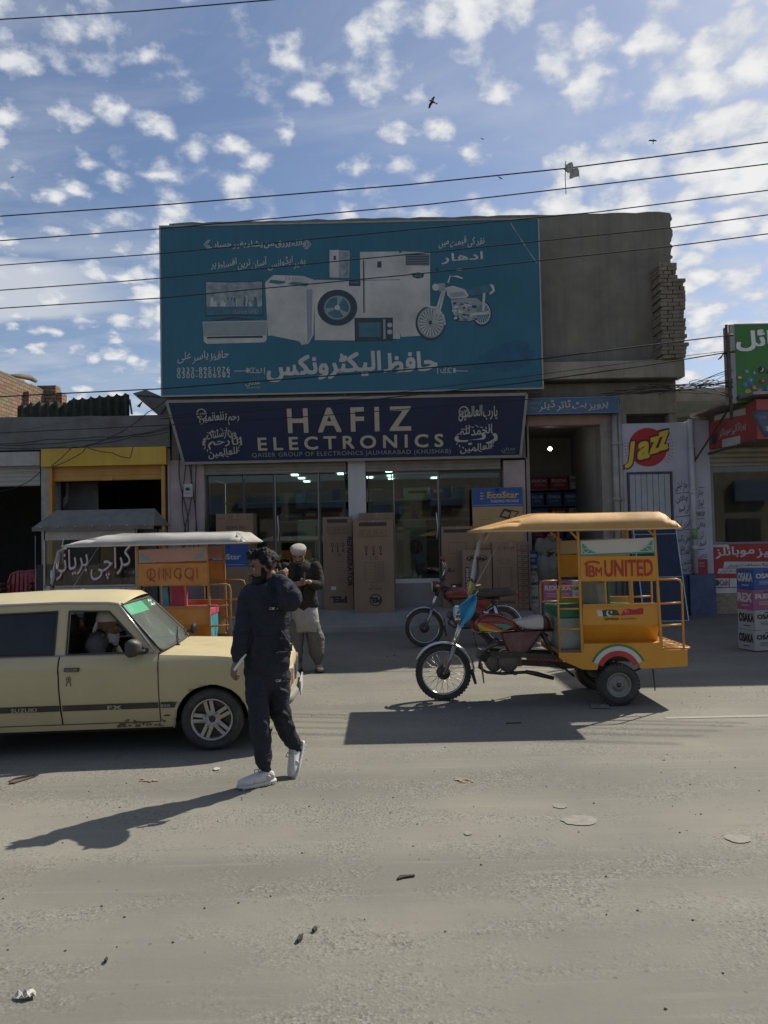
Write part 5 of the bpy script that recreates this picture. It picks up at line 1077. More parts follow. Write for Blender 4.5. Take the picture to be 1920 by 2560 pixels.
# ------------------------------------------------------------------ motorcycle rickshaws
def rickshaw(label, dx, dy, pal, words_, canopy, cloth=True, group='motorcycle rickshaws'):
    NY, FY = 7.92, 8.82; KN = Pl((0, NY, 0)); RK = reg(1320, 1300, 3.858); RM_ = reg(980, 1250, 2.127)
    root = thing('motor_rickshaw', label, 'rickshaw', (2.0 + dx, 8.36 + dy, 0), group); set_origin((2.0, 8.36, 0))
    def S(u, v, y=NY): p = KN.px(*RK(u, v)); return Vector((p.x, y, p.z))
    body, rail = pal['body'], pal['rail']
    # lower side skirt with the wheel arch, both sides
    ac = S(872, 1475); ar = (S(1080, 1475) - ac).length
    def skirt(y0, y1):
        pts = [S(290, 1278), S(528, 1278), S(534, 1192), S(1288, 1180), S(1290, 1250), S(1532, 1246), S(1534, 1408), S(1100, 1432)]
        arc = [ac + Vector((ar * math.cos(t), 0, ar * math.sin(t))) for t in [math.radians(a) for a in range(12, 172, 8)]]
        pts += arc + [S(660, 1446), S(520, 1440), S(345, 1362), S(300, 1330)]
        mb = MB(); mb.prism([Vector((p.x, y0, p.z)) for p in pts], (0, y1 - y0, 0)); return mb
    skirt(NY - 0.02, NY + 0.02).build('side_skirt', body, root, bevel=0.004); skirt(FY - 0.02, FY + 0.02).build('side_skirt', body, root, bevel=0.004)
    for ys, sg in ((NY, 1), (FY, -1)):   # bent panel above the skirt
        m = MB(); x0, x1 = S(528, 900).x, S(1258, 900).x
        za, zb_, zc_, zd = S(900, 815).z, S(900, 1005).z, S(900, 1100).z, S(900, 1190).z; x1b = S(1285, 1100).x
        a = [Vector((x0, ys, za)), Vector((x1, ys, za)), Vector((x1 + 0.01, ys + 0.004 * sg, zb_)), Vector((x1b - 0.004, ys + 0.09 * sg, zc_ - 0.02)), Vector((x1b, ys + 0.13 * sg, zd)), Vector((x0 + 0.02, ys + 0.13 * sg, zd)), Vector((x0 + 0.01, ys + 0.09 * sg, zc_ - 0.02)), Vector((x0, ys + 0.004 * sg, zb_))]
        m.add(a, [(0, 1, 2, 7), (7, 2, 3, 6), (6, 3, 4, 5)]); m.add([a[5], a[4], Vector((x1b, ys, zd - 0.003)), Vector((x0, ys, zd - 0.003))], [(0, 1, 2, 3)]); o = m.build('side_panel', body, root); add_mod(o, 'SOLIDIFY', thickness=0.004)
        m = MB(); m.bar((x0, ys - 0.012 * sg, za), (x1, ys - 0.012 * sg, za), 0.025, 0.022); m.build('panel_rim', rail, o)
        # full posts front and rear
        for top_, bot_ in (((478, 95), (524, 1280)), ((1215, 62), (1288, 1250))):
            m = MB(); p, q = S(*top_, ys), S(*bot_, ys); m.bar(p, q, 0.024, 0.024, up=(1, 0, 0))
            sx = -1 if top_[0] < 600 else -1; m.bar(p + Vector((0, 0, -0.10)), p + Vector((sx * 0.09, 0, 0.0)), 0.018, 0.018); m.build('post', rail, root)
        # rails: front bay and rear bay
        m = MB(); T = lambda pts: [S(u, v, ys) for u, v in pts]
        m.tube(T([(500, 632), (330, 636), (300, 650), (288, 690), (306, 1278)]), 0.011, 8)
        for v in (858, 1055): m.tube(T([(292 + (v - 690) * 0.03, v), (512, v - 4)]), 0.010, 8)
        m.build('front_rail', rail, root)
        m = MB(); m.tube(T([(1258, 572), (1430, 570), (1468, 582), (1482, 620), (1505, 1235)]), 0.011, 8)
        for v in (808, 1020): m.tube(T([(1262, v), (1490, v - 12)]), 0.010, 8)
        m.build('rear_rail', rail, root)
        # name board and valance
        off = NY - 0.014 if sg > 0 else FY + 0.002
        m = MB(); bx = [S(502, 352), S(1232, 346), S(1244, 575), S(508, 578)]; m.prism([Vector((p.x, off, p.z)) for p in bx], (0, 0.012, 0)); nb = m.build('name_board', body, root)
        m = MB(); bx = [S(500, 205), S(1220, 168), S(1226, 318), S(505, 345)]; m.prism([Vector((p.x, off - 0.002, p.z)) for p in bx], (0, 0.016, 0)); vb = m.build('valance', [pal['val'] if sg > 0 else pal['val_far']][0], root)
        if sg > 0:
            VP = Pl((0, off - 0.002, 0)); m = MB()
            e = [RK(*q) for q in ((500, 205), (1220, 168), (1226, 318), (505, 345))]
            def inn(a, b):
                return ((e[0][0] * (1 - a) + e[1][0] * a) * (1 - b) + (e[3][0] * (1 - a) + e[2][0] * a) * b, (e[0][1] * (1 - a) + e[1][1] * a) * (1 - b) + (e[3][1] * (1 - a) + e[2][1] * a) * b)
            if pal.get('gap', True):
                for q in (((0, .90), (1, .90), (1, 1), (0, 1)), ((0, 0), (.012, 0), (.012, .9), (0, .9)), ((.988, 0), (1, 0), (1, .9), (.988, .9))): m.poly([VP.px(*inn(*p), 0.002) for p in q])
            for s_ in (0, 1):
                f_ = (lambda a: a) if s_ == 0 else (lambda a: 1 - a)
                pts = [(.03, .84), (.03, .16), (.06, .22), (.058, .34), (.085, .36), (.085, .48), (.115, .50), (.118, .62), (.15, .64), (.155, .74), (.19, .76), (.21, .84)]
                m.poly([VP.px(*inn(f_(a), b), 0.003) for a, b in pts])
            dz = m.build('corner_print', pal['trim'], vb)
            m = MB()
            for s_ in (0, 1):
                cu_, cv_ = VP.uv(*inn(0.075 if s_ == 0 else 0.925, 0.64)); r = 0.030
                hpts = [(cu_ + r * 1.1 * math.sin(t) ** 3 * (1), cv_ + r * (0.85 * math.cos(t) - 0.33 * math.cos(2 * t) - 0.13 * math.cos(3 * t))) for t in [2 * PI * k / 22 for k in range(23)]]
                stroke(m, VP, hpts, 0.007, 0.005)
            m.build('heart_print', pal['val'], vb)
            BP = Pl((0, off, 0)); words_(BP, RK, nb)
        m = MB()   # window bars between panel and board
        for u in (752, 1008): m.bar(S(u - 8, 578, ys), S(u + 4, 815, ys), 0.016, 0.016)
        m.bar(S(506, 582, ys), S(1246, 578, ys), 0.018, 0.02); m.build('window_bar', rail, root)
    # floor, front apron, seats, backrest
    m = MB(); fz = S(900, 1250).z; fx0, fx1 = S(292, 1250).x, S(1290, 1250).x
    m.box(fx0, fx1, NY + 0.02, FY - 0.02, fz - 0.03, fz); m.build('floor', M('scuffed_brown_floor', (0.20, 0.10, 0.035), 0.7, var=0.3, scl=9, dust=0.5), root)
    m = MB(); m.add([(fx0, NY + 0.02, fz), (fx0, FY - 0.02, fz), (S(520, 1440).x, FY - 0.02, S(520, 1430).z), (S(520, 1440).x, NY + 0.02, S(520, 1430).z)], [(0, 1, 2, 3)]); o = m.build('front_apron', body, root); add_mod(o, 'SOLIDIFY', thickness=0.004)
    sx0, sxm, sx1 = S(318, 900).x, S(760, 900).x, S(1200, 900).x; sz = S(500, 868).z - 0.0
    for nm, a, b in (('front', sx0, sxm - 0.05), ('rear', sxm + 0.05, sx1)):
        m = MB(); m.box(a, b, NY + 0.14, FY - 0.03, sz - 0.10, sz); o = m.build('seat', pal['seat'], root, bevel=0.02)
        m = MB(); m.box(a + 0.01 if nm == 'front' else b - 0.03, a + 0.03 if nm == 'front' else b - 0.01, NY + 0.15, FY - 0.04, fz, sz - 0.09); m.box(a + 0.03, b - 0.03, NY + 0.15, NY + 0.17, fz, sz - 0.10); m.build('seat_skirt', pal['skirt'], o)
    m = MB(); bz = S(700, 598).z; m.prism([(sxm - 0.04, NY + 0.12, sz), (sxm + 0.05, NY + 0.12, sz), (sxm + 0.03, NY + 0.12, bz), (sxm - 0.07, NY + 0.12, bz)], (0, FY - NY - 0.16, 0)); o = m.build('backrest', pal['back'], root, bevel=0.015)
    m = MB(); m.box(sxm + 0.052, sxm + 0.075, NY + 0.13, FY - 0.05, sz, bz - 0.01); m.build('back_cover', pal['seat'], o)
    # rear step with tube border
    m = MB(); rz = S(1400, 1245).z; rx0, rx1 = S(1288, 1245).x, S(1545, 1245).x
    m.box(rx0, rx1 - 0.02, NY + 0.03, FY - 0.03, rz - 0.02, rz - 0.005); m.build('rear_step', pal['step'], root)
    m = MB(); m.tube([(rx0, NY, rz + 0.005), (rx1, NY + 0.01, rz + 0.005), (rx1 + 0.03, NY + 0.05, rz + 0.005), (rx1 + 0.03, FY - 0.05, rz + 0.005), (rx1, FY, rz + 0.005), (rx0, FY, rz + 0.005)], 0.012, 8)
    for k in range(1, 8): yy = NY + (FY - NY) * k / 8; m.cyl((rx0 + 0.10, yy, rz + 0.004), (rx1 + 0.03, yy, rz + 0.004), 0.007, 6)
    m.cyl((rx0 + 0.10, NY, rz + 0.004), (rx0 + 0.10, FY, rz + 0.004), 0.008, 6); m.build('step_grille', rail, root)
    m = MB(); m.box(S(1530, 1300).x - 0.03, S(1530, 1300).x, NY + 0.02, FY - 0.02, S(1530, 1408).z, S(1530, 1250).z); m.build('rear_panel', body, root)
    m = MB(); m.prism([Vector((p.x, NY - 0.03, p.z)) for p in (S(1188, 1432), S(1206, 1432), S(1210, 1520), S(1222, 1640), S(1212, 1642), S(1200, 1540))], (0, 0.006, 0)); m.build('mud_strap', blk_p, root)
    # tricolour arch, near side
    if pal.get('arch'):
        AP = Pl((0, NY - 0.02, 0)); m = MB(); cu_, cv_ = AP.uv(*RK(872, 1475)); k_ = 7.92 / F / 3.858
        for r1, r0, mi in ((275, 254, 0), (254, 212, 1), (212, 160, 2)): disc(m, AP, cu_, cv_, r1 * k_, None, 0.004, mi, 40, r0 / r1, math.radians(24), math.radians(156))
        m.build('arch_band', [M('arch_green', (0.06, 0.20, 0.05), 0.5, var=0.1), M('arch_white', (0.60, 0.58, 0.54), 0.5, var=0.08), M('arch_red', (0.45, 0.045, 0.045), 0.5, var=0.08)], root)
    # wheels and axle
    for yy, sg in ((NY + 0.02, -1), (FY - 0.02, 1)):
        c = Vector((S(870, 1590).x, yy, 0.212)); t = tyre_mesh(c, (0, 1, 0), 0.212, 0.135, 0.125, 36).build('rear_wheel', rub, root)
        m = MB(); s_ = sg * 0.05
        m.lathe([(0.128, s_), (0.118, s_ * 1.15), (0.108, s_ * 0.9), (0.100, s_ * 0.55), (0.062, s_ * 0.5), (0.055, s_ * 0.8), (0.035, s_ * 0.85), (0.0, s_ * 0.85)], c, (0, 1, 0), 30)
        for k in range(4): a = k * PI / 2 + 0.5; m.ball(c + Vector((0.045 * math.cos(a), s_ * 0.9, 0.045 * math.sin(a))), 0.009, 8)
        m.build('rim', M('grey_steel_rim', (0.26, 0.26, 0.26), 0.5, 0.4, var=0.2, dust=0.4), t)
        m = MB(); m.lathe([(0.024, s_ * 0.9), (0.02, s_ * 1.25), (0.0, s_ * 1.3)], c, (0, 1, 0), 16); m.build('hub', blk, t)
    m = MB(); wx = S(870, 1590).x; m.cyl((wx, NY + 0.05, 0.212), (wx, FY - 0.05, 0.212), 0.03, 10); m.ball((wx, 8.36, 0.212), (0.09, 0.10, 0.09), 14)
    for yy in (NY + 0.14, FY - 0.14): m.tube([S(520, 1430, yy), Vector((wx - 0.1, yy, 0.27)), Vector((wx + 0.1, yy, 0.27)), S(1200, 1420, yy)], 0.018, 6, flat=0.6); m.bar(S(340, 1330, yy), S(1520, 1385, yy), 0.04, 0.05)
    m.build('axle', blk, root)
    m = MB(); m.bar(S(-330, 1420, 8.36), S(700, 1480, 8.36), 0.05, 0.06); m.bar(S(-330, 1330, 8.2), S(350, 1360, 8.2), 0.03, 0.05); m.bar(S(-330, 1330, 8.5), S(350, 1360, 8.5), 0.03, 0.05); m.tube([S(280, 1440, 8.2), S(420, 1480, 8.2), S(520, 1560, 8.25)], 0.012, 6); m.build('chassis', blk, root)
    # canopy
    ex0, ex1, tx0_, tx1_, ez, tz = canopy; ey0, ey1 = 7.76, 8.98; nx_, ny_ = 32, 16; m = MB(); vs = []
    for i in range(nx_ + 1):
        for j in range(ny_ + 1):
            a = i / nx_; b = j / ny_; x = ex0 + (ex1 - ex0) * a; y = ey0 + (ey1 - ey0) * b
            fx = min(1, max(0, (x - ex0) / max(1e-6, tx0_ - ex0))) if x < tx0_ else min(1, max(0, (ex1 - x) / max(1e-6, ex1 - tx1_))) if x > tx1_ else 1
            fy = min(1, min(b, 1 - b) / 0.125); h = min(fx, 0.9 * fy + 0.1 * min(1, min(b, 1 - b) / 0.4)) if b not in (0, 1) else 0
            x2 = x + 0.0
            z = ez + (tz - ez) * h + 0.012 * min(1, 4 * h) * mnoise.noise(Vector((x * 2.6 + dx, y * 3, 2)))
            vs.append((x2, y, z + pal.get('tilt', 0) * (x - ex0)))
    m.add(vs, [(i * (ny_ + 1) + j, i * (ny_ + 1) + j + 1, (i + 1) * (ny_ + 1) + j + 1, (i + 1) * (ny_ + 1) + j) for i in range(nx_) for j in range(ny_)], 0, True)
    o = m.build('canopy', pal['can'], root); add_mod(o, 'EDGE_SPLIT', split_angle=math.radians(16)); add_mod(o, 'SOLIDIFY', thickness=0.012, offset=-1)
    m = MB(); m.tube([(ex0 + .02, ey0 + .005, ez), (ex1 - .02, ey0 + .005, ez + pal.get('tilt', 0) * (ex1 - ex0)), (ex1 - .02, ey1 - .005, ez + pal.get('tilt', 0) * (ex1 - ex0)), (ex0 + .02, ey1 - .005, ez)], 0.010, 6, closed=True); m.build('canopy_piping', pal['pipe'], o)
    # motorcycle half
    bx = Pt(1110, 1750, 8.36).x
    bike(root, bx, 8.36, red_bike if pal.get('arch') else dred, 'trike', white_vinyl if pal.get('arch') else vinyl, pal.get('arch', False))
    m = MB(); K7 = Pl((0, 8.22, 0))
    def S7(u, v, y=8.22): p = K7.px(*RM_(u, v)); return Vector((p.x, y, p.z))
    m.prism([S7(712, 826), S7(905, 836), S7(912, 862), S7(716, 850)], (0, 0.01, 0)); cb = m.build('chain_guard', M('pink_guard', (0.42, 0.14, 0.13), 0.5, var=0.2, dust=0.3), root)
    m = MB()
    for k in range(9):
        p = S7(730 + 20.5 * k, 839 + 1.6 * k); a, b = p.x, p.z; disc(m, K7, a, b, 0.021, None, 0.004, 0, 14, 0.62)
    m.build('ring_print', M('dark_red_print', (0.25, 0.02, 0.03), 0.5), cb)
    m = MB(); m.prism([S7(468, 870, 8.2), S7(480, 868, 8.2), S7(491, 970, 8.2), S7(486, 974, 8.2)], (0, 0.02, 0)); m.build('hanging_flap', M('brown_flap', (0.20, 0.10, 0.05), 0.6, var=0.2), root)
    # rolled clear side screen tied from canopy to handlebar
    m = MB(); yy = 8.15; pts = [S7(500, 175, yy), S7(458, 230, yy), S7(440, 330, yy), S7(425, 430, yy), S7(405, 500, yy)]
    if not pal.get('arch'): pts[0].z = ez - 0.02
    m.tube(pts, [0.012, 0.020, 0.028, 0.030, 0.022], 10, 0); m.tube([S7(448, 300, yy - 0.03), S7(452, 380, yy - 0.04), S7(436, 440, yy - 0.04), S7(412, 418, yy - 0.03)], 0.012, 8, 1); m.tube([S7(414, 430, yy - 0.03), S7(406, 490, yy - 0.03)], 0.017, 8, 2)
    m.build('rolled_screen', [M('cloudy_plastic', (0.30, 0.31, 0.31), 0.3, var=0.15), blk_p, pal['roll']], root)
    m = MB(); 
    for a, b in ((S7(515, 0 + 155, 8.0), S7(482, 232, 8.1)), (S7(640, 150, 8.6), S7(430, 520, 8.5))): m.cyl(a, b, 0.003, 5)
    m.build('tie_string', M('pale_string', (0.5, 0.5, 0.48), 0.7), root)
    set_origin((0, 0, 0)); return root, S7
yel = M('rickshaw_yellow', (0.66, 0.29, 0.020), 0.35, var=0.07, scl=3, dust=0.10, coat=0.3)
yel_r = M('rickshaw_yellow_rail', (0.62, 0.29, 0.035), 0.4, var=0.12, scl=14, dust=0.2)
teal_p = M('valance_teal', (0.04, 0.30, 0.21), 0.5, var=0.08); cream = M('valance_cream', (0.58, 0.56, 0.49), 0.5, var=0.06, dust=0.12)
pal_y = dict(body=yel, rail=yel_r, val=cream, val_far=M('valance_cream_shaded', (0.50, 0.42, 0.28), 0.5, var=0.06), trim=teal_p, seat=M('green_seat_vinyl', (0.02, 0.17, 0.085), 0.35, var=0.1), skirt=M('greyish_clear_vinyl', (0.30, 0.31, 0.27), 0.3, var=0.2, scl=9), back=M('grey_back_vinyl', (0.27, 0.26, 0.21), 0.4, var=0.15), step=M('tan_step_plate', (0.55, 0.42, 0.22), 0.5, var=0.15, dust=0.3), can=M('ochre_canvas', (0.56, 0.30, 0.085), 0.65, var=0.10, scl=4, dust=0.15, bump=0.2, bscl=9), pipe=M('pale_piping', (0.60, 0.50, 0.34), 0.6), roll=M('yellow_tape', (0.55, 0.40, 0.03), 0.4), arch=True, tilt=-0.004)  # the step plate has one even tan base colour
def words_yellow(BP, RK, nb):
    redp = M('sign_red_paint', (0.42, 0.035, 0.018), 0.5, var=0.12, scl=9)
    m = MB(); wpx(m, BP, 'UNITED', *RK(738, 388), *RK(1202, 540), off=0.004, bold=0.035); wpx(m, BP, 'M', *RK(652, 458), *RK(712, 540), off=0.004, bold=0.025); wpx(m, BP, 'B', *RK(588, 440), *RK(645, 548), off=0.004, bold=0.03); wpx(m, BP, 'I', *RK(558, 425), *RK(576, 540), off=0.004, bold=0.02)
    q = [BP.uv(*RK(*p)) for p in ((545, 432), (575, 408), (620, 401), (660, 405), (692, 418))]; stroke(m, BP, q, 0.022, 0.004); m.build('name_lettering', redp, nb)
    AP = Pl((0, 7.92, 0)); m = MB()
    fl = lambda pts, off, mi: m.poly([AP.px(*RK(*p), off) for p in pts], mi)
    fl([(662, 868), (712, 872), (724, 932), (674, 928)], 0.004, 0); fl([(712, 872), (770, 862), (830, 866), (860, 872), (888, 922), (850, 918), (790, 926), (724, 932)], 0.0042, 1); fl([(918, 872), (960, 852), (1020, 864), (1080, 848), (1112, 850), (1112, 908), (1060, 912), (1000, 914), (940, 918), (893, 922)], 0.004, 2)
    c = AP.uv(*RK(785, 898)); disc(m, AP, c[0], c[1], 0.0335, None, 0.006, 0, 24); c2 = AP.uv(*RK(795, 892)); disc(m, AP, c2[0], c2[1], 0.028, None, 0.0075, 1, 24)
    def star(cx, cy, r, mi, off=0.009):
        cu_, cv_ = AP.uv(*RK(cx, cy)); flat_uv(m, AP, [(cu_ + r * (1 if k % 2 == 0 else 0.4) * math.sin(k * PI / 5), cv_ + r * (1 if k % 2 == 0 else 0.4) * math.cos(k * PI / 5)) for k in range(10)], off, mi)
    star(802, 888, 0.018, 0); star(938, 880, 0.014, 3)
    for p in ((958, 866), (966, 880), (962, 896), (950, 906)): star(*p, 0.006, 3)
    m.build('flag_sticker', [M('flag_white', (0.62, 0.62, 0.6), 0.4), M('flag_green', (0.012, 0.075, 0.035), 0.4), M('flag_red', (0.45, 0.02, 0.05), 0.4), M('flag_star', (0.68, 0.55, 0.25), 0.4)], nb)
    m = MB(); wpx(m, AP, 'QINGQI', *RK(735, 942), *RK(872, 968), off=0.004, bold=0.04); m.build('model_lettering', M('ink_dark_brown', (0.05, 0.022, 0.01), 0.5), nb)
    m = MB(); wpx(m, AP, 'Special Edition', *RK(890, 938), *RK(1050, 966), off=0.004, shear=0.4); m.build('edition_lettering', M('ink_brown', (0.24, 0.085, 0.02), 0.5), nb)
cY = Pl((0, 7.76, 0)); lft = cY.px(1199, 1325); rgt = cY.px(1709, 1312); tpz = Pt(1450, 1283, 8.1).z
rk1, S7 = rickshaw('yellow motorcycle rickshaw with ochre canopy, red hand-painted name and tricolour wheel arch', 0, 0, pal_y, words_yellow, (lft.x, rgt.x, lft.x + 0.62, rgt.x - 0.17, lft.z - 0.012, tpz))
# the pale canopied rickshaw behind the car
rust_y = M('rusty_orange_board', (0.50, 0.20, 0.03), 0.5, var=0.2, scl=6, dust=0.3); rust_r = M('rusty_orange_rail', (0.36, 0.16, 0.04), 0.6, var=0.3, scl=12, dust=0.4)
pal_w = dict(body=rust_y, rail=rust_r, val=M('faded_pink_valance', (0.42, 0.24, 0.20), 0.6, var=0.1, dust=0.2), val_far=M('faded_pink_valance_far', (0.38, 0.22, 0.20), 0.6), trim=M('faded_blue_trim', (0.14, 0.30, 0.36), 0.6, var=0.1), seat=M('pink_seat', (0.45, 0.07, 0.12), 0.5, var=0.2), skirt=M('blue_seat_skirt', (0.05, 0.26, 0.33), 0.5, var=0.2), back=M('blue_pink_backrest', (0.06, 0.28, 0.36), 0.5, var=0.3, scl=4), step=rust_r, can=M('dusty_white_canvas', (0.40, 0.38, 0.35), 0.8, var=0.12, scl=6, dust=0.35, dcol=(0.30, 0.27, 0.23), bump=0.3, bscl=9), pipe=M('white_piping', (0.55, 0.53, 0.50), 0.6), roll=M('grey_tape', (0.4, 0.4, 0.4), 0.5), arch=False, gap=False, tilt=0.002)
def words_white(BP, RK, nb):
    m = MB(); wpx(m, BP, 'QINGQI', *RK(590, 395), *RK(1140, 540), off=0.004, bold=-0.005, space=1.15); m.build('name_lettering', M('worn_red_paint', (0.30, 0.07, 0.025), 0.6, var=0.35, scl=14), nb)
    m = MB()
    for x in (640, 800, 955, 1090): stroke(m, BP, [BP.uv(*RK(x, 400)), BP.uv(*RK(x - 6, 540))], 0.012, 0.008)
    m.build('brush_stroke', M('worn_red_paint', (0.30, 0.07, 0.025)), nb)
DXW, DYW = -4.80, 0.83
wl, wr_ = Pt(152, 1367, 7.76 + DYW), Pt(614, 1368, 7.76 + DYW); wtz = Pt(400, 1335, 8.05 + DYW).z
rk2, _s = rickshaw('rusty orange rickshaw under a dusty white canopy standing behind the cream car', DXW, DYW, pal_w, words_white, (wl.x - DXW, wr_.x - DXW, wl.x - DXW + 0.50, wr_.x - DXW - 0.14, wl.z, wtz))
# blue cloth tied on the yellow rickshaw's handlebar
bc = thing('blue_cloth', 'sky blue cloth tied around the yellow rickshaw handlebar', 'cloth', S7(385, 580, 8.0)); m = MB(); vs = []
outl = [(412, 492, 436, 500), (392, 510, 436, 520), (360, 535, 432, 545), (335, 548, 428, 570), (345, 580, 418, 600), (352, 610, 402, 628), (350, 640, 372, 648), (352, 668, 358, 668)]
for u0_, v0_, u1_, v1_ in outl:
    for k in range(9):
        t = k / 8; p = S7(u0_ + (u1_ - u0_) * t, v0_ + (v1_ - v0_) * t, 8.0); p.y = 7.98 + 0.05 * math.sin(t * 7 + v0_ * 0.02) + 0.03 * abs(t - 0.5); vs.append(p)
m.add(vs, [(9 * i + k, 9 * i + k + 1, 9 * i + 10 + k, 9 * i + 9 + k) for i in range(7) for k in range(8)], 0, True); o = m.build('fabric', M('sky_blue_cloth', (0.06, 0.33, 0.52), 0.8, var=0.15, scl=9, bump=0.3, bscl=30), bc); add_mod(o, 'SOLIDIFY', thickness=0.004); add_mod(o, 'SUBSURF', levels=1, render_levels=2)
set_origin((0, 0, 0))
# ------------------------------------------------------------------ the cream hatchback (local: s forward, t away from the near side, z up)
CG = Gd(525, 1880); CA = math.radians(4.0); CW = 1.40
car = thing('parked_car', 'cream four door hatchback with alloy wheels and a dark side stripe', 'car', CG, None, CA, origin=(0, 0, 0))
car['label'] = 'old cream hatchback with alloy wheels, dark side stripe and green tinted windscreen band'
CPn = Pl(CG, (math.cos(CA), math.sin(CA), 0)); RC = reg(0, 1480, 2.592)
def cs(u, v): return CPn.uv(*RC(u, v))
paint = M('cream_car_paint', (0.56, 0.47, 0.265), 0.48, var=0.05, scl=2.5, coat=0.06, dust=0.2, dcol=(0.34, 0.29, 0.20), dscl=2.0)
seam = M('panel_gap_black', (0.02, 0.018, 0.015), 0.8, var=0)
trim_b = M('black_rubber_trim', (0.015, 0.015, 0.015), 0.6, var=0.15, dust=0.2)
stripe_m = M('side_stripe_black', (0.022, 0.022, 0.022), 0.5, var=0.15, dust=0.2)
inside = M('dark_car_interior', (0.03, 0.03, 0.03), 0.7, var=0.2)
badge_m = M('badge_grey', (0.32, 0.31, 0.28), 0.4, 0.3, var=0.1)
def tb(z, s=0.0):     # how far the side leans in at height z
    if z > 0.70: t = 0.075 * ((z - 0.70) / 0.13) ** 1.6 if z < 0.83 else 0.075 + (z - 0.83) * 0.26
    elif z > 0.47: t = 0.010 * abs((z - 0.58) / 0.12)
    else: t = 0.012 + 0.06 * ((0.47 - z) / 0.27) ** 1.4
    if s > 0.25: t += 0.10 * ((s - 0.25) / 0.47) ** 2
    if s < -2.3: t += 0.08 * ((-2.3 - s) / 0.35) ** 2
    return t
def skin(outline, far=False, dz=0.035, ds=0.09, out=0.0):
    bm = bmesh.new(); vs = [bm.verts.new((s, 0, z)) for s, z in outline]; bm.faces.new(vs); bmesh.ops.triangulate(bm, faces=bm.faces[:])
    z0 = min(z for _, z in outline); z1 = max(z for _, z in outline); s0 = min(s for s, _ in outline); s1 = max(s for s, _ in outline)
    z = z0 + dz
    while z < z1: bmesh.ops.bisect_plane(bm, geom=bm.verts[:] + bm.edges[:] + bm.faces[:], plane_co=(0, 0, z), plane_no=(0, 0, 1)); z += dz
    s = s0 + ds
    while s < s1:
        bmesh.ops.bisect_plane(bm, geom=bm.verts[:] + bm.edges[:] + bm.faces[:], plane_co=(s, 0, 0), plane_no=(1, 0, 0))
        s += ds
    bmesh.ops.remove_doubles(bm, verts=bm.verts, dist=1e-5); bm.verts.index_update()
    V = []
    for v in bm.verts:
        t = tb(v.co.z, v.co.x) - out; V.append((v.co.x, CW - t if far else t, v.co.z))
    Fc = [[v.index for v in f.verts] for f in bm.faces]; bm.free(); return V, Fc
def arch(c, r, a0, a1, n=22): return [(c[0] + r * math.cos(math.radians(a0 + (a1 - a0) * i / n)), c[1] + r * math.sin(math.radians(a0 + (a1 - a0) * i / n))) for i in range(n + 1)]
WR = 0.262; WBS = -2.15
hood = [(-0.42, 0.812), (-0.2, 0.803), (0.05, 0.790), (0.3, 0.768), (0.50, 0.742), (0.61, 0.712)]
low = [(-2.66, 0.40), (-2.66, 0.80), (-2.58, 0.83)] + [(-2.2, 0.83), (-0.45, 0.83)] + hood + [(0.648, 0.66), (0.655, 0.45), (0.635, 0.33), (0.56, 0.235), (0.335, 0.225)] \
    + arch((0.015, 0.255), 0.305, -3, 184) + [(-0.30, 0.195), (-1.84, 0.195)] + arch((WBS, 0.255), 0.305, -4, 184) + [(-2.47, 0.24), (-2.62, 0.30)]
body = MB()
for far in (False, True): body.add(*skin(low[::-1] if far else low, far), 0, True)
# hood, scuttle, nose, rear
def sheet(lines, nt=13, crown=0.0):
    vs = []
    for s, z, ins, bow, cr in lines:
        for k in range(nt + 1):
            a = -1 + 2 * k / nt; t = CW / 2 + a * (CW / 2 - ins); vs.append((s + bow * (1 - a * a), t, z + cr * (1 - a * a)))
    n = nt + 1
    body.add(vs, [(i * n + k, i * n + k + 1, (i + 1) * n + k + 1, (i + 1) * n + k) for i in range(len(lines) - 1) for k in range(nt)], 0, True)
sheet([(s, z, tb(z, s), 0.05 if s < -0.3 else 0.03 + 0.02 * (s > 0.4), 0.035) for s, z in hood] + [(0.648, 0.66, tb(.66, .648), 0.04, 0.01), (0.655, 0.45, tb(.45, .655), 0.035, 0), (0.635, 0.33, tb(.33, .635), 0.03, 0), (0.56, 0.235, tb(.235, .56), 0.03, 0)])
sheet([(-2.66, 0.40, tb(.4, -2.66), -0.03, 0), (-2.66, 0.80, tb(.8, -2.66), -0.03, 0), (-2.58, 0.83, tb(.83, -2.58), -0.03, 0.01), (-2.50, 0.835, 0.11, -0.03, 0.01)])
RZ_ = 1.238; RI = 0.185
sheet([(-0.765, RZ_ - 0.008, RI - 0.005, 0.06, 0.055), (-0.82, RZ_ + 0.012, RI - 0.010, 0.06, 0.07), (-1.0, RZ_ + 0.022, RI - 0.012, 0.03, 0.075), (-1.5, RZ_ + 0.024, RI - 0.012, 0, 0.078), (-2.0, RZ_ + 0.008, RI - 0.010, -0.03, 0.075), (-2.22, RZ_ - 0.02, RI - 0.005, -0.05, 0.06)])
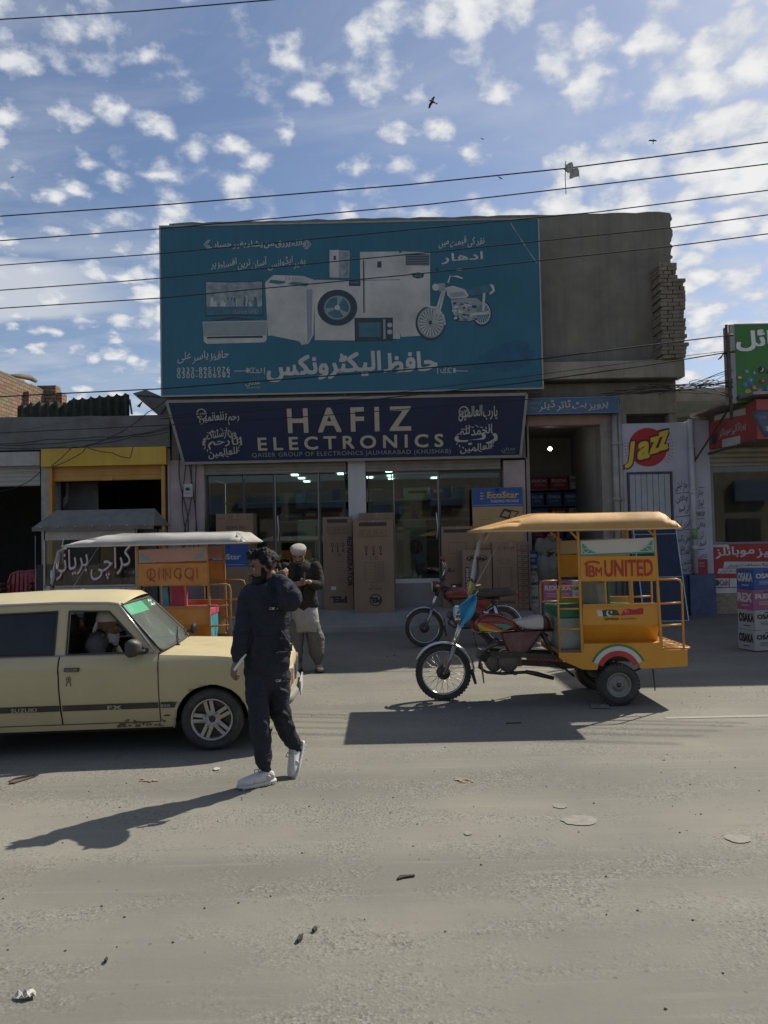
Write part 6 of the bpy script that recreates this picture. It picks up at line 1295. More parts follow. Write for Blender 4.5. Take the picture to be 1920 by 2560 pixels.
# greenhouse frame, both sides
def gl(pts, far, th=0.03, mb=body, lift=0.0):
    P3 = []
    for s, z in pts: t = tb(z) - lift; P3.append(Vector((s, CW - t if far else t, z)))
    mb.prism(P3, (0, -th if far else th, 0))
for far in (False, True):
    gl([(-0.42, 0.829), (-0.785, 1.243), (-0.865, 1.185), (-0.525, 0.829)], far)
    gl([(-0.785, 1.243), (-0.865, 1.185), (-1.215, 1.195), (-1.215, 1.258)], far); gl([(-1.215, 1.258), (-1.215, 1.195), (-2.02, 1.175), (-2.22, 1.225), (-2.0, 1.25)], far)
    gl([(-1.285, 1.194), (-1.188, 1.194), (-1.188, 0.829), (-1.288, 0.829)], far); gl([(-2.02, 1.175), (-2.22, 1.225), (-2.52, 0.829), (-2.10, 0.829)], far)
ob_ = body.build('body', paint, car)
m = MB(); 
for far in (False, True):
    for c in ((0.015, 0.255), (WBS, 0.255)):
        A = arch(c, 0.318, -10, 190, 24); y0 = CW - 0.055 if far else 0.055; y1 = CW - 0.42 if far else 0.42
        vs = [(s, y, z) for s, z in A for y in (y0, y1)]; m.add(vs, [(2 * i, 2 * i + 1, 2 * i + 3, 2 * i + 2) for i in range(len(A) - 1)])
m.box(-2.55, 0.55, 0.42, CW - 0.42, 0.17, 0.30); m.box(-1.82, -0.31, 0.07, CW - 0.07, 0.19, 0.24); m.box(-0.33, 0.60, 0.42, CW - 0.42, 0.30, 0.72); m.build('underbody', M('wheel_well_black', (0.012, 0.011, 0.010), 0.9, var=0), car)
# door leaves as proud-less gaps: seams, stripe, drip rail
def onside(mb, pts, off=0.004, mi=0, far=False):
    V = []
    for s, z in pts: V.append((s, tb(z, s) - off, z))
    mb.add(V, [tuple(range(len(V)))], mi)
def sline(mb, a, b, w, off=0.003, mi=0, n=14, vert=True):
    for i in range(n):
        p = [a[k] + (b[k] - a[k]) * i / n for k in (0, 1)]; q = [a[k] + (b[k] - a[k]) * (i + 1) / n for k in (0, 1)]
        if vert: onside(mb, [(p[0] - w / 2, p[1]), (p[0] + w / 2, p[1]), (q[0] + w / 2, q[1]), (q[0] - w / 2, q[1])], off, mi)
        else: onside(mb, [(p[0], p[1] - w / 2), (q[0], q[1] - w / 2), (q[0], q[1] + w / 2), (p[0], p[1] + w / 2)], off, mi)
def door(nm, s0t, s0b, s1t, s1b):
    m = MB(); sline(m, (s0t, 0.83), (s0b, 0.26), 0.009); sline(m, (s1t, 0.83), (s1b, 0.26), 0.008); sline(m, (s0b, 0.258), (s1b, 0.258), 0.007, vert=False); o = m.build(nm, seam, car); return o
d1 = door('front_door', -1.242, -1.212, -0.425, -0.412); d2 = door('rear_door', -2.06, -1.90, -1.244, -1.215)
m = MB(); sline(m, (-0.47, 0.828), (-2.1, 0.828), 0.012, 0.004, vert=False); m.build('belt_trim', steel, car)
for dd, s0, s1, word, w0, w1 in ((d2, -1.99, -1.228, 'SUZUKI', -1.605, -1.405), (d1, -1.205, -0.424, 'FX', -0.83, -0.72)):
    m = MB(); sline(m, (s0, 0.400), (s1, 0.400), 0.050, 0.006, vert=False); st_ = m.build('side_stripe', stripe_m, dd)
    LP = Pl((0, 0.0, 0)); m = MB(); write(m, LP, word, (w0, w1, 0.385, 0.415), 0.012, bold=0.05, space=1.1); m.build('stripe_lettering', badge_m, dd)
m = MB(); sline(m, (-0.405, 0.400), (-0.29, 0.400), 0.050, 0.006, vert=False); onside(m, [(-0.29, 0.375), (-0.285, 0.425), (-0.27, 0.425)], 0.006); m.build('side_stripe', stripe_m, car)
m = MB(); write(m, Pl((0, 0, 0)), '800', (-0.395, -0.325, 0.388, 0.412), 0.012, bold=0.04, space=1.3); m.build('badge_lettering', badge_m, car)
m = MB(); onside(m, [cs(415, 493), cs(415, 517), cs(512, 515), cs(515, 491)], 0.012); hd = m.build('door_handle', stripe_m, d1); add_mod(hd, 'SOLIDIFY', thickness=0.012)
m = MB(); a, b = cs(424, 513), cs(505, 496); write(m, Pl((0, 0, 0)), 'WELCOME', (a[0], b[0], a[1], b[1]), 0.016, bold=0.03, shear=0.3); m.build('handle_lettering', badge_m, d1)
m = MB(); a = cs(445, 566); SPc = Pl((0, 0.0, 0)); disc(m, SPc, a[0], a[1], 0.021, None, 0.006, 0, 20, 0.72); disc(m, SPc, a[0], a[1], 0.008, None, 0.006, 0, 12)
stroke(m, SPc, [cs(440, 583), cs(432, 595), cs(430, 612)], 0.007, 0.006); stroke(m, SPc, [cs(450, 583), cs(458, 595), cs(460, 612)], 0.007, 0.006); m.build('ribbon_sticker', stripe_m, d1)
rust = M('peeling_rust_patch', (0.16, 0.115, 0.065), 0.9, var=0.4, scl=30)
m = MB(); rn = random.Random(8)
for k in range(34):
    s = rn.uniform(-0.78, -0.37); z = 0.215 + 0.06 * rn.random() ** 2 * (1 + 1.5 * (s > -0.42)); w = rn.uniform(0.012, 0.05); h = rn.uniform(0.006, 0.018); onside(m, [(s, z), (s + w, z - 0.002), (s + w * 1.1, z + h), (s + w * 0.4, z + h * 1.3), (s - 0.004, z + h * 0.7)], 0.0035 + 0.0002 * (k % 5))
m.build('rust_patch', rust, car)
m = MB(); m.tube([Vector((s, tb(z) - 0.006, z)) for s, z in ((-0.46, 0.845), (-0.79, 1.243), (-0.87, 1.252), (-1.25, 1.262), (-2.05, 1.250), (-2.2, 1.228))], 0.009, 6); m.build('drip_rail', chrome, car)
# windows
m = MB(); gl([(-1.305, 1.185), (-2.01, 1.166), (-2.09, 0.842), (-1.305, 0.842)], False, 0.004, m, -0.008); m.build('tinted_window', M('dark_tinted_glass', (0.016, 0.017, 0.020), 0.12, var=0.2, spec=0.4), d2)
m = MB()
def wframe(mb, pts, w=0.012):
    P3 = [Vector((s, tb(z) - 0.003, z)) for s, z in pts]
    for i in range(len(P3)): mb.bar(P3[i], P3[(i + 1) % len(P3)], w, w)
wframe(m, [(-1.192, 1.190), (-0.862, 1.180), (-0.528, 0.835), (-1.192, 0.835)]); m.build('window_rubber', trim_b, d1)
m = MB(); wframe(m, [(-1.29, 1.190), (-2.02, 1.172), (-2.10, 0.835), (-1.29, 0.835)]); m.build('window_rubber', trim_b, d2)
cgl = glass('car_far_glass', (0.55, 0.62, 0.60), 0.02)
m = MB(); gl([(-1.20, 1.18), (-0.87, 1.17), (-0.54, 0.842), (-1.20, 0.842)], True, 0.004, m, -0.008); gl([(-1.305, 1.185), (-2.01, 1.166), (-2.09, 0.842), (-1.305, 0.842)], True, 0.004, m, -0.008); m.build('far_window', cgl, car)
def ws_pt(a, b, lift=0.0):    # windscreen: a 0..1 across, b 0..1 up
    s0, z0, i0 = -0.415, 0.842, 0.085; s1, z1, i1 = -0.775, 1.228, 0.20
    s = s0 + (s1 - s0) * b; z = z0 + (z1 - z0) * b; ins = i0 + (i1 - i0) * b; q = 2 * a - 1; bow = 0.06 * (1 - q * q)
    nn = Vector((0.72, 0, 0.69)); return Vector((s + bow, ins + (CW - 2 * ins) * a, z + 0.012 * (1 - q * q))) + nn * lift
def ws_sheet(a0, a1, b0, b1, lift, n=14):
    mb = MB(); vs = [ws_pt(a0 + (a1 - a0) * i / n, b0 + (b1 - b0) * j / n, lift) for i in range(n + 1) for j in range(n + 1)]
    mb.add(vs, [(i * (n + 1) + j, i * (n + 1) + j + 1, (i + 1) * (n + 1) + j + 1, (i + 1) * (n + 1) + j) for i in range(n) for j in range(n)], 0, True); return mb
reflection_grey_glass = M('reflection_and_dust_windscreen', (0.20, 0.235, 0.215), 0.08, var=0.2, scl=3, spec=0.9)  # sky reflection painted as a half-opaque grey-green tone, together with dust
_b = reflection_grey_glass.node_tree.nodes['Principled BSDF']; _b.inputs['Alpha'].default_value = 0.60
wsg = ws_sheet(0.012, 0.988, 0.012, 0.988, 0.004).build('windscreen', reflection_grey_glass, car)
ws_sheet(0.014, 0.42, 0.76, 0.98, 0.006).build('green_sun_band', M('green_sun_strip', (0.12, 0.42, 0.24), 0.25, var=0.15), wsg)
ws_sheet(0.42, 0.984, 0.80, 0.98, 0.006).build('green_sun_band', M('green_sun_strip_dark', (0.05, 0.17, 0.11), 0.25, var=0.15), wsg)
m = MB(); 
for word, b0, b1, a0, a1 in (('صلی اللہ', 0.885, 0.955, 0.60, 0.80), ('علیہ وآلہ', 0.80, 0.88, 0.58, 0.84)):
    V, Fc = line_of(word, 0.05, 1.0, 4); xs = [v[0] for v in V]; ys = [v[1] for v in V]
    m.add([ws_pt(a0 + (a1 - a0) * (x - min(xs)) / (max(xs) - min(xs)), b0 + (b1 - b0) * (y - min(ys)) / (max(ys) - min(ys)), 0.009) for x, y in V], Fc)
m.build('white_sticker', M('sticker_white', (0.75, 0.76, 0.74), 0.5, var=0), wsg)
m = MB()
for c0, c1 in (((0, 0), (1, 0)), ((1, 0), (1, 1)), ((1, 1), (0, 1)), ((0, 1), (0, 0))): m.tube([ws_pt(c0[0] + (c1[0] - c0[0]) * k / 12, c0[1] + (c1[1] - c0[1]) * k / 12, 0.004) for k in range(13)], 0.013, 6)
m.build('windscreen_seal', trim_b, car)
m = MB(); m.tube([ws_pt(0.30, -0.04, 0.02), ws_pt(0.33, 0.02, 0.025), ws_pt(0.62, 0.20, 0.02)], 0.006, 6); m.tube([ws_pt(0.40, 0.03, 0.012), ws_pt(0.74, 0.24, 0.010)], 0.007, 6); m.tube([ws_pt(0.70, -0.04, 0.02), ws_pt(0.72, 0.01, 0.02), ws_pt(0.95, 0.12, 0.02)], 0.006, 6); m.ball(ws_pt(0.30, -0.05, 0.01), 0.02, 10); m.build('wiper', trim_b, car)
# mirrors
m = MB(); c = Vector((-0.60, -0.02, 0.885)); rings = []
for x, w, h in ((-0.055, 0.085, 0.062), (-0.035, 0.098, 0.075), (0.0, 0.090, 0.070), (0.035, 0.06, 0.045), (0.05, 0.02, 0.02)):
    rings.append([c + Vector((x * 0.9, 0, 0)) + Vector((0.0, 1, 0)) * w * 0.75 * math.copysign(abs(math.cos(t)) ** 0.5, math.cos(t)) + Vector((0.25 * w * math.cos(t), 0, h * math.copysign(abs(math.sin(t)) ** 0.5, math.sin(t)))) for t in [2 * PI * k / 20 for k in range(20)]])
m.loft(rings); m.tube([c + Vector((0.0, 0.05, -0.05)), Vector((-0.52, tb(0.86), 0.855))], 0.018, 8); m.build('wing_mirror', blk_p, car)
m = MB(); c = Vector((-0.36, CW - 0.04, 0.885)); m.ball(c, (0.035, 0.075, 0.055), 14); m.tube([c, Vector((-0.42, CW - 0.12, 0.85))], 0.015, 6); m.build('wing_mirror', blk_p, car)
# bumper, lamps, grille
m = MB(); pts = []
for a in range(-10, 11):
    q = a / 10; t = CW / 2 + q * (CW / 2 - 0.07) ; pts.append(Vector((0.645 + 0.045 * (1 - q * q), t, 0.40)))
pts = [Vector((0.42, 0.045, 0.40)), Vector((0.56, 0.04, 0.40))] + pts + [Vector((0.56, CW - 0.04, 0.40)), Vector((0.42, CW - 0.045, 0.40))]
m.tube(pts, 0.048, 10); m.build('front_bumper', M('grey_bumper', (0.20, 0.195, 0.18), 0.55, var=0.15, dust=0.3), car)
for t0 in (0.14, CW - 0.14):
    m = MB(); m.box(0.62, 0.672, t0 - 0.05, t0 + 0.05, 0.50, 0.63); m.build('corner_lamp', orange_l, car, bevel=0.008)
for t0 in (0.32, CW - 0.32):
    m = MB(); m.box(0.63, 0.694, t0 - 0.10, t0 + 0.10, 0.50, 0.64); m.build('headlight', lensm, car, bevel=0.01)
m = MB(); m.box(0.64, 0.70, 0.46, CW - 0.46, 0.50, 0.63); m.build('grille', blk_p, car)
m = MB(); m.box(0.735, 0.748, CW / 2 - 0.24, CW / 2 + 0.24, 0.36, 0.48); m.build('number_plate', M('number_plate', (0.5, 0.5, 0.47), 0.5), car)
# wheels
alloy = M('alloy_rim', (0.42, 0.42, 0.41), 0.35, 0.6, var=0.1, dust=0.25)
def car_wheel(c, sg):
    c = Vector(c); R = WR
    t = tyre_mesh(c, (0, 1, 0), R, 0.165, 0.172, 48, False).build('wheel', rub, car)
    m = MB(); o = -0.076 * sg
    m.lathe([(0.175, o * 1.02), (0.168, o * 1.06), (0.158, o * 0.95), (0.152, o * 0.35), (0.150, -o), (0.172, -o)], c, (0, 1, 0), 44)
    for k in range(5):
        a = math.radians(90 + 72 * k + 12); u = Vector((math.cos(a), 0, math.sin(a))); w = Vector((-math.sin(a), 0, math.cos(a))); f = Vector((0, o, 0))
        for sd in (-1, 1):      # each spoke is a forked pair
            p = [c + u * 0.03 + w * sd * 0.004 + f * 0.86, c + u * 0.162 + w * sd * 0.010 + f * 0.90, c + u * 0.158 + w * sd * 0.040 + f * 0.90, c + u * 0.05 + w * sd * 0.036 + f * 0.80]
            m.prism(p if sd * sg > 0 else p[::-1], f * -0.28)
        m.prism([c + u * 0.03 + w * 0.03 + f * 0.80, c + u * 0.075 + w * 0.03 + f * 0.82, c + u * 0.075 - w * 0.03 + f * 0.82, c + u * 0.03 - w * 0.03 + f * 0.80], f * -0.3)
    m.lathe([(0.062, o * 0.45), (0.062, o * 0.80), (0.052, o * 0.84), (0.03, o * 0.84), (0.028, o * 0.6), (0.0, o * 0.6)], c, (0, 1, 0), 24)
    m.build('rim', alloy, t, fix=False)
    m = MB(); m.lathe([(0.150, o * 0.30), (0.0, o * 0.30)], c, (0, 1, 0), 30); m.lathe([(0.10, o * 0.5), (0.10, o * 0.34)], c, (0, 1, 0), 24); m.lathe([(0.029, o * 0.62), (0.0, o * 0.62)], c, (0, 1, 0), 18); m.build('brake_drum', blk, t)
    m = MB()
    for k in range(4): a = math.radians(45 + 90 * k + 12); m.cyl(c + Vector((0.062 * math.cos(a), o * 0.7, 0.062 * math.sin(a))), c + Vector((0.062 * math.cos(a), o * 0.98, 0.062 * math.sin(a))), 0.011, 8)
    m.build('wheel_nuts', steel, t)
    if sg > 0:
        m = MB()
        for word, am in (('TRAZANO', 125), ('RADIAL', -5), ('TUBELESS', -75)):
            V, Fc = glyphs(word, 0.02, 1.1); xs = [v[0] for v in V]; W_ = max(xs); sc_ = 0.030; 
            q = []
            for x, y in V: a = math.radians(am) - (x - W_ / 2) * sc_ * 1.25 / 0.215; r = 0.203 + y * sc_; q.append(c + Vector((r * math.cos(a), -0.0845, r * math.sin(a))))
            m.add(q, Fc)
        m.build('tyre_lettering', M('tyre_print_grey', (0.10, 0.10, 0.095), 0.8, var=0.2), t)
car_wheel((0.015, 0.10, WR), 1); car_wheel((WBS, 0.10, WR), 1); car_wheel((0.015, CW - 0.10, WR), -1); car_wheel((WBS, CW - 0.10, WR), -1)
# cabin
m = MB(); m.box(-2.5, -0.40, 0.10, CW - 0.10, 0.24, 0.34); m.box(-2.5, -0.45, 0.09, 0.12, 0.34, 0.825); m.box(-2.5, -0.45, CW - 0.12, CW - 0.09, 0.34, 0.825); m.box(-0.50, -0.36, 0.12, CW - 0.12, 0.34, 0.80); m.build('cabin_lining', inside, car)
m = MB(); m.box(-0.70, -0.44, 0.16, CW - 0.16, 0.70, 0.82); m.build('dashboard', inside, car, bevel=0.03)
m = MB(); m.lathe([(0.175, -0.012), (0.187, 0), (0.175, 0.012), (0.163, 0)], (-0.74, 0.40, 0.78), (-0.85, 0, 0.5), 28, 0, True, True); m.cyl((-0.74, 0.40, 0.78), (-0.62, 0.40, 0.72), 0.03, 8); m.build('steering_wheel', blk_p, car)
seat_c = M('black_seat_cover', (0.02, 0.02, 0.021), 0.7, var=0.2)
for tt in (0.40, 1.0):
    m = MB(); m.box(-1.28, -0.82, tt - 0.23, tt + 0.23, 0.34, 0.52); m.prism([(-1.28, tt - 0.23, 0.5), (-1.16, tt - 0.23, 0.5), (-1.24, tt - 0.23, 0.95), (-1.34, tt - 0.23, 0.95)], (0, 0.46, 0)); o = m.build('seat', seat_c, car, bevel=0.03)
    m = MB(); rings = [[Vector((-1.265 + x, tt + 0.125 * e * math.copysign(abs(math.cos(t)) ** .6, math.cos(t)), 1.055 + 0.085 * e * math.copysign(abs(math.sin(t)) ** .6, math.sin(t)))) for t in [2 * PI * k / 18 for k in range(18)]] for x, e in ((-0.05, .7), (-0.03, 1), (0.03, 1), (0.055, .7))]; m.loft(rings); m.build('headrest', seat_c, o)
m = MB(); m.box(-2.35, -2.0, 0.15, CW - 0.15, 0.34, 0.80); m.build('rear_seat', seat_c, car, bevel=0.04)
# ------------------------------------------------------------------ people
skin_t = lambda nm, c: M(nm, c, 0.55, var=0.10, scl=16, bump=0.12, bscl=120)
sk1 = skin_t('warm_brown_skin', (0.19, 0.10, 0.064)); sk2 = skin_t('pale_brown_skin', (0.27, 0.155, 0.105)); sk3 = skin_t('weathered_skin', (0.20, 0.11, 0.07))
hair_b = M('black_hair', (0.007, 0.006, 0.006), 0.75, var=0.4, scl=60, bump=0.45, bscl=90, spec=0.3)
hair_w = M('white_beard', (0.50, 0.49, 0.47), 0.9, var=0.2, scl=60, bump=0.7, bscl=110); hair_g = M('grey_beard', (0.22, 0.21, 0.20), 0.9, var=0.4, scl=70, bump=0.7, bscl=110)
def cloth(nm, c, fold=9.0, amt=0.5, rough=0.85):
    """woven cloth; soft creases come from a stretched bump"""
    if nm in _MC: return _MC[nm]
    m = M(nm, c, rough, var=0.14, scl=7); nt = m.node_tree; L = nt.links.new; b = nt.nodes['Principled BSDF']
    tc = nt.nodes.new('ShaderNodeTexCoord'); mp = nt.nodes.new('ShaderNodeMapping'); mp.inputs['Scale'].default_value = (1.0, 1.0, 1.9); L(tc.outputs['Object'], mp.inputs[0])
    n = nt.nodes.new('ShaderNodeTexNoise'); n.inputs['Scale'].default_value = fold; n.inputs['Detail'].default_value = 3; n.inputs['Distortion'].default_value = 0.9; L(mp.outputs[0], n.inputs['Vector'])
    n2 = nt.nodes.new('ShaderNodeTexNoise'); n2.inputs['Scale'].default_value = 220; L(tc.outputs['Object'], n2.inputs['Vector'])
    ad = nt.nodes.new('ShaderNodeMath'); ad.operation = 'MULTIPLY_ADD'; L(n2.outputs[0], ad.inputs[0]); ad.inputs[1].default_value = 0.03; L(n.outputs[0], ad.inputs[2])
    bp = nt.nodes.new('ShaderNodeBump'); bp.inputs['Strength'].default_value = amt; bp.inputs['Distance'].default_value = 0.05; L(ad.outputs[0], bp.inputs['Height']); L(bp.outputs[0], b.inputs['Normal'])
    b.inputs['Specular IOR Level'].default_value = 0.2
    return m
def ell_limb(mb, pts, rx, ry=None, n=14, ref=None, sub=3):
    """smooth tapering limb through joints; rx across, ry along ref"""
    pts = [Vector(p) for p in pts]; ry = ry or rx; P_, A_, B_ = [], [], []
    m = len(pts)
    for i in range(m - 1):
        p0, p1, p2, p3 = pts[max(i - 1, 0)], pts[i], pts[i + 1], pts[min(i + 2, m - 1)]
        for k in range(sub):
            t = k / sub; P_.append(0.5 * ((2 * p1) + (p2 - p0) * t + (2 * p0 - 5 * p1 + 4 * p2 - p3) * t * t + (3 * p1 - p0 - 3 * p2 + p3) * t ** 3))
            s = t * t * (3 - 2 * t); A_.append(rx[i] + (rx[i + 1] - rx[i]) * s); B_.append(ry[i] + (ry[i + 1] - ry[i]) * s)
    P_.append(pts[-1]); A_.append(rx[-1]); B_.append(ry[-1]); ring = []; prev = Vector(ref) if ref is not None else None
    for i, p in enumerate(P_):
        t = (P_[min(i + 1, len(P_) - 1)] - P_[max(i - 1, 0)]).normalized(); a = prev if prev is not None else t.orthogonal(); a = (a - t * a.dot(t)).normalized(); prev = a; b = t.cross(a)
        ring.append([p + b * A_[i] * math.cos(2 * PI * k / n) + a * B_[i] * math.sin(2 * PI * k / n) for k in range(n)])
    # rounded ends
    def endcap(i, d):
        t = (P_[i] - P_[i + d]).normalized(); c = ring[i]; out = []
        for q in (0.5, 0.87):
            s_ = math.sqrt(1 - q * q); out.append([P_[i] + (v - P_[i]) * s_ + t * min(A_[i], B_[i]) * q for v in c])
        return out
    e0 = endcap(0, 1); e1 = endcap(len(P_) - 1, -1)
    mb.loft(e0[::-1] + ring + e1, 0, True, True)
def remesh(o, vox, smooth=4, disp=None):
    r = add_mod(o, 'REMESH', mode='VOXEL', voxel_size=vox, use_smooth_shade=True); s = add_mod(o, 'SMOOTH', iterations=smooth, factor=0.5)
    if disp:
        tx = bpy.data.textures.new('folds', 'CLOUDS'); tx.noise_scale = disp[1]; tx.noise_depth = 2
        d = add_mod(o, 'DISPLACE', texture=tx, strength=disp[0], mid_level=0.5); d.texture_coords = 'LOCAL'
    return o
def head_shape(mb, c, fwd, up=Vector((0, 0, 1)), k=1.0):
    """skull, jaw, nose, brow, lips and ears around c (the middle of the skull)"""
    f = Vector(fwd).normalized(); u = (Vector(up) - f * f.dot(Vector(up))).normalized(); r = f.cross(u); k *= 1.0
    rot = Matrix((r, f, u)).transposed()
    B_ = lambda x, y, z, a, b_, d: mb.ball(c + (r * x + f * y + u * z) * k, Vector((a, b_, d)) * k, 16, 0, rot)
    B_(0, -0.012, 0.03, 0.076, 0.096, 0.088); B_(0, 0.02, -0.025, 0.066, 0.072, 0.085); B_(0, 0.045, -0.083, 0.043, 0.048, 0.034); B_(0, 0.070, 0.028, 0.056, 0.026, 0.020); B_(0, 0.066, -0.012, 0.050, 0.026, 0.030)
    ell_limb(mb, [c + (f * 0.086 + u * 0.020) * k, c + (f * 0.098 - u * 0.004) * k, c + (f * 0.108 - u * 0.024) * k], [0.008 * k, 0.010 * k, 0.015 * k], None, 10)
    for s in (-1, 1):
        B_(s * 0.012, 0.096, -0.028, 0.010, 0.011, 0.009); B_(s * 0.078, -0.010, -0.004, 0.010, 0.020, 0.032); B_(s * 0.034, 0.060, -0.020, 0.022, 0.026, 0.022)
    B_(0, 0.090, -0.052, 0.022, 0.010, 0.006); B_(0, 0.087, -0.064, 0.020, 0.010, 0.007); B_(0, 0.080, -0.093, 0.020, 0.014, 0.014)
    return rot, lambda x, y, z: c + (r * x + f * y + u * z) * k
def eyes(parent, H, k=1.0):
    m = MB()
    for s in (-1, 1): m.ball(H(s * 0.033, 0.078, 0.006), 0.0115 * k, 10)
    m.build('eyes', M('eye_white_dim', (0.35, 0.33, 0.31), 0.3), parent)
    m = MB()
    for s in (-1, 1):
        m.ball(H(s * 0.033, 0.086, 0.006), 0.0062 * k, 8); m.tube([H(s * 0.016, 0.093, 0.026), H(s * 0.036, 0.090, 0.033), H(s * 0.054, 0.076, 0.027)], 0.0045, 6); m.tube([H(s * 0.022, 0.089, 0.013), H(s * 0.036, 0.087, 0.016), H(s * 0.050, 0.078, 0.010)], 0.0022, 5)
    m.build('eyebrows', hair_b, parent)
def hand(mb, wrist, d, palm, k=1.0, curl=0.5, spread=0.0, thumb=1):
    """palm and five bent fingers; d: towards the fingertips, palm: the way the palm faces, thumb: side of the thumb"""
    d = Vector(d).normalized(); p = Vector(palm); p = (p - d * p.dot(d)).normalized(); s = d.cross(p) * thumb; w = Vector(wrist)
    ell_limb(mb, [w - d * 0.015 * k, w + d * 0.03 * k, w + d * 0.065 * k, w + d * 0.092 * k], [0.024 * k, 0.034 * k, 0.042 * k, 0.038 * k], [0.018 * k, 0.015 * k, 0.014 * k, 0.011 * k], 12, ref=p)
    for i, (o, ln, c2) in enumerate(((0.028, 0.072, 0.9), (0.010, 0.080, 1.0), (-0.009, 0.075, 1.08), (-0.026, 0.060, 1.2))):
        b = w + d * (0.090 - 0.006 * abs(i - 1)) * k + s * o * k; a = curl * c2 * 0.9; q = [b]; dirv = (d + s * (spread * (1.5 - i) * 0.15)).normalized()
        for j, seg in enumerate((0.45, 0.30, 0.25)):
            ang = a * (0.55, 1.45, 2.1)[j]; dv = dirv * math.cos(ang) + p * math.sin(ang); q.append(q[-1] + dv * ln * seg * k)
        ell_limb(mb, q, [0.0090 * k, 0.0085 * k, 0.0078 * k, 0.0065 * k], None, 8, sub=2)
    b = w + d * 0.030 * k + s * 0.026 * k + p * 0.006 * k; q = [b, b + (d * 0.55 + s * 0.75 + p * 0.25).normalized() * 0.034 * k]; q.append(q[-1] + (d * 0.85 + s * 0.25 + p * (0.35 + 0.4 * curl)).normalized() * 0.030 * k); q.append(q[-1] + (d * 0.85 - s * 0.05 + p * (0.35 + 0.6 * curl)).normalized() * 0.024 * k)
    ell_limb(mb, q, [0.013 * k, 0.011 * k, 0.010 * k, 0.007 * k], None, 8, sub=2)
def hair_cap(mb, H, zmin, back, k=1.0, seed=1, thick=0.014, n=260, fr=0.055):
    """many short curls over the skull"""
    rn = random.Random(seed)
    for i in range(n):
        z = rn.uniform(zmin, 1.0); t = rn.uniform(0, 2 * PI); q = math.sqrt(max(0, 1 - z * z)); x, y = q * math.cos(t), q * math.sin(t)
        if y > 0.35 and z < 0.55: continue
        if y > -0.1 and z < 0.12 and abs(x) > 0.5: continue
        e = thick * rn.uniform(0.5, 1.1); mb.ball(H(x * (0.076 + e * .6), -0.012 + y * (0.096 + e * .6), 0.03 + z * (0.088 + e)), rn.uniform(0.012, 0.020) * k, 6)
# --- the young man walking across the road
WY = 5.62; PW = Pl((0, WY, 0)); RW = reg(540, 1340, 3.35)
def w3(u, v, dy=0.0):
    p = PW.px(*RW(u, v)); kk = (WY + dy) / WY
    return Vector((p.x * kk, WY + dy, EYE + (p.z - EYE) * kk))
wm_root = w3(430, 2080); set_origin((wm_root.x, WY, 0))
b1 = MB()
hc = w3(402, 262, 0.02); hf = Vector((-0.93, -0.30, -0.16)); rot, H1 = head_shape(b1, hc, hf, (0.03, 0, 1), 1.01)
ell_limb(b1, [w3(450, 330, 0.02), w3(440, 400, 0.03), w3(440, 450, 0.03)], [0.060, 0.062, 0.075], None, 14)
ell_limb(b1, [w3(440, 470), w3(435, 650), w3(430, 900), w3(430, 1050)], [0.13, 0.12, 0.11, 0.12], [0.08, 0.09, 0.08, 0.08], 16, ref=(0, 1, 0))
for q in ([w3(360, 1080, -0.02), w3(370, 1500, -0.06), w3(395, 1900, -0.05)], [w3(510, 1080, 0.06), w3(545, 1500, 0.06), w3(670, 1790, 0.24)]): ell_limb(b1, q, [0.06, 0.045, 0.035], None, 12)
ell_limb(b1, [w3(290, 520, -0.03), w3(225, 760, -0.07), w3(180, 990, -0.12)], [0.05, 0.042, 0.032], None, 12); ell_limb(b1, [w3(560, 500, 0.02), w3(635, 530, -0.18), w3(505, 375, -0.01)], [0.05, 0.042, 0.030], None, 12)
hand(b1, w3(172, 1040, -0.13), (-0.28, -0.10, -1), (0.75, 0.65, -0.15), 0.98, 0.75, 0, -1)
hand(b1, w3(484, 362, -0.01), (0.86, 0.34, 0.38), (-0.35, 0.90, 0.05), 0.98, 0.95, 0.1, 1)
person1 = b1.build('person', sk1); person1['label'] = 'bearded young man in navy tracksuit and white sneakers walking, hand on his neck'; person1['category'] = 'person'; remesh(person1, 0.0048, 2)
eyes(person1, H1, 1.01)
m = MB(); hair_cap(m, H1, -0.05, 0, 0.55, 3, 0.012, 900)
rn = random.Random(12)
for i in range(240): m.ball(H1(rn.uniform(-0.058, 0.058), 0.03 + rn.uniform(-0.07, 0.070), 0.108 + rn.uniform(-0.03, 0.030)), rn.uniform(0.009, 0.013), 6)
m.ball(H1(0, -0.016, 0.045), (0.082, 0.084, 0.090), 14); [m.ball(H1(s * 0.060, -0.030, 0.022), (0.030, 0.055, 0.050), 10) for s in (-1, 1)]; m.ball(H1(0, -0.070, -0.015), (0.06, 0.04, 0.06), 12)
o = m.build('hair', hair_b, person1); remesh(o, 0.0045, 3)
m = MB(); rn = random.Random(5)
for i in range(420):
    t = rn.uniform(-1.75, 1.75); zz = rn.uniform(-1, 1); x = math.sin(t) * 0.067; y = 0.028 + math.cos(t) * 0.064; z = -0.082 + zz * 0.030 - 0.016 * math.cos(t)
    if abs(t) > 1.2: z = -0.045 + zz * 0.045; x *= 1.02; y = 0.02 + 0.01 * rn.random()
    m.ball(H1(x, y, z), rn.uniform(0.008, 0.013), 6)
ell_limb(m, [H1(-0.072, 0.0, 0.0), H1(-0.070, 0.012, -0.045), H1(-0.058, 0.050, -0.085), H1(0, 0.082, -0.108), H1(0.058, 0.050, -0.085), H1(0.070, 0.012, -0.045), H1(0.072, 0.0, 0.0)], [0.006, 0.014, 0.025, 0.034, 0.025, 0.014, 0.006])
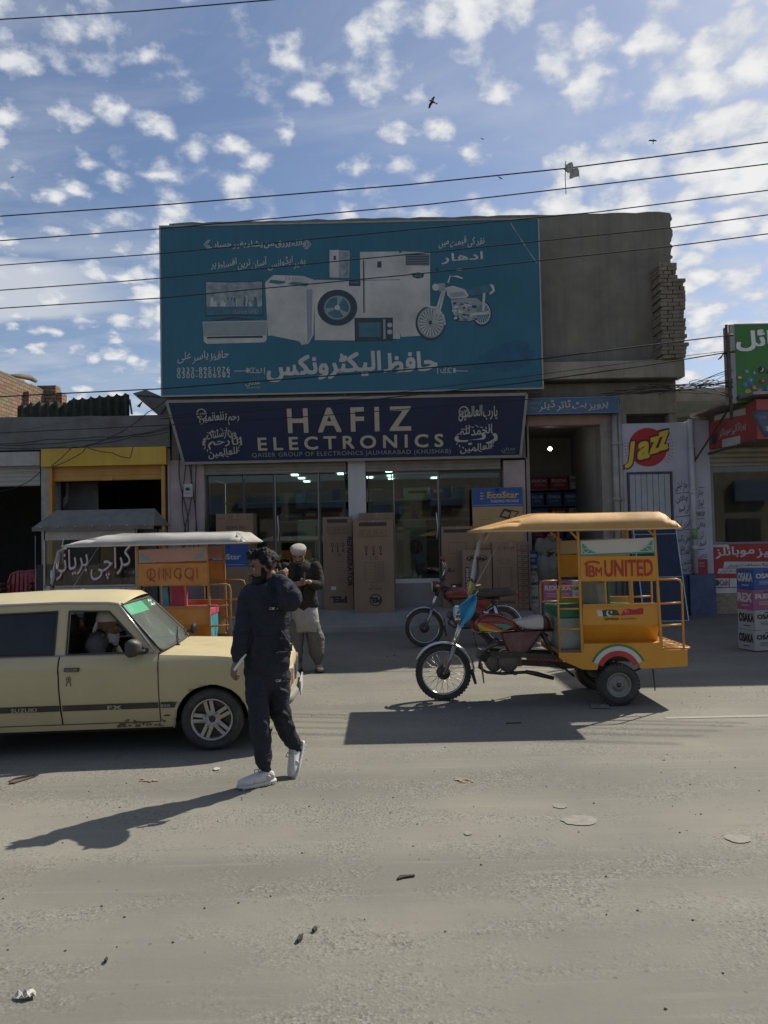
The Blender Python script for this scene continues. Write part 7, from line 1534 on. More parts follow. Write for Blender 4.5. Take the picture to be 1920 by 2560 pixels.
for s in (-1, 1): m.tube([H1(s * 0.004, 0.104, -0.041), H1(s * 0.022, 0.098, -0.046), H1(s * 0.034, 0.082, -0.062)], 0.0065, 6)
o = m.build('beard', hair_b, person1); remesh(o, 0.005, 2)
navy_c = cloth('navy_tracksuit', (0.026, 0.030, 0.039), 7, 0.9); 
j = MB()   # sweatshirt
ell_limb(j, [w3(452, 400, 0.03), w3(440, 455, 0.02), w3(430, 560, 0.0), w3(425, 740, 0.0), w3(430, 930, 0.0), w3(432, 1060, 0.0)], [0.078, 0.150, 0.174, 0.165, 0.170, 0.164], [0.085, 0.110, 0.135, 0.138, 0.140, 0.132], 26, ref=(0, 1, 0), sub=4)
ell_limb(j, [w3(300, 480, 0.0), w3(262, 560, -0.03), w3(228, 770, -0.08), w3(190, 960, -0.12), w3(180, 1020, -0.125)], [0.074, 0.073, 0.064, 0.055, 0.044], None, 16)
ell_limb(j, [w3(550, 480, 0.0), w3(600, 535, -0.11), w3(632, 540, -0.19)], [0.086, 0.080, 0.070], None, 16); ell_limb(j, [w3(640, 515, -0.20), w3(600, 440, -0.14), w3(545, 390, -0.05), w3(512, 368, 0.0)], [0.074, 0.066, 0.056, 0.044], None, 16)
for a, b_, c_ in (((575, 585), (640, 500), (680, 440)), ((560, 540), (620, 460), (660, 410)), ((600, 600), (660, 560), (690, 500)), ((540, 480), (575, 430), (600, 385))): ell_limb(j, [w3(*a, -0.20), w3(*b_, -0.235), w3(*c_, -0.20)], [0.010, 0.020, 0.010], None, 8)
for a, b_, c_ in (((545, 800), (600, 900), (640, 960)), ((560, 880), (610, 930), (640, 900)), ((400, 1000), (520, 985), (630, 960)), ((300, 700), (330, 850), (310, 960))): ell_limb(j, [w3(*a, -0.12), w3(*b_, -0.135), w3(*c_, -0.09)], [0.008, 0.015, 0.008], None, 8)
o = j.build('sweatshirt', navy_c, person1); remesh(o, 0.009, 2, (0.030, 0.085))
j = MB(); ell_limb(j, [w3(430, 1030, 0.0), w3(431, 1052, 0.0), w3(432, 1074, 0.0)], [0.160, 0.164, 0.157], [0.128, 0.132, 0.124], 40, ref=(0, 1, 0)); j.build('ribbed_hem', cloth('navy_rib_knit', (0.022, 0.025, 0.034), 30, 0.3), person1)
t_ = MB()  # trousers
ell_limb(t_, [w3(430, 1010, 0.0), w3(430, 1100, 0.0), w3(430, 1190, 0.0)], [0.142, 0.150, 0.140], [0.105, 0.112, 0.105], 22, ref=(0, 1, 0))
ell_limb(t_, [w3(345, 1120, -0.02), w3(345, 1300, -0.04), w3(360, 1520, -0.08), w3(380, 1720, -0.07), w3(400, 1860, -0.04), w3(405, 1905, -0.03)], [0.090, 0.086, 0.074, 0.070, 0.064, 0.050], [0.098, 0.096, 0.082, 0.076, 0.072, 0.055], 18, ref=(0, 1, 0), sub=4)
ell_limb(t_, [w3(515, 1120, 0.05), w3(525, 1300, 0.05), w3(540, 1490, 0.07), w3(605, 1650, 0.15), w3(665, 1755, 0.22), w3(678, 1775, 0.23)], [0.092, 0.088, 0.076, 0.062, 0.056, 0.046], [0.098, 0.095, 0.080, 0.067, 0.062, 0.05], 18, ref=(0, 1, 0), sub=4)
for a, b_, c_, dy in (((330, 1500), (400, 1560), (430, 1620), -0.15), ((330, 1680), (400, 1700), (450, 1660), -0.13), ((470, 1500), (560, 1480), (620, 1540), -0.02), ((520, 1600), (590, 1620), (650, 1600), 0.06), ((345, 1820), (400, 1850), (450, 1840), -0.10), ((460, 1300), (540, 1290), (600, 1310), -0.05)): ell_limb(t_, [w3(*a, dy + 0.03), w3(*b_, dy), w3(*c_, dy + 0.04)], [0.010, 0.018, 0.010], None, 8)
o = t_.build('trousers', navy_c, person1); remesh(o, 0.009, 2, (0.032, 0.09))
emb = M('white_embroidery', (0.55, 0.55, 0.55), 0.7, var=0)
for nm, (u, v) in (('chest_mark', (482, 607)), ('trouser_mark', (537, 1211))):
    m = MB(); EP = Pl((0, WY - (0.155 if nm == 'chest_mark' else 0.085), 0)); c0 = EP.uv(*RW(u, v)); q = 0.0085
    for s in (-1, 1): stroke(m, EP, [(c0[0] + s * 2 * q - q, c0[1] - q), (c0[0] + s * 0.3 * q, c0[1]), (c0[0] + s * 2 * q - q, c0[1] + q)], 0.004); stroke(m, EP, [(c0[0] - q * s, c0[1] - q), (c0[0] + q * s, c0[1] + q)], 0.005, 0.0035 + 0.0005 * s); stroke(m, EP, [(c0[0] + s * 3 * q, c0[1] - q * .5), (c0[0] + s * 3.6 * q, c0[1] + q * .4)], 0.003)
    m.build(nm, emb, person1)
shoe_w = M('white_leather_sneaker', (0.62, 0.61, 0.57), 0.5, var=0.06, dust=0.18, dcol=(0.4, 0.36, 0.3)); sole_w = M('white_rubber_sole', (0.58, 0.57, 0.53), 0.6, var=0.08, dust=0.35, dcol=(0.35, 0.31, 0.25))
def sneaker(heel, toe, up, parent, ank=None, mats=None, k=1.0, name='sneaker'):
    heel, toe = Vector(heel), Vector(toe); d = (toe - heel).normalized(); ln = (toe - heel).length; u = Vector(up); u = (u - d * u.dot(d)).normalized(); s = d.cross(u)
    st = [(0.0, 0.028, 0.055), (0.06, 0.037, 0.078), (0.2, 0.040, 0.088), (0.36, 0.040, 0.078), (0.52, 0.043, 0.064), (0.70, 0.049, 0.052), (0.86, 0.045, 0.044), (0.96, 0.032, 0.036), (1.0, 0.015, 0.028)]
    def ringat(q, w, h0, h1, n=18): return [heel + d * ln * q + s * w * k * math.copysign(abs(math.cos(t)) ** 0.6, math.cos(t)) + u * (h0 + (h1 - h0) * (0.5 + 0.5 * math.copysign(abs(math.sin(t)) ** 0.7, math.sin(t)))) * k for t in [2 * PI * i / n for i in range(n)]]
    m = MB(); m.loft([ringat(q, w, 0.018, h + 0.02) for q, w, h in st]); o = m.build(name, (mats or (shoe_w, sole_w))[0], parent); add_mod(o, 'SUBSURF', levels=1, render_levels=2)
    m = MB(); m.loft([ringat(-0.03 + q * 1.05, w * 1.13, 0.0 if 0.1 < q < 0.9 else 0.006, 0.034 if q < 0.3 else 0.026) for q, w, h in st])
    for i in range(9): q = 0.08 + 0.1 * i; m.obox(heel + d * ln * q + u * 0.010 * k, d * 0.010 * k, s * 0.044 * k, u * 0.010 * k)
    m.build('sole', (mats or (shoe_w, sole_w))[1], o)
    if mats is None:
        m = MB()
        for i in range(5): q = 0.36 + 0.075 * i; h = 0.105 - 0.0135 * i; m.tube([heel + d * ln * q + s * w_ * k + u * (h - 0.016 * abs(w_) / 0.024) * k for w_ in (-0.026, -0.012, 0.0, 0.012, 0.026)], 0.0045 * k, 6)
        for sg in (-1, 1): m.tube([heel + d * ln * 0.4 + u * 0.112 * k, heel + d * ln * 0.5 + s * sg * 0.03 * k + u * 0.105 * k, heel + d * ln * 0.46 + s * sg * 0.045 * k + u * 0.07 * k], 0.0035 * k, 6)
        m.build('laces', M('white_laces', (0.55, 0.54, 0.5), 0.8), o)
        m = MB()
        for q, h in ((0.12, 0.06), (0.22, 0.055), (0.62, 0.045)):
            for sg in (-1, 1): m.ball(heel + d * ln * q + s * sg * 0.038 * k + u * h * k, Vector((0.022, 0.010, 0.018)) * k, 10)
        m.build('side_panel', M('pale_grey_overlay', (0.50, 0.50, 0.48), 0.5, var=0.05), o)
hl_ = w3(480, 2040, -0.01); sneaker((hl_.x, WY + 0.02, 0.004), (hl_.x - 0.235, WY - 0.12, 0.004), (0, 0, 1), person1)
hl2 = w3(735, 1735, 0.27); tl2 = w3(676, 1968, 0.16); sneaker(hl2, hl2 + (tl2 - hl2).normalized() * 0.27, (-0.78, -0.62, 0.1), person1)
ell = MB(); ell_limb(ell, [w3(400, 1895, -0.03), w3(425, 1965, -0.01)], [0.036, 0.034]); ell_limb(ell, [w3(672, 1770, 0.235), w3(705, 1790, 0.25)], [0.036, 0.034]); ell.build('socks', M('dark_socks', (0.03, 0.03, 0.035), 0.9), person1)
set_origin((0, 0, 0))
pp = MB(); q0, q1 = w3(150, 1125, -0.17), w3(238, 988, -0.15); d = (q1 - q0); s_ = Vector((0.4, 0.9, 0.2)).cross(d).normalized(); set_origin(q0)
pp.prism([q0 - s_ * 0.008, q0 + s_ * 0.010, q1 + s_ * 0.014, q1 - s_ * 0.002], (0.004, 0.012, 0.002)); o = pp.build('folded_paper', M('folded_white_paper', (0.72, 0.70, 0.66), 0.8, var=0.05)); tag(o, 'folded white paper held in the lowered hand of the walking young man', 'paper'); set_origin((0, 0, 0))
# --- the older man in the flat wool cap reading his phone
OY = 10.35; PO2 = Pl((0, OY, 0)); RO = reg(480, 1150, 3.19)
def o3(u, v, dy=0.0):
    p = PO2.px(*RO(u, v)); kk = (OY + dy) / OY; return Vector((p.x * kk, OY + dy, EYE + (p.z - EYE) * kk))
rt = Gd(770, 1672); set_origin((rt.x, OY, 0)); b2 = MB()
hc2 = o3(850, 755, -0.02); rot2, H2 = head_shape(b2, hc2, (-0.05, -0.86, -0.52), (0, -0.4, 1), 1.02)
ell_limb(b2, [o3(852, 790, 0.06), o3(855, 850, 0.07)], [0.06, 0.07]); ell_limb(b2, [o3(862, 860), o3(868, 1000), o3(885, 1200)], [0.12, 0.11, 0.11], [0.08, 0.09, 0.08], 14, ref=(0, 1, 0))
for q in ([o3(855, 1250), o3(835, 1480), o3(850, 1640, 0.02)], [o3(950, 1250), o3(980, 1450), o3(1000, 1620)]): ell_limb(b2, q, [0.07, 0.05, 0.04])
ell_limb(b2, [o3(745, 900), o3(790, 985, -0.1), o3(870, 985, -0.22)], [0.05, 0.042, 0.03]); ell_limb(b2, [o3(985, 900), o3(1005, 1000, -0.1), o3(930, 970, -0.22)], [0.05, 0.042, 0.03])
hand(b2, o3(940, 978, -0.22), (-0.95, -0.25, 0.15), (-0.1, 0.5, 0.85), 0.95, 0.9, 0, 1); hand(b2, o3(845, 1000, -0.22), (0.95, -0.25, 0.18), (0.1, 0.2, 0.95), 0.95, 0.75, 0, -1)
person2 = b2.build('person', sk2); person2['label'] = 'grey-bearded man in flat wool cap, dark blazer and pale shalwar kameez reading a phone'; person2['category'] = 'person'; remesh(person2, 0.007, 2); eyes(person2, H2)
m = MB(); rn = random.Random(6)
for i in range(200):
    t = rn.uniform(-1.7, 1.7); zz = rn.uniform(-1, 1); x = math.sin(t) * 0.064; y = 0.030 + math.cos(t) * 0.056; z = -0.083 + zz * 0.026 - 0.012 * math.cos(t)
    if abs(t) > 1.2: z = -0.04 + zz * 0.045
    m.ball(H2(x, y, z), rn.uniform(0.009, 0.013), 6)
o = m.build('beard', hair_g, person2); remesh(o, 0.007, 2)
m = MB()
for s in (-1, 1): m.tube([H2(s * 0.003, 0.103, -0.041), H2(s * 0.022, 0.098, -0.047), H2(s * 0.036, 0.082, -0.058)], 0.007, 6)
m.build('moustache', M('dark_grey_moustache', (0.05, 0.045, 0.04), 0.9), person2)
m = MB()   # flat cap
for zz, rr, th in ((0.046, 0.098, 0.020), (0.066, 0.106, 0.022), (0.086, 0.108, 0.020)): m.lathe([(rr * 0.86, -th), (rr, -th * 0.6), (rr, th * 0.6), (rr * 0.9, th)], H2(0, -0.010, zz), H2(0, -0.010, zz + 0.1) - H2(0, -0.010, zz) + Vector((0, 0.01, 0)), 26)
m.lathe([(0.0, 0.016), (0.06, 0.014), (0.100, 0.0), (0.108, -0.016), (0.095, -0.03)], H2(0, -0.010, 0.108), H2(0, -0.01, 0.2) - H2(0, -0.01, 0.1), 26); m.build('wool_cap', M('cream_wool_cap', (0.42, 0.38, 0.32), 0.95, var=0.15, scl=20, bump=0.4, bscl=150), person2)
blz = cloth('charcoal_blazer', (0.036, 0.031, 0.027), 7, 0.45); kam = cloth('pale_grey_kameez', (0.34, 0.33, 0.30), 6, 0.5); shl = cloth('grey_shalwar', (0.145, 0.138, 0.125), 6, 0.6)
m = MB(); ell_limb(m, [o3(855, 800, 0.06), o3(858, 845, 0.03), o3(865, 900), o3(875, 1010), o3(890, 1120), o3(905, 1160)], [0.07, 0.165, 0.195, 0.185, 0.190, 0.188], [0.07, 0.10, 0.125, 0.135, 0.142, 0.14], 24, ref=(0, 1, 0))
ell_limb(m, [o3(740, 860, 0.02), o3(735, 930, -0.01), o3(795, 1000, -0.10), o3(850, 1000, -0.17)], [0.080, 0.078, 0.066, 0.052]); ell_limb(m, [o3(985, 850, 0.02), o3(1005, 925, -0.01), o3(1010, 1000, -0.08), o3(950, 985, -0.18)], [0.080, 0.080, 0.070, 0.052])
o = m.build('blazer', blz, person2); remesh(o, 0.012, 3, (0.016, 0.10))
m = MB(); m.loft([[o3(u, v) + Vector((a * math.cos(t) * (1 + 0.035 * math.sin(5 * t + v)), b * math.sin(t) * (1 + 0.05 * math.cos(6 * t)), 0.012 * math.sin(3 * t) * (v > 1350))) for t in [2 * PI * k / 40 for k in range(40)]] for u, v, a, b in ((885, 1090, .15, .115), (900, 1180, .172, .13), (908, 1280, .182, .137), (914, 1362, .192, .142), (914, 1366, .17, .12))]); o = m.build('kameez', kam, person2)
KP = Pl((0, OY - 0.137, 0)); m = MB(); ell_limb(m, [o3(850, 850, -0.085), o3(850, 960, -0.12), o3(868, 1110, -0.125)], [0.055, 0.075, 0.065], [0.02, 0.02, 0.02], 12, ref=(0, 1, 0)); m.build('dark_sweater', cloth('dark_sweater', (0.014, 0.015, 0.016), 9, 0.3), person2)
m = MB(); ell_limb(m, [o3(830, 1310), o3(820, 1430), o3(828, 1540, 0.01), o3(852, 1600, 0.02)], [0.105, 0.118, 0.10, 0.055]); ell_limb(m, [o3(955, 1310), o3(985, 1430), o3(998, 1540), o3(1002, 1605)], [0.105, 0.118, 0.10, 0.055]); o = m.build('shalwar', shl, person2); remesh(o, 0.012, 3, (0.028, 0.10))
drk_s = (M('pale_slip_on_shoe', (0.28, 0.25, 0.21), 0.7, var=0.2, dust=0.4), M('dark_sole', (0.05, 0.045, 0.04), 0.8))
a = o3(858, 1655, 0.05); sneaker((a.x, OY + 0.10, 0.004), (a.x - 0.05, OY - 0.15, 0.004), (0, 0, 1), person2, None, drk_s, 1.0, 'shoe'); a = o3(1003, 1650, 0.05); sneaker((a.x, OY + 0.08, 0.004), (a.x + 0.06, OY - 0.17, 0.004), (0, 0, 1), person2, None, drk_s, 1.0, 'shoe')
c = o3(893, 945, -0.31); set_origin(c); m = MB(); m.obox(c, (0.004, 0.003, 0.0), (0.012, -0.034, 0.0), (0.006, 0.02, 0.075)); o = m.build('mobile_phone', M('phone_back', (0.16, 0.13, 0.10), 0.3), None, 0.004); tag(o, 'slim mobile phone held up by the man in the wool cap', 'phone'); set_origin((0, 0, 0))
# --- the driver inside the car: built in the car's own frame, then placed with it
def cloc(s, t, z):
    return CG + Vector((s * math.cos(CA) - t * math.sin(CA), s * math.sin(CA) + t * math.cos(CA), z))
set_origin(cloc(-1.0, 0.42, 0.5)); dv = MB(); hfd = Vector((math.cos(CA), math.sin(CA), -0.12)); hcd = cloc(-0.945, 0.44, 1.02)
rotd, HD = head_shape(dv, hcd, hfd, (0, 0, 1), 1.0); ell_limb(dv, [cloc(-0.975, 0.44, 0.95), cloc(-1.02, 0.44, 0.86)], [0.06, 0.07]); ell_limb(dv, [cloc(-1.02, 0.43, 0.9), cloc(-1.06, 0.43, 0.7), cloc(-1.08, 0.43, 0.54)], [0.16, 0.16, 0.17], [0.1, 0.11, 0.12], 14, ref=(1, 0, 0))
ell_limb(dv, [cloc(-0.98, 0.26, 0.84), cloc(-0.88, 0.22, 0.66), cloc(-0.74, 0.30, 0.74)], [0.05, 0.045, 0.03]); ell_limb(dv, [cloc(-0.98, 0.60, 0.84), cloc(-0.88, 0.62, 0.66), cloc(-0.74, 0.5, 0.76)], [0.05, 0.045, 0.03])
for tt in (0.32, 0.54): ell_limb(dv, [cloc(-1.06, tt, 0.56), cloc(-0.68, tt, 0.60), cloc(-0.55, tt, 0.36)], [0.08, 0.065, 0.05])
hand(dv, cloc(-0.76, 0.30, 0.75), (0.3, 0.1, 0.6), (0.7, 0.3, 0), 0.95, 0.9, 0, -1); hand(dv, cloc(-0.76, 0.5, 0.77), (0.3, -0.1, 0.6), (0.7, -0.3, 0), 0.95, 0.9, 0, 1)
person3 = dv.build('person', sk3); person3['label'] = 'white-bearded driver in white cap and dark waistcoat seated at the car wheel'; person3['category'] = 'person'; remesh(person3, 0.007, 2); eyes(person3, HD)
m = MB(); rn = random.Random(9)
for i in range(240):
    t = rn.uniform(-1.8, 1.8); zz = rn.uniform(-1, 1); m.ball(HD(math.sin(t) * 0.066, 0.03 + math.cos(t) * 0.062, -0.085 + zz * 0.035 - 0.04 * math.cos(t) * rn.random()), rn.uniform(0.010, 0.016), 6)
o = m.build('beard', hair_w, person3); remesh(o, 0.008, 2)
m = MB(); m.lathe([(0.0, 0.135), (0.05, 0.13), (0.085, 0.10), (0.096, 0.05), (0.092, 0.03), (0.086, 0.03)], HD(0, -0.014, 0.02), (0, 0, 1), 24); ell_limb(m, [HD(0.0, -0.09, 0.04), HD(0.02, -0.105, -0.04), HD(0.02, -0.10, -0.14)], [0.055, 0.05, 0.04], [0.02, 0.02, 0.02], 10, ref=hfd); m.build('white_cap', M('white_cotton', (0.60, 0.60, 0.58), 0.9, var=0.06), person3)
m = MB(); ell_limb(m, [cloc(-1.0, 0.43, 0.93), cloc(-1.02, 0.43, 0.86), cloc(-1.06, 0.43, 0.7), cloc(-1.08, 0.43, 0.52)], [0.10, 0.19, 0.20, 0.19], [0.08, 0.12, 0.14, 0.14], 20, ref=(1, 0, 0)); o = m.build('waistcoat', cloth('black_waistcoat', (0.02, 0.02, 0.021), 8, 0.3), person3); remesh(o, 0.012, 3)
m = MB(); ell_limb(m, [cloc(-1.01, 0.27, 0.875), cloc(-1.01, 0.43, 0.905), cloc(-1.01, 0.60, 0.875)], [0.088, 0.09, 0.088]); ell_limb(m, [cloc(-1.0, 0.25, 0.86), cloc(-0.95, 0.21, 0.74), cloc(-0.88, 0.21, 0.67), cloc(-0.78, 0.28, 0.73)], [0.075, 0.065, 0.06, 0.045]); ell_limb(m, [cloc(-1.0, 0.61, 0.86), cloc(-0.88, 0.63, 0.67), cloc(-0.78, 0.52, 0.75)], [0.075, 0.06, 0.045]); m.build('sleeves', cloth('dim_grey_sleeves', (0.10, 0.095, 0.085), 8, 0.4), person3)
m = MB()
for tt in (0.32, 0.54): ell_limb(m, [cloc(-1.08, tt, 0.57), cloc(-0.68, tt, 0.61), cloc(-0.56, tt, 0.37)], [0.10, 0.085, 0.07])
m.build('trousers', cloth('dim_grey_sleeves', (0.1, 0.1, 0.1)), person3)
# --- the man sitting at the battery shop door
SY = 14.5; PS = Pl((0, SY, 0)); RS = reg(1320, 1300, 3.858)
def s3(u, v, dy=0.0):
    p = PS.px(*RS(u, v)); kk = (SY + dy) / SY; return Vector((p.x * kk, SY + dy, EYE + (p.z - EYE) * kk))
set_origin((s3(200, 600).x, SY, 0)); b4 = MB(); hc4 = s3(228, 150, -0.05); rot4, H4 = head_shape(b4, hc4, (0.15, -0.85, -0.5), (0, -0.4, 1), 1.0)
ell_limb(b4, [s3(215, 180, 0.02), s3(205, 220, 0.04)], [0.06, 0.07]); ell_limb(b4, [s3(200, 220, 0.02), s3(195, 330, 0.05), s3(190, 420, 0.08)], [0.15, 0.15, 0.16], [0.1, 0.1, 0.11], 14, ref=(0, 1, 0))
ell_limb(b4, [s3(120, 210), s3(105, 300, -0.05), s3(190, 310, -0.22)], [0.05, 0.04, 0.03]); ell_limb(b4, [s3(290, 210), s3(310, 290, -0.05), s3(235, 305, -0.22)], [0.05, 0.04, 0.03])
kz = s3(200, 400, -0.4)
for q in ([s3(165, 420, 0.05), s3(150, 400, -0.38), s3(165, 560, -0.40)], [s3(235, 420, 0.05), s3(235, 405, -0.38), s3(225, 570, -0.38)]): ell_limb(b4, q, [0.08, 0.065, 0.045])
hand(b4, s3(188, 312, -0.23), (0.8, -0.4, 0), (0, 0.3, 1), 0.95, 0.7, 0, -1); hand(b4, s3(236, 306, -0.23), (-0.8, -0.4, 0), (0, 0.3, 1), 0.95, 0.7, 0, 1)
person4 = b4.build('person', sk3); person4['label'] = 'man in pale shalwar kameez sitting head bowed at the battery shop doorway'; person4['category'] = 'person'; remesh(person4, 0.009, 2)
m = MB(); hair_cap(m, H4, -0.1, 0, 1.0, 8, 0.018, 160); o = m.build('hair', hair_b, person4); remesh(o, 0.009, 1)
kz_ = cloth('sage_grey_kameez', (0.15, 0.145, 0.115), 6, 0.5)
m = MB(); ell_limb(m, [s3(208, 190, 0.03), s3(205, 215, 0.02), s3(200, 260, 0.02), s3(195, 340, 0.04), s3(192, 430, 0.06)], [0.08, 0.17, 0.20, 0.20, 0.21], [0.08, 0.11, 0.13, 0.14, 0.16], 20, ref=(0, 1, 0))
ell_limb(m, [s3(115, 205), s3(103, 285, -0.04), s3(175, 315, -0.19)], [0.075, 0.07, 0.055]); ell_limb(m, [s3(292, 205), s3(312, 285, -0.04), s3(250, 310, -0.19)], [0.075, 0.07, 0.055])
for q in ([s3(165, 420, 0.05), s3(148, 395, -0.36), s3(162, 560, -0.39)], [s3(235, 420, 0.05), s3(238, 400, -0.36), s3(226, 575, -0.37)]): ell_limb(m, q, [0.115, 0.105, 0.085])
o = m.build('shalwar_kameez', kz_, person4); remesh(o, 0.014, 3, (0.024, 0.11))
a = s3(162, 575, -0.4); sneaker((a.x, SY - 0.33, 0.13), (a.x, SY - 0.57, 0.13), (0, 0, 1), person4, None, drk_s, 0.95, 'shoe'); a = s3(225, 590, -0.4); sneaker((a.x, SY - 0.31, 0.13), (a.x + 0.02, SY - 0.55, 0.13), (0, 0, 1), person4, None, drk_s, 0.95, 'shoe')
set_origin((s3(195, 500).x, SY, 0)); st = thing('stool', 'low wooden stool under the seated man in the battery shop doorway', 'stool', (s3(195, 500).x, SY + 0.08, 0.1)); zs = s3(195, 455, 0.05).z - 0.06; x_ = s3(195, 500).x; set_origin((x_, SY + 0.08, 0.1))
m = MB(); m.box(x_ - 0.2, x_ + 0.2, SY - 0.1, SY + 0.28, zs - 0.04, zs); m.build('seat', M('worn_wood', (0.16, 0.10, 0.05), 0.7, var=0.3), st, bevel=0.008)
for sx in (-1, 1):
    for sy in (-1, 1): m = MB(); m.box(x_ + sx * 0.17 - 0.02, x_ + sx * 0.17 + 0.02, SY + 0.09 + sy * 0.15 - 0.02, SY + 0.09 + sy * 0.15 + 0.02, 0.1, zs - 0.04); m.build('leg', M('worn_wood', (0.16, 0.10, 0.05)), st)
set_origin((0, 0, 0))
# ------------------------------------------------------------------ cartons in front of the shop
card = M('brown_cardboard', (0.27, 0.175, 0.105), 0.85, var=0.10, scl=2.5, dust=0.15, bump=0.1, bscl=90)
card2 = M('worn_brown_cardboard', (0.24, 0.16, 0.10), 0.85, var=0.14, scl=3, dust=0.25)
tape = M('packing_tape', (0.30, 0.22, 0.14), 0.3, var=0.1)
ink_b = M('carton_ink_black', (0.035, 0.028, 0.024), 0.7, var=0.1); ink_r = M('carton_ink_brown', (0.11, 0.06, 0.04), 0.7, var=0.1); ink_w = M('carton_ink_white', (0.52, 0.50, 0.46), 0.7, var=0.05); ink_y = M('carton_ink_gold', (0.48, 0.33, 0.06), 0.6)
blue_c = M('carton_blue', (0.030, 0.085, 0.27), 0.6, var=0.08); cream_c = M('carton_cream_orange', (0.42, 0.27, 0.12), 0.7, var=0.08)
INKS = [ink_b, ink_r, ink_w, ink_y]
def carton(label, px, Y, z0=None, depth=0.6, mat=None, name='carton', group='appliance cartons on the shop step', rz=0.0, bev=0.006):
    """box whose front stands at distance Y; returns root, its front plane and size"""
    a, b, c, d = px; x0, x1, zb, zt_ = Pl((0, Y, 0)).rect(a, b, c, d)
    if z0 is None: z0 = step_z(Y)
    o = thing(name, label, 'carton', (x0, Y, z0), group, rz)
    m = MB(); w, h = x1 - x0, zt_ - z0; m.box(x0, x0 + w, Y, Y + depth, z0, zt_); body = m.build('carton_body', mat or card, o, bevel=bev)
    m = MB(); m.box(x0 + w * 0.46, x0 + w * 0.54, Y - 0.001, Y + 0.001, zt_ - 0.10, zt_ - 0.004); m.box(x0 + w * 0.46, x0 + w * 0.54, Y, Y + depth, zt_ + 0.0005, zt_ + 0.002); m.build('tape_strip', tape, body)
    return o, Pl((x0, Y, z0)), w, h
def prints(o, P, items, name='carton_print'):
    m = MB()
    for it in items:
        k = it[0]
        if k == 't': write(m, P, it[1], it[2], 0.003, it[3] if len(it) > 3 else 0, **(it[4] if len(it) > 4 else {}))
        elif k == 'r': u0, u1, v0, v1 = it[1]; flat_uv(m, P, [(u0, v0), (u1, v0), (u1, v1), (u0, v1)], 0.002, it[2] if len(it) > 2 else 0)
        elif k == 'o': u0, u1, v0, v1 = it[1]; [stroke(m, P, q, 0.006, 0.002, it[2] if len(it) > 2 else 1) for q in ([(u0, v0), (u1, v0)], [(u1, v0), (u1, v1)], [(u1, v1), (u0, v1)], [(u0, v1), (u0, v0)])]
        elif k == 'l': stroke(m, P, it[1], it[2], 0.0022, it[3] if len(it) > 3 else 0)
        elif k == 'd': disc(m, P, it[1], it[2], it[3], it[4], 0.0025, it[5], 36, it[6] if len(it) > 6 else 0)
    m.build(name, INKS, o)
B3 = dict(bold=0.035)
o, P, w, h = carton('tall brown carton printed GLOBAL NO.1 beside the glass front behind the pale canopy', (541, 1284, 634, 1500), 14.95)
prints(o, P, [('t', 'GLOBAL NO.1', (w * .27, w * .80, h * .845, h * .875), 1, B3), ('t', 'Haier', (w * .25, w * .82, h * .725, h * .80), 0, dict(bold=0.06)), ('r', (w * .29, w * .75, h * .832, h * .836), 1), ('o', (w * .36, w * .68, h * .94, h * .975), 1), ('o', (w * .85, w * .95, h * .94, h * .97), 1), ('t', 'Haier', (w * .05, w * .22, h * .945, h * .965), 1)])
o, P, w, h = carton('blue topped EcoStar carton standing low behind the rusty rickshaw', (524, 1361, 622, 1540), 14.45, mat=card)
prints(o, P, [('t', 'EcoStar', (w * .10, w * .80, h * .80, h * .87), 2, B3)]); m = MB(); flat_uv(m, P, [(0.0, h * .70), (w, h * .70), (w, h * .998), (0.0, h * .998)], 0.001); m.build('blue_band', blue_c, o); prints(o, P, [('r', (0.04, w * .9, h * .725, h * .73), 2), ('o', (w * .2, w * .8, h * .2, h * .5), 1)], 'lower_print')
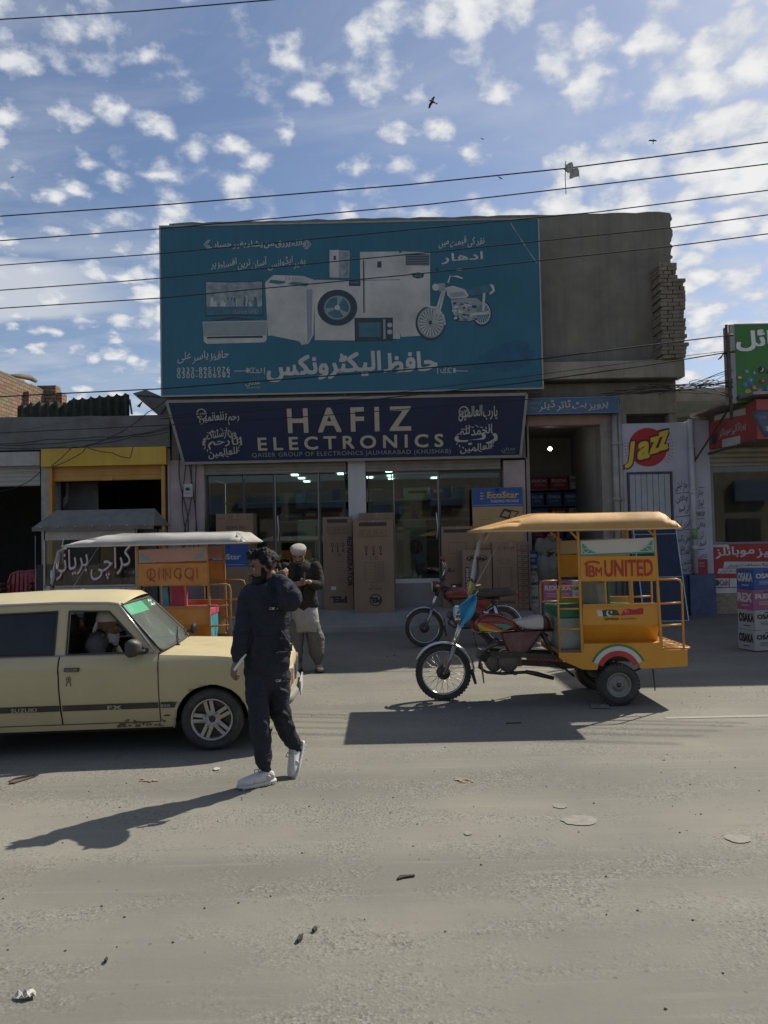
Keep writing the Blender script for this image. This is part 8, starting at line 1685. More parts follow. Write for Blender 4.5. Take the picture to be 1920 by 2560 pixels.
def pel(o, P, w, h, plain):
    it = [('r', (w * .15, w * .83, h * .935, h * .975), 0), ('t', 'PAK ELEKTRON LIMITED', (w * .18, w * .80, h * .942, h * .968), 1, dict(flip=True, bold=0.03)), ('o', (w * .15, w * .82, h * .83, h * .89), 1), ('r', (w * .15, w * .82, h * .815, h * .82), 1)]
    for k in range(4): it += [('t', ('FZ', 'G7', 'R2', 'A4')[k], (w * (.18 + .16 * k), w * (.28 + .16 * k), h * .842, h * .875), 1, dict(flip=True))]
    for k, q in enumerate((.32, .50, .68)): it += [('d', w * q, h * .70, .030, .034, 0 if k != 1 else 1, 0.6), ('l', [(w * q, h * .685), (w * q, h * .64)], 0.016, 0), ('d', w * q, h * .63, .020, .020, 0)]
    it += [('o', (w * .42, w * .60, h * .57, h * .61), 1), ('d', w * .55, h * .59, .018, .018, 1)]
    if plain:
        it += [('o', (w * .28, w * .74, h * .33, h * .54), 1), ('l', [(w * .54, h * .33), (w * .54, h * .54)], 0.004, 1)] + [('l', [(w * .28, h * (.36 + .035 * k)), (w * .74, h * (.36 + .035 * k))], 0.003, 1) for k in range(5)]
        for k in range(6): it += [('t', 'model 2016'[: 5 + k % 3], (w * .58, w * .72, h * (.338 + .034 * k), h * (.352 + .034 * k)), 1, dict(flip=True))]
        it += [('o', (w * .43, w * .57, h * .285, h * .32), 0), ('t', 'Deep life', (w * .36, w * .68, h * .245, h * .27), 1, dict(flip=True, bold=0.02)), ('d', w * .53, h * .135, .118, .118, 0, .84), ('t', 'PEL', (w * .39, w * .67, h * .11, h * .16), 0, dict(flip=True, bold=0.08))]
    else:
        it += [('t', 'REFRIGERATOR', (w * .82, w * .98, h * .25, h * .78), 0, dict(turn=-1, bold=0.05)), ('t', 'PEL', (w * .22, w * .76, h * .075, h * .135), 0, dict(flip=True, bold=0.09)), ('r', (w * .25, w * .42, h * .21, h * .245), 2)] + [('l', [(w * .22, h * (.30 + .03 * k)), (w * .62, h * (.30 + .03 * k))], 0.003, 1) for k in range(9)]
    prints(o, P, it)
o, P, w, h = carton('refrigerator carton lettered sideways REFRIGERATOR and PEL upside down by the white pillar', (808, 1292, 882, 1508), 15.0, depth=0.10, mat=card2); pel(o, P, w, h, False)
o, P, w, h = carton('front refrigerator carton with PEL in a ring upside down before the white pillar', (884, 1300, 985, 1521), 14.72, depth=0.34); pel(o, P, w, h, True)
o, P, w, h = carton('taller plain carton peeping out behind the ringed PEL carton', (899, 1282, 987, 1500), 15.07, depth=0.09, mat=card2)
o, P, w, h = carton('brown carton with Haier printed upside down near the glass door', (1105, 1316, 1187, 1501), 14.95, depth=0.2)
prints(o, P, [('r', (w * .08, w * .92, h * .925, h * .965), 0), ('t', 'Classic', (w * .10, w * .30, h * .933, h * .957), 1, dict(flip=True)), ('t', 'H200', (w * .38, w * .62, h * .933, h * .957), 1, dict(flip=True)), ('t', 'Classic', (w * .70, w * .90, h * .933, h * .957), 1, dict(flip=True)), ('o', (w * .22, w * .75, h * .67, h * .80), 1), ('l', [(w * .48, h * .67), (w * .48, h * .80)], .004, 1), ('t', 'Haier', (w * .2, w * .75, h * .21, h * .29), 0, dict(flip=True, bold=0.05)), ('t', 'GLOBAL NO.1', (w * .24, w * .72, h * .14, h * .17), 0, dict(flip=True, bold=0.03))])
z_low = Pt(1240, 1372, 15.08).z
o, P, w, h = carton('plain lower carton carrying the blue washing machine carton', (1182, 1372, 1306, 1512), 15.08, depth=0.1, mat=card2)
o, P, w, h = carton('blue and orange EcoStar washing machine carton stacked on a brown carton', (1182, 1219, 1308, 1371), 15.08, z0=z_low + 0.003, depth=0.10, mat=cream_c)
m = MB(); flat_uv(m, P, [(0, h * .69), (w, h * .69), (w, h * .998), (0, h * .998)], 0.001); m.build('blue_band', blue_c, o)
prints(o, P, [('t', 'EcoStar', (w * .30, w * .92, h * .83, h * .93), 3, dict(bold=0.05)), ('t', 'WASHING MACHINE', (w * .36, w * .92, h * .755, h * .80), 2, dict(bold=0.02)), ('r', (0.02, w - 0.02, h * .715, h * .72), 2)] + [('d', w * .19, h * (.845 + .045 * k), .035, .014, 3) for k in (-.5, .5, 1.5)] + [('l', [(w * .12, h * (.48 - .07 * k)), (w * .34, h * (.48 - .07 * k))], 0.005, 1) for k in range(4)])
m = MB(); flat_uv(m, P, [(w * .52, h * .52), (w * .78, h * .46), (w * .93, h * .60), (w * .62, h * .655)], 0.003, 0); flat_uv(m, P, [(w * .56, h * .535), (w * .70, h * .51), (w * .74, h * .58), (w * .64, h * .62)], 0.005, 1); flat_uv(m, P, [(w * .73, h * .505), (w * .80, h * .49), (w * .89, h * .59), (w * .77, h * .605)], 0.005, 1); m.build('machine_picture', [ink_b, cream_c], o)
o, P, w, h = carton('narrow carton with a black MACHINE strip in front of the washing machine cartons', (1157, 1375, 1230, 1511), 14.6, depth=0.3)
prints(o, P, [('d', w * .5, h * .865, .20, .068, 0, .86), ('t', 'Asia', (w * .22, w * .78, h * .835, h * .895), 0, dict(bold=0.07)), ('r', (w * .09, w * .23, h * .12, h * .73), 0), ('t', 'MACHINE', (w * .115, w * .205, h * .36, h * .71), 2, dict(turn=1, bold=0.04))] + [('o', (w * .68, w * .78, h * (.42 + .08 * k), h * (.47 + .08 * k)), 1) for k in range(4)] + [('l', [(w * .5, h * (.10 + .03 * k)), (w * .85, h * (.10 + .03 * k))], 0.004, 1) for k in range(5)])
o, P, w, h = carton('carton with a key pattern border and National printed upside down', (1232, 1355, 1327, 1512), 14.62, depth=0.34)
it = [('t', 'National', (w * .12, w * .56, h * .105, h * .15), 1, dict(flip=True, bold=0.05)), ('r', (w * .36, w * .42, h * .045, h * .08), 1), ('l', [(w * .14, h * .165), (w * .5, h * .165)], .004, 1), ('o', (w * .13, w * .50, h * .29, h * .63), 1), ('r', (w * .14, w * .50, h * .25, h * .29), 0), ('l', [(w * .16, h * .30), (w * .20, h * .60)], .005, 1), ('l', [(w * .46, h * .62), (w * .47, h * .34)], .005, 1), ('d', w * .30, h * .73, .10, .05, 1, .9)] + [('t', ('25', '18', '8A')[k], (w * (.13 + .17 * k), w * (.24 + .17 * k), h * .89, h * .94), 1, dict(flip=True)) for k in range(3)]
n = 11
for k in range(n):
    v0 = h * (.03 + .085 * k); q = h * .085; a, b = w * .68, w * .93
    it += [('l', [(a, v0), (b, v0), (b, v0 + q * .72), (a + (b - a) * .30, v0 + q * .72), (a + (b - a) * .30, v0 + q * .36), (a + (b - a) * .66, v0 + q * .36)], 0.011, 0)]
it += [('l', [(w * .66, h * .02), (w * .66, h * .975)], .009, 0), ('l', [(w * .95, h * .02), (w * .95, h * .975)], .009, 0)]
prints(o, P, it)
# --- battery boxes
BCOL = {'blue': blue_c, 'pink': M('box_pink', (0.34, 0.10, 0.18), 0.6, var=0.08), 'white': M('box_white', (0.40, 0.39, 0.365), 0.7, var=0.06, dust=0.15), 'red': M('box_dark_red', (0.28, 0.02, 0.04), 0.6, var=0.1)}
def battery_box(label, x, y, z, w, d, h, kind, group, rz=0.0, text='OSAKA', both=True):
    o = thing('battery_box', label, 'box', (x, y, z), group, rz, origin=(0, 0, 0))
    m = MB(); m.box(0, w, 0, d, 0, h); m.box(w * .38, w * .62, -0.002, 0.002, h * .84, h * .89, 1); bd = m.build('box_body', [BCOL[kind], ink_b], o, bevel=0.005)
    mt = {'white': ink_b}.get(kind, ink_w); m = MB()
    P0 = Pl((0, 0, 0)); write(m, P0, text, (w * .08, w * .92, h * .56, h * .78), 0.003, bold=0.06); [stroke(m, P0, [(w * .2, h * (.40 - .07 * k)), (w * .8, h * (.40 - .07 * k))], 0.006, 0.003) for k in range(3)]
    if both: P1 = Pl((0, d, 0), (0, -1, 0)); write(m, P1, text, (d * .08, d * .92, h * .40, h * .80), 0.003, bold=0.07); stroke(m, P1, [(d * .3, h * .2), (d * .7, h * .2)], 0.012, 0.003)
    m.build('box_lettering', mt, o); return o
set_origin((0, 0, 0)); gR = 'battery boxes stacked at the road edge by the phone shop'
bx = Gd(1888, 1634); x_, y_ = bx.x, bx.y
for k, (kd, tx, lb_) in enumerate((('white', 'OSAKA', 'white battery box lettered OSAKA at the bottom of the roadside stack'), ('white', 'OSAKA', 'white battery box lettered OSAKA under the pink box of the roadside stack'), ('pink', 'REX', 'pink battery box lettered REX in the roadside stack'), ('blue', 'OSAKA', 'blue battery box lettered OSAKA on top of the roadside stack'))):
    battery_box(lb_, x_ + 0.0 + (0.02 if k % 2 else 0), y_, 0.035 + 0.292 * k, 0.46, 0.34, 0.288, kd, gR, math.radians(14 + 3 * (k % 2)), tx)
gB = 'battery boxes stacked behind the yellow rickshaw'
for px_, rows in ((1362, (('white', 'OSAKA', 'white battery box at the bottom behind the rickshaw seat'), ('blue', 'OSAKA', 'blue OSAKA battery box behind the front rail of the yellow rickshaw'), ('pink', 'REX', 'dark pink battery box topping the stack behind the yellow rickshaw front rail'))), (1396, (('white', 'OSAKA', 'white battery box at the foot of the middle stack behind the rickshaw'), ('blue', 'OSAKA', 'blue battery box mid height in the middle stack behind the rickshaw'), ('pink', 'REX', 'bright pink battery box on top of the middle stack behind the rickshaw'))), (1434, (('white', 'OSAKA', 'white battery box low behind the yellow rickshaw seats'), ('white', 'OSAKA', 'white battery box mid height behind the yellow rickshaw seats'), ('white', 'OSAKA', 'white and black OSAKA battery box topping the stack behind the rickshaw window')))):
    p = Pt(px_, 1590, 12.9); zz = 0.055; hs = (0.29, 0.29, 0.34)
    for k, (kd, tx, lb_) in enumerate(rows): battery_box(lb_, p.x, 12.9 + 0.03 * (k % 2), zz, 0.255, 0.35, hs[k], kd, gB, 0, tx, False); zz += hs[k] + 0.004
gC = 'boxes stacked beside the seated man'; p = Pt(1322, 1490, 14.6); zz = 0.42
for k, (kd, tx, hh, lb_) in enumerate((('white', 'EXIDE', 0.26, 'lowest white box of the stack beside the seated man'), ('white', 'NS60', 0.27, 'middle white box of the stack beside the seated man'), ('white', 'NS40', 0.25, 'upper white box under the blue one beside the seated man'), ('blue', 'OSAKA', 0.27, 'blue OSAKA box on top of the stack beside the seated man'))):
    battery_box(lb_, p.x + 0.02, 14.66, 0.12 + sum((0.26, 0.27, 0.25)[:k]) + 0.28 + 0.004 * k, 0.175, 0.25, hh, kd, gC, 0, tx, False)
m = MB(); ps = thing('box_plinth', 'low concrete block carrying the stack of boxes beside the seated man', 'block', (p.x, 14.7, 0.1)); m.box(p.x - 0.0, p.x + 0.22, 14.62, 14.98, 0.1, 0.398); m.build('block', concrete_m, ps, bevel=0.01); set_origin((0, 0, 0))
# shelf of boxes in the bay
tsx0, tsx1 = Pt(1322, 1300, 18.6).x, Pt(1545, 1300, 18.6).x
sh = thing('battery_shelf', 'steel shelving along the back of the battery bay', 'shelf', (tsx0, 18.6, 0.2)); m = MB()
zs_ = [Pt(1400, q, 18.5).z for q in (1345, 1302, 1262, 1222)] 
for z in zs_: m.box(tsx0, tsx1, 18.5, 18.95, z - 0.03, z - 0.004)
m.build('shelf_board', M('grey_shelf', (0.12, 0.12, 0.12), 0.5, 0.3), sh)
for xx in (tsx0, tsx1 - 0.04): m = MB(); m.box(xx, xx + 0.04, 18.9, 18.96, 0.2, zs_[-1] + 0.4); m.build('upright', M('grey_shelf', (0.12, 0.12, 0.12)), sh)
set_origin((0, 0, 0)); rn = random.Random(21)
for r_, z in enumerate(zs_):
    x = tsx0 + 0.06
    while x < tsx1 - 0.45:
        w_ = rn.uniform(0.30, 0.44); kd = rn.choice(('red', 'blue', 'white', 'red')); battery_box('battery box on the steel shelves at the back of the bay', x, 18.54, z, w_, 0.3, 0.30 if r_ else 0.27, kd, 'battery boxes on the bay shelves', 0, rn.choice(('OSAKA', 'REX', 'ATLAS')) if kd != 'red' else 'REX', False); x += w_ + rn.uniform(0.02, 0.09)
# --- lit bulb in the bay
bp = Pt(1375, 1122, 16.4); lbq = thing('light_bulb', 'bare lit bulb hanging in the dark battery bay', 'bulb', bp); m = MB(); m.ball(bp, 0.042, 14); m.build('bulb', lamp('bulb_glow', (1.0, 0.97, 0.88), 14.0), lbq); m = MB(); m.cyl(bp + Vector((0, 0, 0.03)), bp + Vector((0, 0, 0.10)), 0.02, 10); m.tube([bp + Vector((0, 0, 0.1)), Vector((bp.x, bp.y, tz1 + 0.25))], 0.004, 5); m.build('bulb_holder', blk_p, lbq)
# --- goods inside the showroom
set_origin((0, 0, 0)); gw = M('appliance_white', (0.42, 0.43, 0.43), 0.35, var=0.05); gd = M('dark_screen', (0.012, 0.013, 0.015), 0.12, var=0)
rn = random.Random(11)
for i, (px_, pw, Y, top) in enumerate(((600, 62, 17.6, 1330), (745, 55, 18.2, 1300), (815, 48, 17.4, 1340), (945, 50, 18.6, 1290), (1010, 58, 19.2, 1300), (1165, 52, 17.6, 1330), (1225, 50, 18.4, 1310))):
    x0 = Pt(px_, 1400, Y).x; x1 = Pt(px_ + pw, 1400, Y).x; zt_ = Pt(px_, top, Y).z
    o = thing('refrigerator' if i % 2 else 'washing_machine', ('pale refrigerator standing inside the showroom' if i % 2 else 'pale washing machine standing inside the showroom') + (' at the entrance side', ' behind the first glass door', ' near the white pillar', ' just past the white pillar', ' behind the second glass door', ' behind the Haier carton', ' behind the washing machine cartons')[i], 'appliance', (x0, Y, 0.86), 'appliances inside the showroom')
    m = MB(); m.box(x0, x1, Y, Y + 0.55, 0.86, zt_); b_ = m.build('cabinet', gw, o, bevel=0.015); P_ = Pl((x0, Y, 0.86)); w, h = x1 - x0, zt_ - 0.86
    m = MB()
    if i % 2: stroke(m, P_, [(0, h * .66), (w, h * .66)], 0.012, 0.003); stroke(m, P_, [(w * .85, h * .72), (w * .85, h * .9)], 0.02, 0.006); stroke(m, P_, [(w * .85, h * .35), (w * .85, h * .6)], 0.02, 0.006)
    else: disc(m, P_, w / 2, h * .5, w * .32, None, 0.004, 0, 28); stroke(m, P_, [(0.02, h * .84), (w - .02, h * .84)], 0.05, 0.003)
    m.build('front_detail', gd, o)
for r_, py_ in enumerate((1250, 1300, 1350)):
    zz_ = Pt(900, py_, 19.8).z; sf = thing('display_shelf', ('top', 'middle', 'lowest')[r_] + ' display shelf along the back of the showroom', 'shelf', (0, 19.8, zz_)); m = MB(); m.box(rx0 + .1, rx1 - .1, 19.7, 20.3, zz_ - 0.04, zz_ - 0.004); m.build('board', room_l, sf); x = rx0 + 0.2
    while x < rx1 - 0.7:
        w_ = rn.uniform(0.3, 0.75); h_ = rn.uniform(0.2, 0.36); set_origin((x, 19.75, zz_)); o = thing('goods_box', 'boxed appliance on the display shelves at the back of the showroom', 'box', (x, 19.75, zz_), 'boxed goods on the showroom shelves'); m = MB(); m.box(x, x + w_, 19.75, 20.1, zz_, zz_ + h_); m.box(x + w_ * .15, x + w_ * .85, 19.746, 19.7495, zz_ + h_ * .5, zz_ + h_ * .75, 1); m.build('box_body', [rn.choice((card, blue_c, BCOL['white'], BCOL['red'], card2)), rn.choice((ink_w, ink_b, ink_y))], o); x += w_ + rn.uniform(0.02, 0.2)
for i, (a, b, c, d, Y) in enumerate(((612, 1265, 690, 1300, 16.6), (700, 1240, 780, 1290, 20.3), (930, 1225, 985, 1262, 16.2), (1010, 1240, 1090, 1292, 20.3))):
    x0, x1, z0, z1 = Pl((0, Y, 0)).rect(a, b, c, d); o = thing('television', ('television on the window shelf by the entrance', 'television on the far showroom wall', 'white framed notice screen behind the second shopfront', 'wide television on the far wall past the pillar')[i], 'television', ((x0 + x1) / 2, Y, z0), 'televisions in the showroom'); m = MB(); m.box(x0, x1, Y, Y + 0.05, z0, z1); s_ = m.build('casing', gw if i == 2 else blk_p, o, bevel=0.006); m = MB(); m.box(x0 + 0.03, x1 - 0.03, Y - 0.004, Y - 0.0005, z0 + 0.03, z1 - 0.03); m.build('screen', gd if i != 2 else gw, o)
    if i in (0, 2): m = MB(); m.box(x0 - 0.05, x1 + 0.05, Y - 0.03, Y + 0.25, 0.86, z0 - 0.002); m.build('stand', room_m, o)
set_origin((0, 0, 0))
# ------------------------------------------------------------------ food stall
SYD = 12.9; FS = Pl((0, SYD, 0)); fs = thing('food_stall', 'glass fronted food cart with painted Urdu lettering and a tin roof', 'food cart', Pt(230, 1600, SYD)); fs.location.z = 0.05
stl = M('stall_aluminium', (0.34, 0.34, 0.33), 0.4, 0.5, var=0.15, dust=0.35); 
x0, x1, z0, z1 = FS.rect(*R3(380, 1395), *R3(1175, 2075)); xr2 = FS.uv(*R3(1320, 1500))[0]; zt1 = FS.uv(*R3(700, 1410))[1]; zb1 = 0.85
m = MB(); FD = 0.75
for xx, yy in ((x0, 0), (x1, 0), (x0, FD), (xr2, FD * .5), (xr2, FD)): m.box(xx - 0.015, xx + 0.02, SYD + yy, SYD + yy + 0.035, 0.75, zt1)
m.box(x0, x1, SYD, SYD + 0.03, zt1 - 0.16, zt1); m.box(x0, x1, SYD, SYD + 0.03, FS.uv(*R3(800, 1885))[1] - 0.03, FS.uv(*R3(800, 1885))[1]); m.build('frame', stl, fs)
m = MB(); m.box(x0 - 0.01, x1 + 0.01, SYD - 0.01, SYD + FD, 0.55, FS.uv(*R3(800, 1905))[1]); m.build('counter_body', M('stall_white_panel', (0.44, 0.44, 0.42), 0.5, var=0.1, dust=0.3), fs, bevel=0.006)
zg = FS.uv(*R3(800, 1885))[1]
m = MB(); m.box(x0 + 0.03, x1 - 0.02, SYD + 0.01, SYD + 0.015, zg, zt1 - 0.16); m.build('front_glass', glass('stall_glass', (0.72, 0.74, 0.70)), fs)
m = MB(); m.box(x1, xr2, SYD + 0.2, SYD + 0.24, 0.6, zt1); m.build('side_panel', M('stall_dark_side', (0.05, 0.06, 0.06), 0.5, var=0.2), fs); m = MB(); write(m, Pl((0, SYD + 0.2, 0)), 'ریٹ لسٹ', Pl((0, SYD + 0.2, 0)).rect(*R3(1222, 1425), *R3(1290, 1450)), 0.004, bold=0.01); m.build('side_lettering', p_wh, fs)
m = MB(); e0 = FS.uv(*R3(315, 1415)); e1 = FS.uv(*R3(1350, 1345)); rdg = FS.uv(*R3(400, 1335)); rd1 = FS.uv(*R3(1280, 1285)); ez = (e0[1] + e1[1]) / 2 + 0.0; rz_ = ez + 0.30
A = [(e0[0], SYD - 0.15, ez), (e1[0], SYD - 0.15, ez), (rd1[0], SYD + FD / 2, rz_), (rdg[0], SYD + FD / 2, rz_), (e0[0], SYD + FD + 0.15, ez), (e1[0], SYD + FD + 0.15, ez)]
m.add(A, [(0, 1, 2, 3), (4, 3, 2, 5), (0, 3, 4), (1, 5, 2)]); m.box(e0[0], e1[0], SYD - 0.17, SYD - 0.14, ez - 0.06, ez + 0.01); o = m.build('tin_roof', M('stall_tin_roof', (0.15, 0.14, 0.125), 0.9, 0.0, var=0.3, dust=0.5, dcol=(0.2, 0.18, 0.15)), fs)
m = MB()
for k in range(7): xx = e0[0] + (e1[0] - e0[0]) * (k + 0.5) / 7; m.ball((xx, SYD - 0.17, ez + 0.0), 0.02, 8)
m.build('roof_rivets', steel, fs)
m = MB(); mr = M('stall_letter_red', (0.22, 0.03, 0.035), 0.6); 
for off, mi, gx in ((0.003, 0, 0), (0.006, 1, -6)):
    write(m, FS, 'کراچی بریانی', FS.rect(*R3(440 + gx, 1540 + gx), *R3(1140 + gx, 1850 + gx)), off, mi, bold=0.025 if mi == 0 else -0.006, slope=8)
write(m, FS, 'ماشاءاللہ', FS.rect(*R3(585, 1500), *R3(790, 1540)), 0.004, 1, bold=0.0)
m.build('glass_lettering', [mr, M('stall_letter_white', (0.60, 0.59, 0.56), 0.6)], fs)
m = MB(); F2_ = Pl((0, SYD - 0.01, 0)); write(m, F2_, 'کوالٹی اور معیار ہماری پہچان', F2_.rect(*R3(600, 1910), *R3(1098, 1970)), 0.003, 0, bold=0.015, slope=8); write(m, F2_, 'لیڈیز کے بیٹھنے کا انتظام ہے', F2_.rect(*R3(592, 1985), *R3(1080, 2025)), 0.003, 1, bold=0.01, slope=8); m.build('counter_lettering', [ink, M('stall_letter_blue', (0.05, 0.12, 0.40), 0.6)], fs)
m = MB()
for k in range(5): c = Vector((x0 + 0.45 + 0.30 * k, SYD + 0.35, zg)); m.lathe([(0.0, 0.0), (0.10, 0.0), (0.125, 0.20), (0.12, 0.22), (0.05, 0.26), (0, 0.27)], c, (0, 0, 1), 20)
m.build('cooking_pots', M('pot_aluminium', (0.42, 0.42, 0.41), 0.35, 0.7, var=0.1), fs)
for xx in (x0 + 0.25, x1 - 0.25):
    t = tyre_mesh((xx, SYD + 0.04, 0.33), (0, 1, 0), 0.28, 0.06, 0.21, 30, False).build('wheel', rub, fs); m = MB(); [m.cyl((xx, SYD + 0.04, 0.33), (xx + 0.21 * math.cos(k * PI / 5), SYD + 0.04, 0.33 + 0.21 * math.sin(k * PI / 5)), 0.005, 5) for k in range(10)]; m.build('spokes', steel, t)
set_origin((0, 0, 0))
# cooler box with faded soft drink lettering, red chairs
dc = thing('drinks_cooler', 'dark drinks cooler with pale pepsi lettering beside the food cart', 'cooler', Pt(100, 1600, 13.2)); cP = Pl((0, 13.2, 0)); a, b, c, d = cP.rect(92, 1412, 132, 1600); m = MB(); m.box(a, b, 13.2, 13.7, 0.08, d); m.build('cabinet', M('cooler_dark', (0.02, 0.022, 0.028), 0.5, var=0.2), dc, bevel=0.01); m = MB(); wpx(m, cP, 'pepsi', *R3(325, 1985), *R3(410, 2010), bold=0.03); m.build('lettering', M('cooler_lettering', (0.26, 0.28, 0.30), 0.5), dc)
m = MB(); m.cyl((a - 0.01, 13.18, 0.1), (a - 0.01, 13.18, d + 0.5), 0.008, 6); m.build('side_rod', steel, dc); set_origin((0, 0, 0))
redp_ = M('red_plastic_chair', (0.30, 0.025, 0.035), 0.4, var=0.1, dust=0.2)
def chair(x, y, z, lab):
    o = thing('plastic_chair', lab, 'chair', (x, y, z), 'red chairs outside the dark doorway', 0, origin=(0, 0, 0)); o.rotation_euler.z = 0.1
    m = MB(); m.box(-0.22, 0.22, -0.2, 0.22, 0.40, 0.43); m.build('seat', redp_, o, bevel=0.012)
    m = MB(); pts = [(-0.22, 0.22, 0.43), (-0.23, 0.26, 0.65), (-0.19, 0.28, 0.80), (-0.08, 0.29, 0.85), (0.08, 0.29, 0.85), (0.19, 0.28, 0.80), (0.23, 0.26, 0.65), (0.22, 0.22, 0.43)]; m.tube(pts, 0.02, 8)
    for k in range(-2, 3): m.bar((0.075 * k, 0.235, 0.43), (0.07 * k, 0.285, 0.84), 0.05, 0.012)
    m.build('backrest', redp_, o)
    for sx in (-1, 1):
        for sy in (-0.18, 0.2): m = MB(); m.bar((sx * 0.21, sy, 0), (sx * 0.19, sy, 0.41), 0.03, 0.03); m.build('leg', redp_, o)
    set_origin((0, 0, 0))
    for sx in (-1, 1): m = MB(); m.tube([(sx * 0.23, 0.24, 0.64), (sx * 0.25, -0.05, 0.65), (sx * 0.24, -0.18, 0.60), (sx * 0.22, -0.18, 0.40)], 0.018, 8); m.build('armrest', redp_, o)
    return o
for px_, yy, wh_ in ((46, 13.6, 'nearer stack outside the dark doorway'), (72, 14.0, 'stack beside the drinks cooler')):
    p = Pt(px_, 1500, yy); c0 = chair(p.x, yy, 0.09, 'lowest red plastic chair of the ' + wh_); set_origin((0, 0, 0))
    for k, wd in enumerate(('second', 'third', 'fourth', 'topmost')): dup(c0, (p.x, yy - 0.02 * (k + 1), 0.09 + 0.09 * (k + 1)), wd + ' red plastic chair of the ' + wh_)
# ------------------------------------------------------------------ leaning solar panels by the painted wall
def solar(lab, pts_px, Yt, Yb_):
    tl_, tr_ = Pt(*pts_px[0], Yt), Pt(*pts_px[1], Yt); o = thing('solar_panel', lab, 'solar panel', ((tl_.x + tr_.x) / 2, Yb_, 0.1), 'solar panels leaning by the painted wall'); zb_ = 0.10; w = tr_.x - tl_.x; zt_ = (tl_.z + tr_.z) / 2
    V_ = Vector((0, Yt - Yb_, zt_ - zb_)); P_ = Pl((tl_.x, Yb_, zb_), (1, 0, 0), V_); hh = V_.length
    m = MB(); m.prism([P_.pt(0, 0), P_.pt(w, 0), P_.pt(w, hh), P_.pt(0, hh)], P_.N * -0.03); b_ = m.build('panel', M('solar_blue_glass', (0.012, 0.020, 0.05), 0.25, var=0.1, spec=0.4), o)
    m = MB()
    for q, r in (((0, 0), (w, 0)), ((w, 0), (w, hh)), ((w, hh), (0, hh)), ((0, hh), (0, 0))): m.bar(P_.pt(*q, 0.002), P_.pt(*r, 0.002), 0.018, 0.014, up=P_.N)
    m.build('aluminium_frame', alum, o)
    m = MB()
    for k in range(1, 22): stroke(m, P_, [(w * k / 22, 0.02), (w * k / 22, hh - 0.02)], 0.004, 0.002)
    for k in range(1, 3): stroke(m, P_, [(0.01, hh * k / 2.2), (w - 0.01, hh * k / 2.2)], 0.010, 0.0025, 1)
    m.build('cell_lines', [M('solar_line_dark', (0.045, 0.055, 0.08), 0.4), alum], o)
solar('dark blue solar panel leaning nearest the steel door behind the rickshaw', ((1582, 1316), (1688, 1313)), 14.95, 14.45)
set_origin((0, 0, 0))
rb = thing('red_leaflet_box', 'small red leaflet box standing on the blue plinth of the white pillar', 'box', Pt(1752, 1436, WALLY)); q = Pl((0, WALLY - 0.11, 0)); a, b, c, d = q.rect(1734, 1398, 1768, 1437); m = MB(); m.box(a, b, WALLY - 0.14, WALLY - 0.052, jzb + 0.001, d); m.build('box', M('leaflet_red', (0.33, 0.02, 0.04), 0.5, var=0.1), rb, bevel=0.004)
m = MB(); write(m, Pl((0, WALLY - 0.14, 0)), 'EASY', (a + 0.06, b - 0.06, jzb + 0.20, jzb + 0.235), 0.003); write(m, Pl((0, WALLY - 0.14, 0)), 'LOAD', (a + 0.07, b - 0.07, jzb + 0.15, jzb + 0.18), 0.003); m.build('box_lettering', ink_w, rb); set_origin((0, 0, 0))
m = MB(); m.box(JX1 - 0.1, Pt(1783, 1500, WALLY).x, WALLY - 0.16, WALLY - 0.061, 0.05, jzb - 0.003); o = m.build('blue_kerb_block', blue_wall, None, 0.01); tag(o, 'blue painted block jutting out below the white pillar', 'block')
# ------------------------------------------------------------------ wires across the street
wire_m = M('black_wire', (0.015, 0.015, 0.016), 0.6, var=0)
k_ = 1.15732
def wire(lab, pts, Ya, Yb, r=0.010, grp='overhead wires crossing the street'):
    pts = [(a * k_, b * k_) for a, b in pts]; x0, x1 = pts[0][0], pts[-1][0]; P3 = []
    for i in range(len(pts) - 1):
        for q in range(8):
            t = q / 8; x = pts[i][0] + (pts[i + 1][0] - pts[i][0]) * t; y = pts[i][1] + (pts[i + 1][1] - pts[i][1]) * t; P3.append(Pt(x, y, Ya + (Yb - Ya) * (x - x0) / (x1 - x0)))
    P3.append(Pt(*pts[-1], Yb)); set_origin(P3[0]); m = MB(); m.tube(P3, r, 6); o = m.build('overhead_wire', wire_m); tag(o, lab, 'wire', grp); set_origin((0, 0, 0)); return P3
wire('short black wire cutting the top corner of the sky', [(-400, 66), (0, 42), (300, 24), (570, 1), (900, -30)], 13.0, 11.0)
wA = wire('topmost long wire with torn plastic caught on it', [(-400, 492), (0, 467), (370, 441), (880, 399), (1220, 364), (1659, 307), (2000, 258)], 13.6, 11.3, 0.011)
wire('second long wire running just over the billboard top', [(-400, 546), (0, 520), (350, 494), (930, 441), (1300, 398), (1659, 354), (2000, 312)], 13.5, 11.3, 0.010)
wire('third long wire running across the top of the billboard', [(-400, 598), (0, 573), (345, 548), (930, 492), (1290, 458), (1659, 411), (2000, 365)], 13.3, 11.2, 0.009)
wire('fourth long wire crossing the painted washing machines', [(-400, 650), (0, 627), (250, 609), (345, 601), (930, 545), (1457, 491), (1659, 464), (2000, 418)], 13.2, 11.1, 0.009)
wire('fifth long wire crossing the painted television', [(-400, 690), (0, 666), (345, 644), (900, 592), (1457, 531), (1659, 505), (2000, 460)], 13.0, 11.0, 0.009)
wire('low wire crossing the shop name and ending at the pole', [(-400, 880), (110, 851), (345, 840), (760, 808), (1170, 775), (1575, 724)], 13.6, 13.2, 0.011)
wire('lower wire passing under the billboard to the pole arm', [(345, 905), (760, 868), (1120, 828), (1400, 789), (1572, 761)], 13.9, 13.2, 0.010)
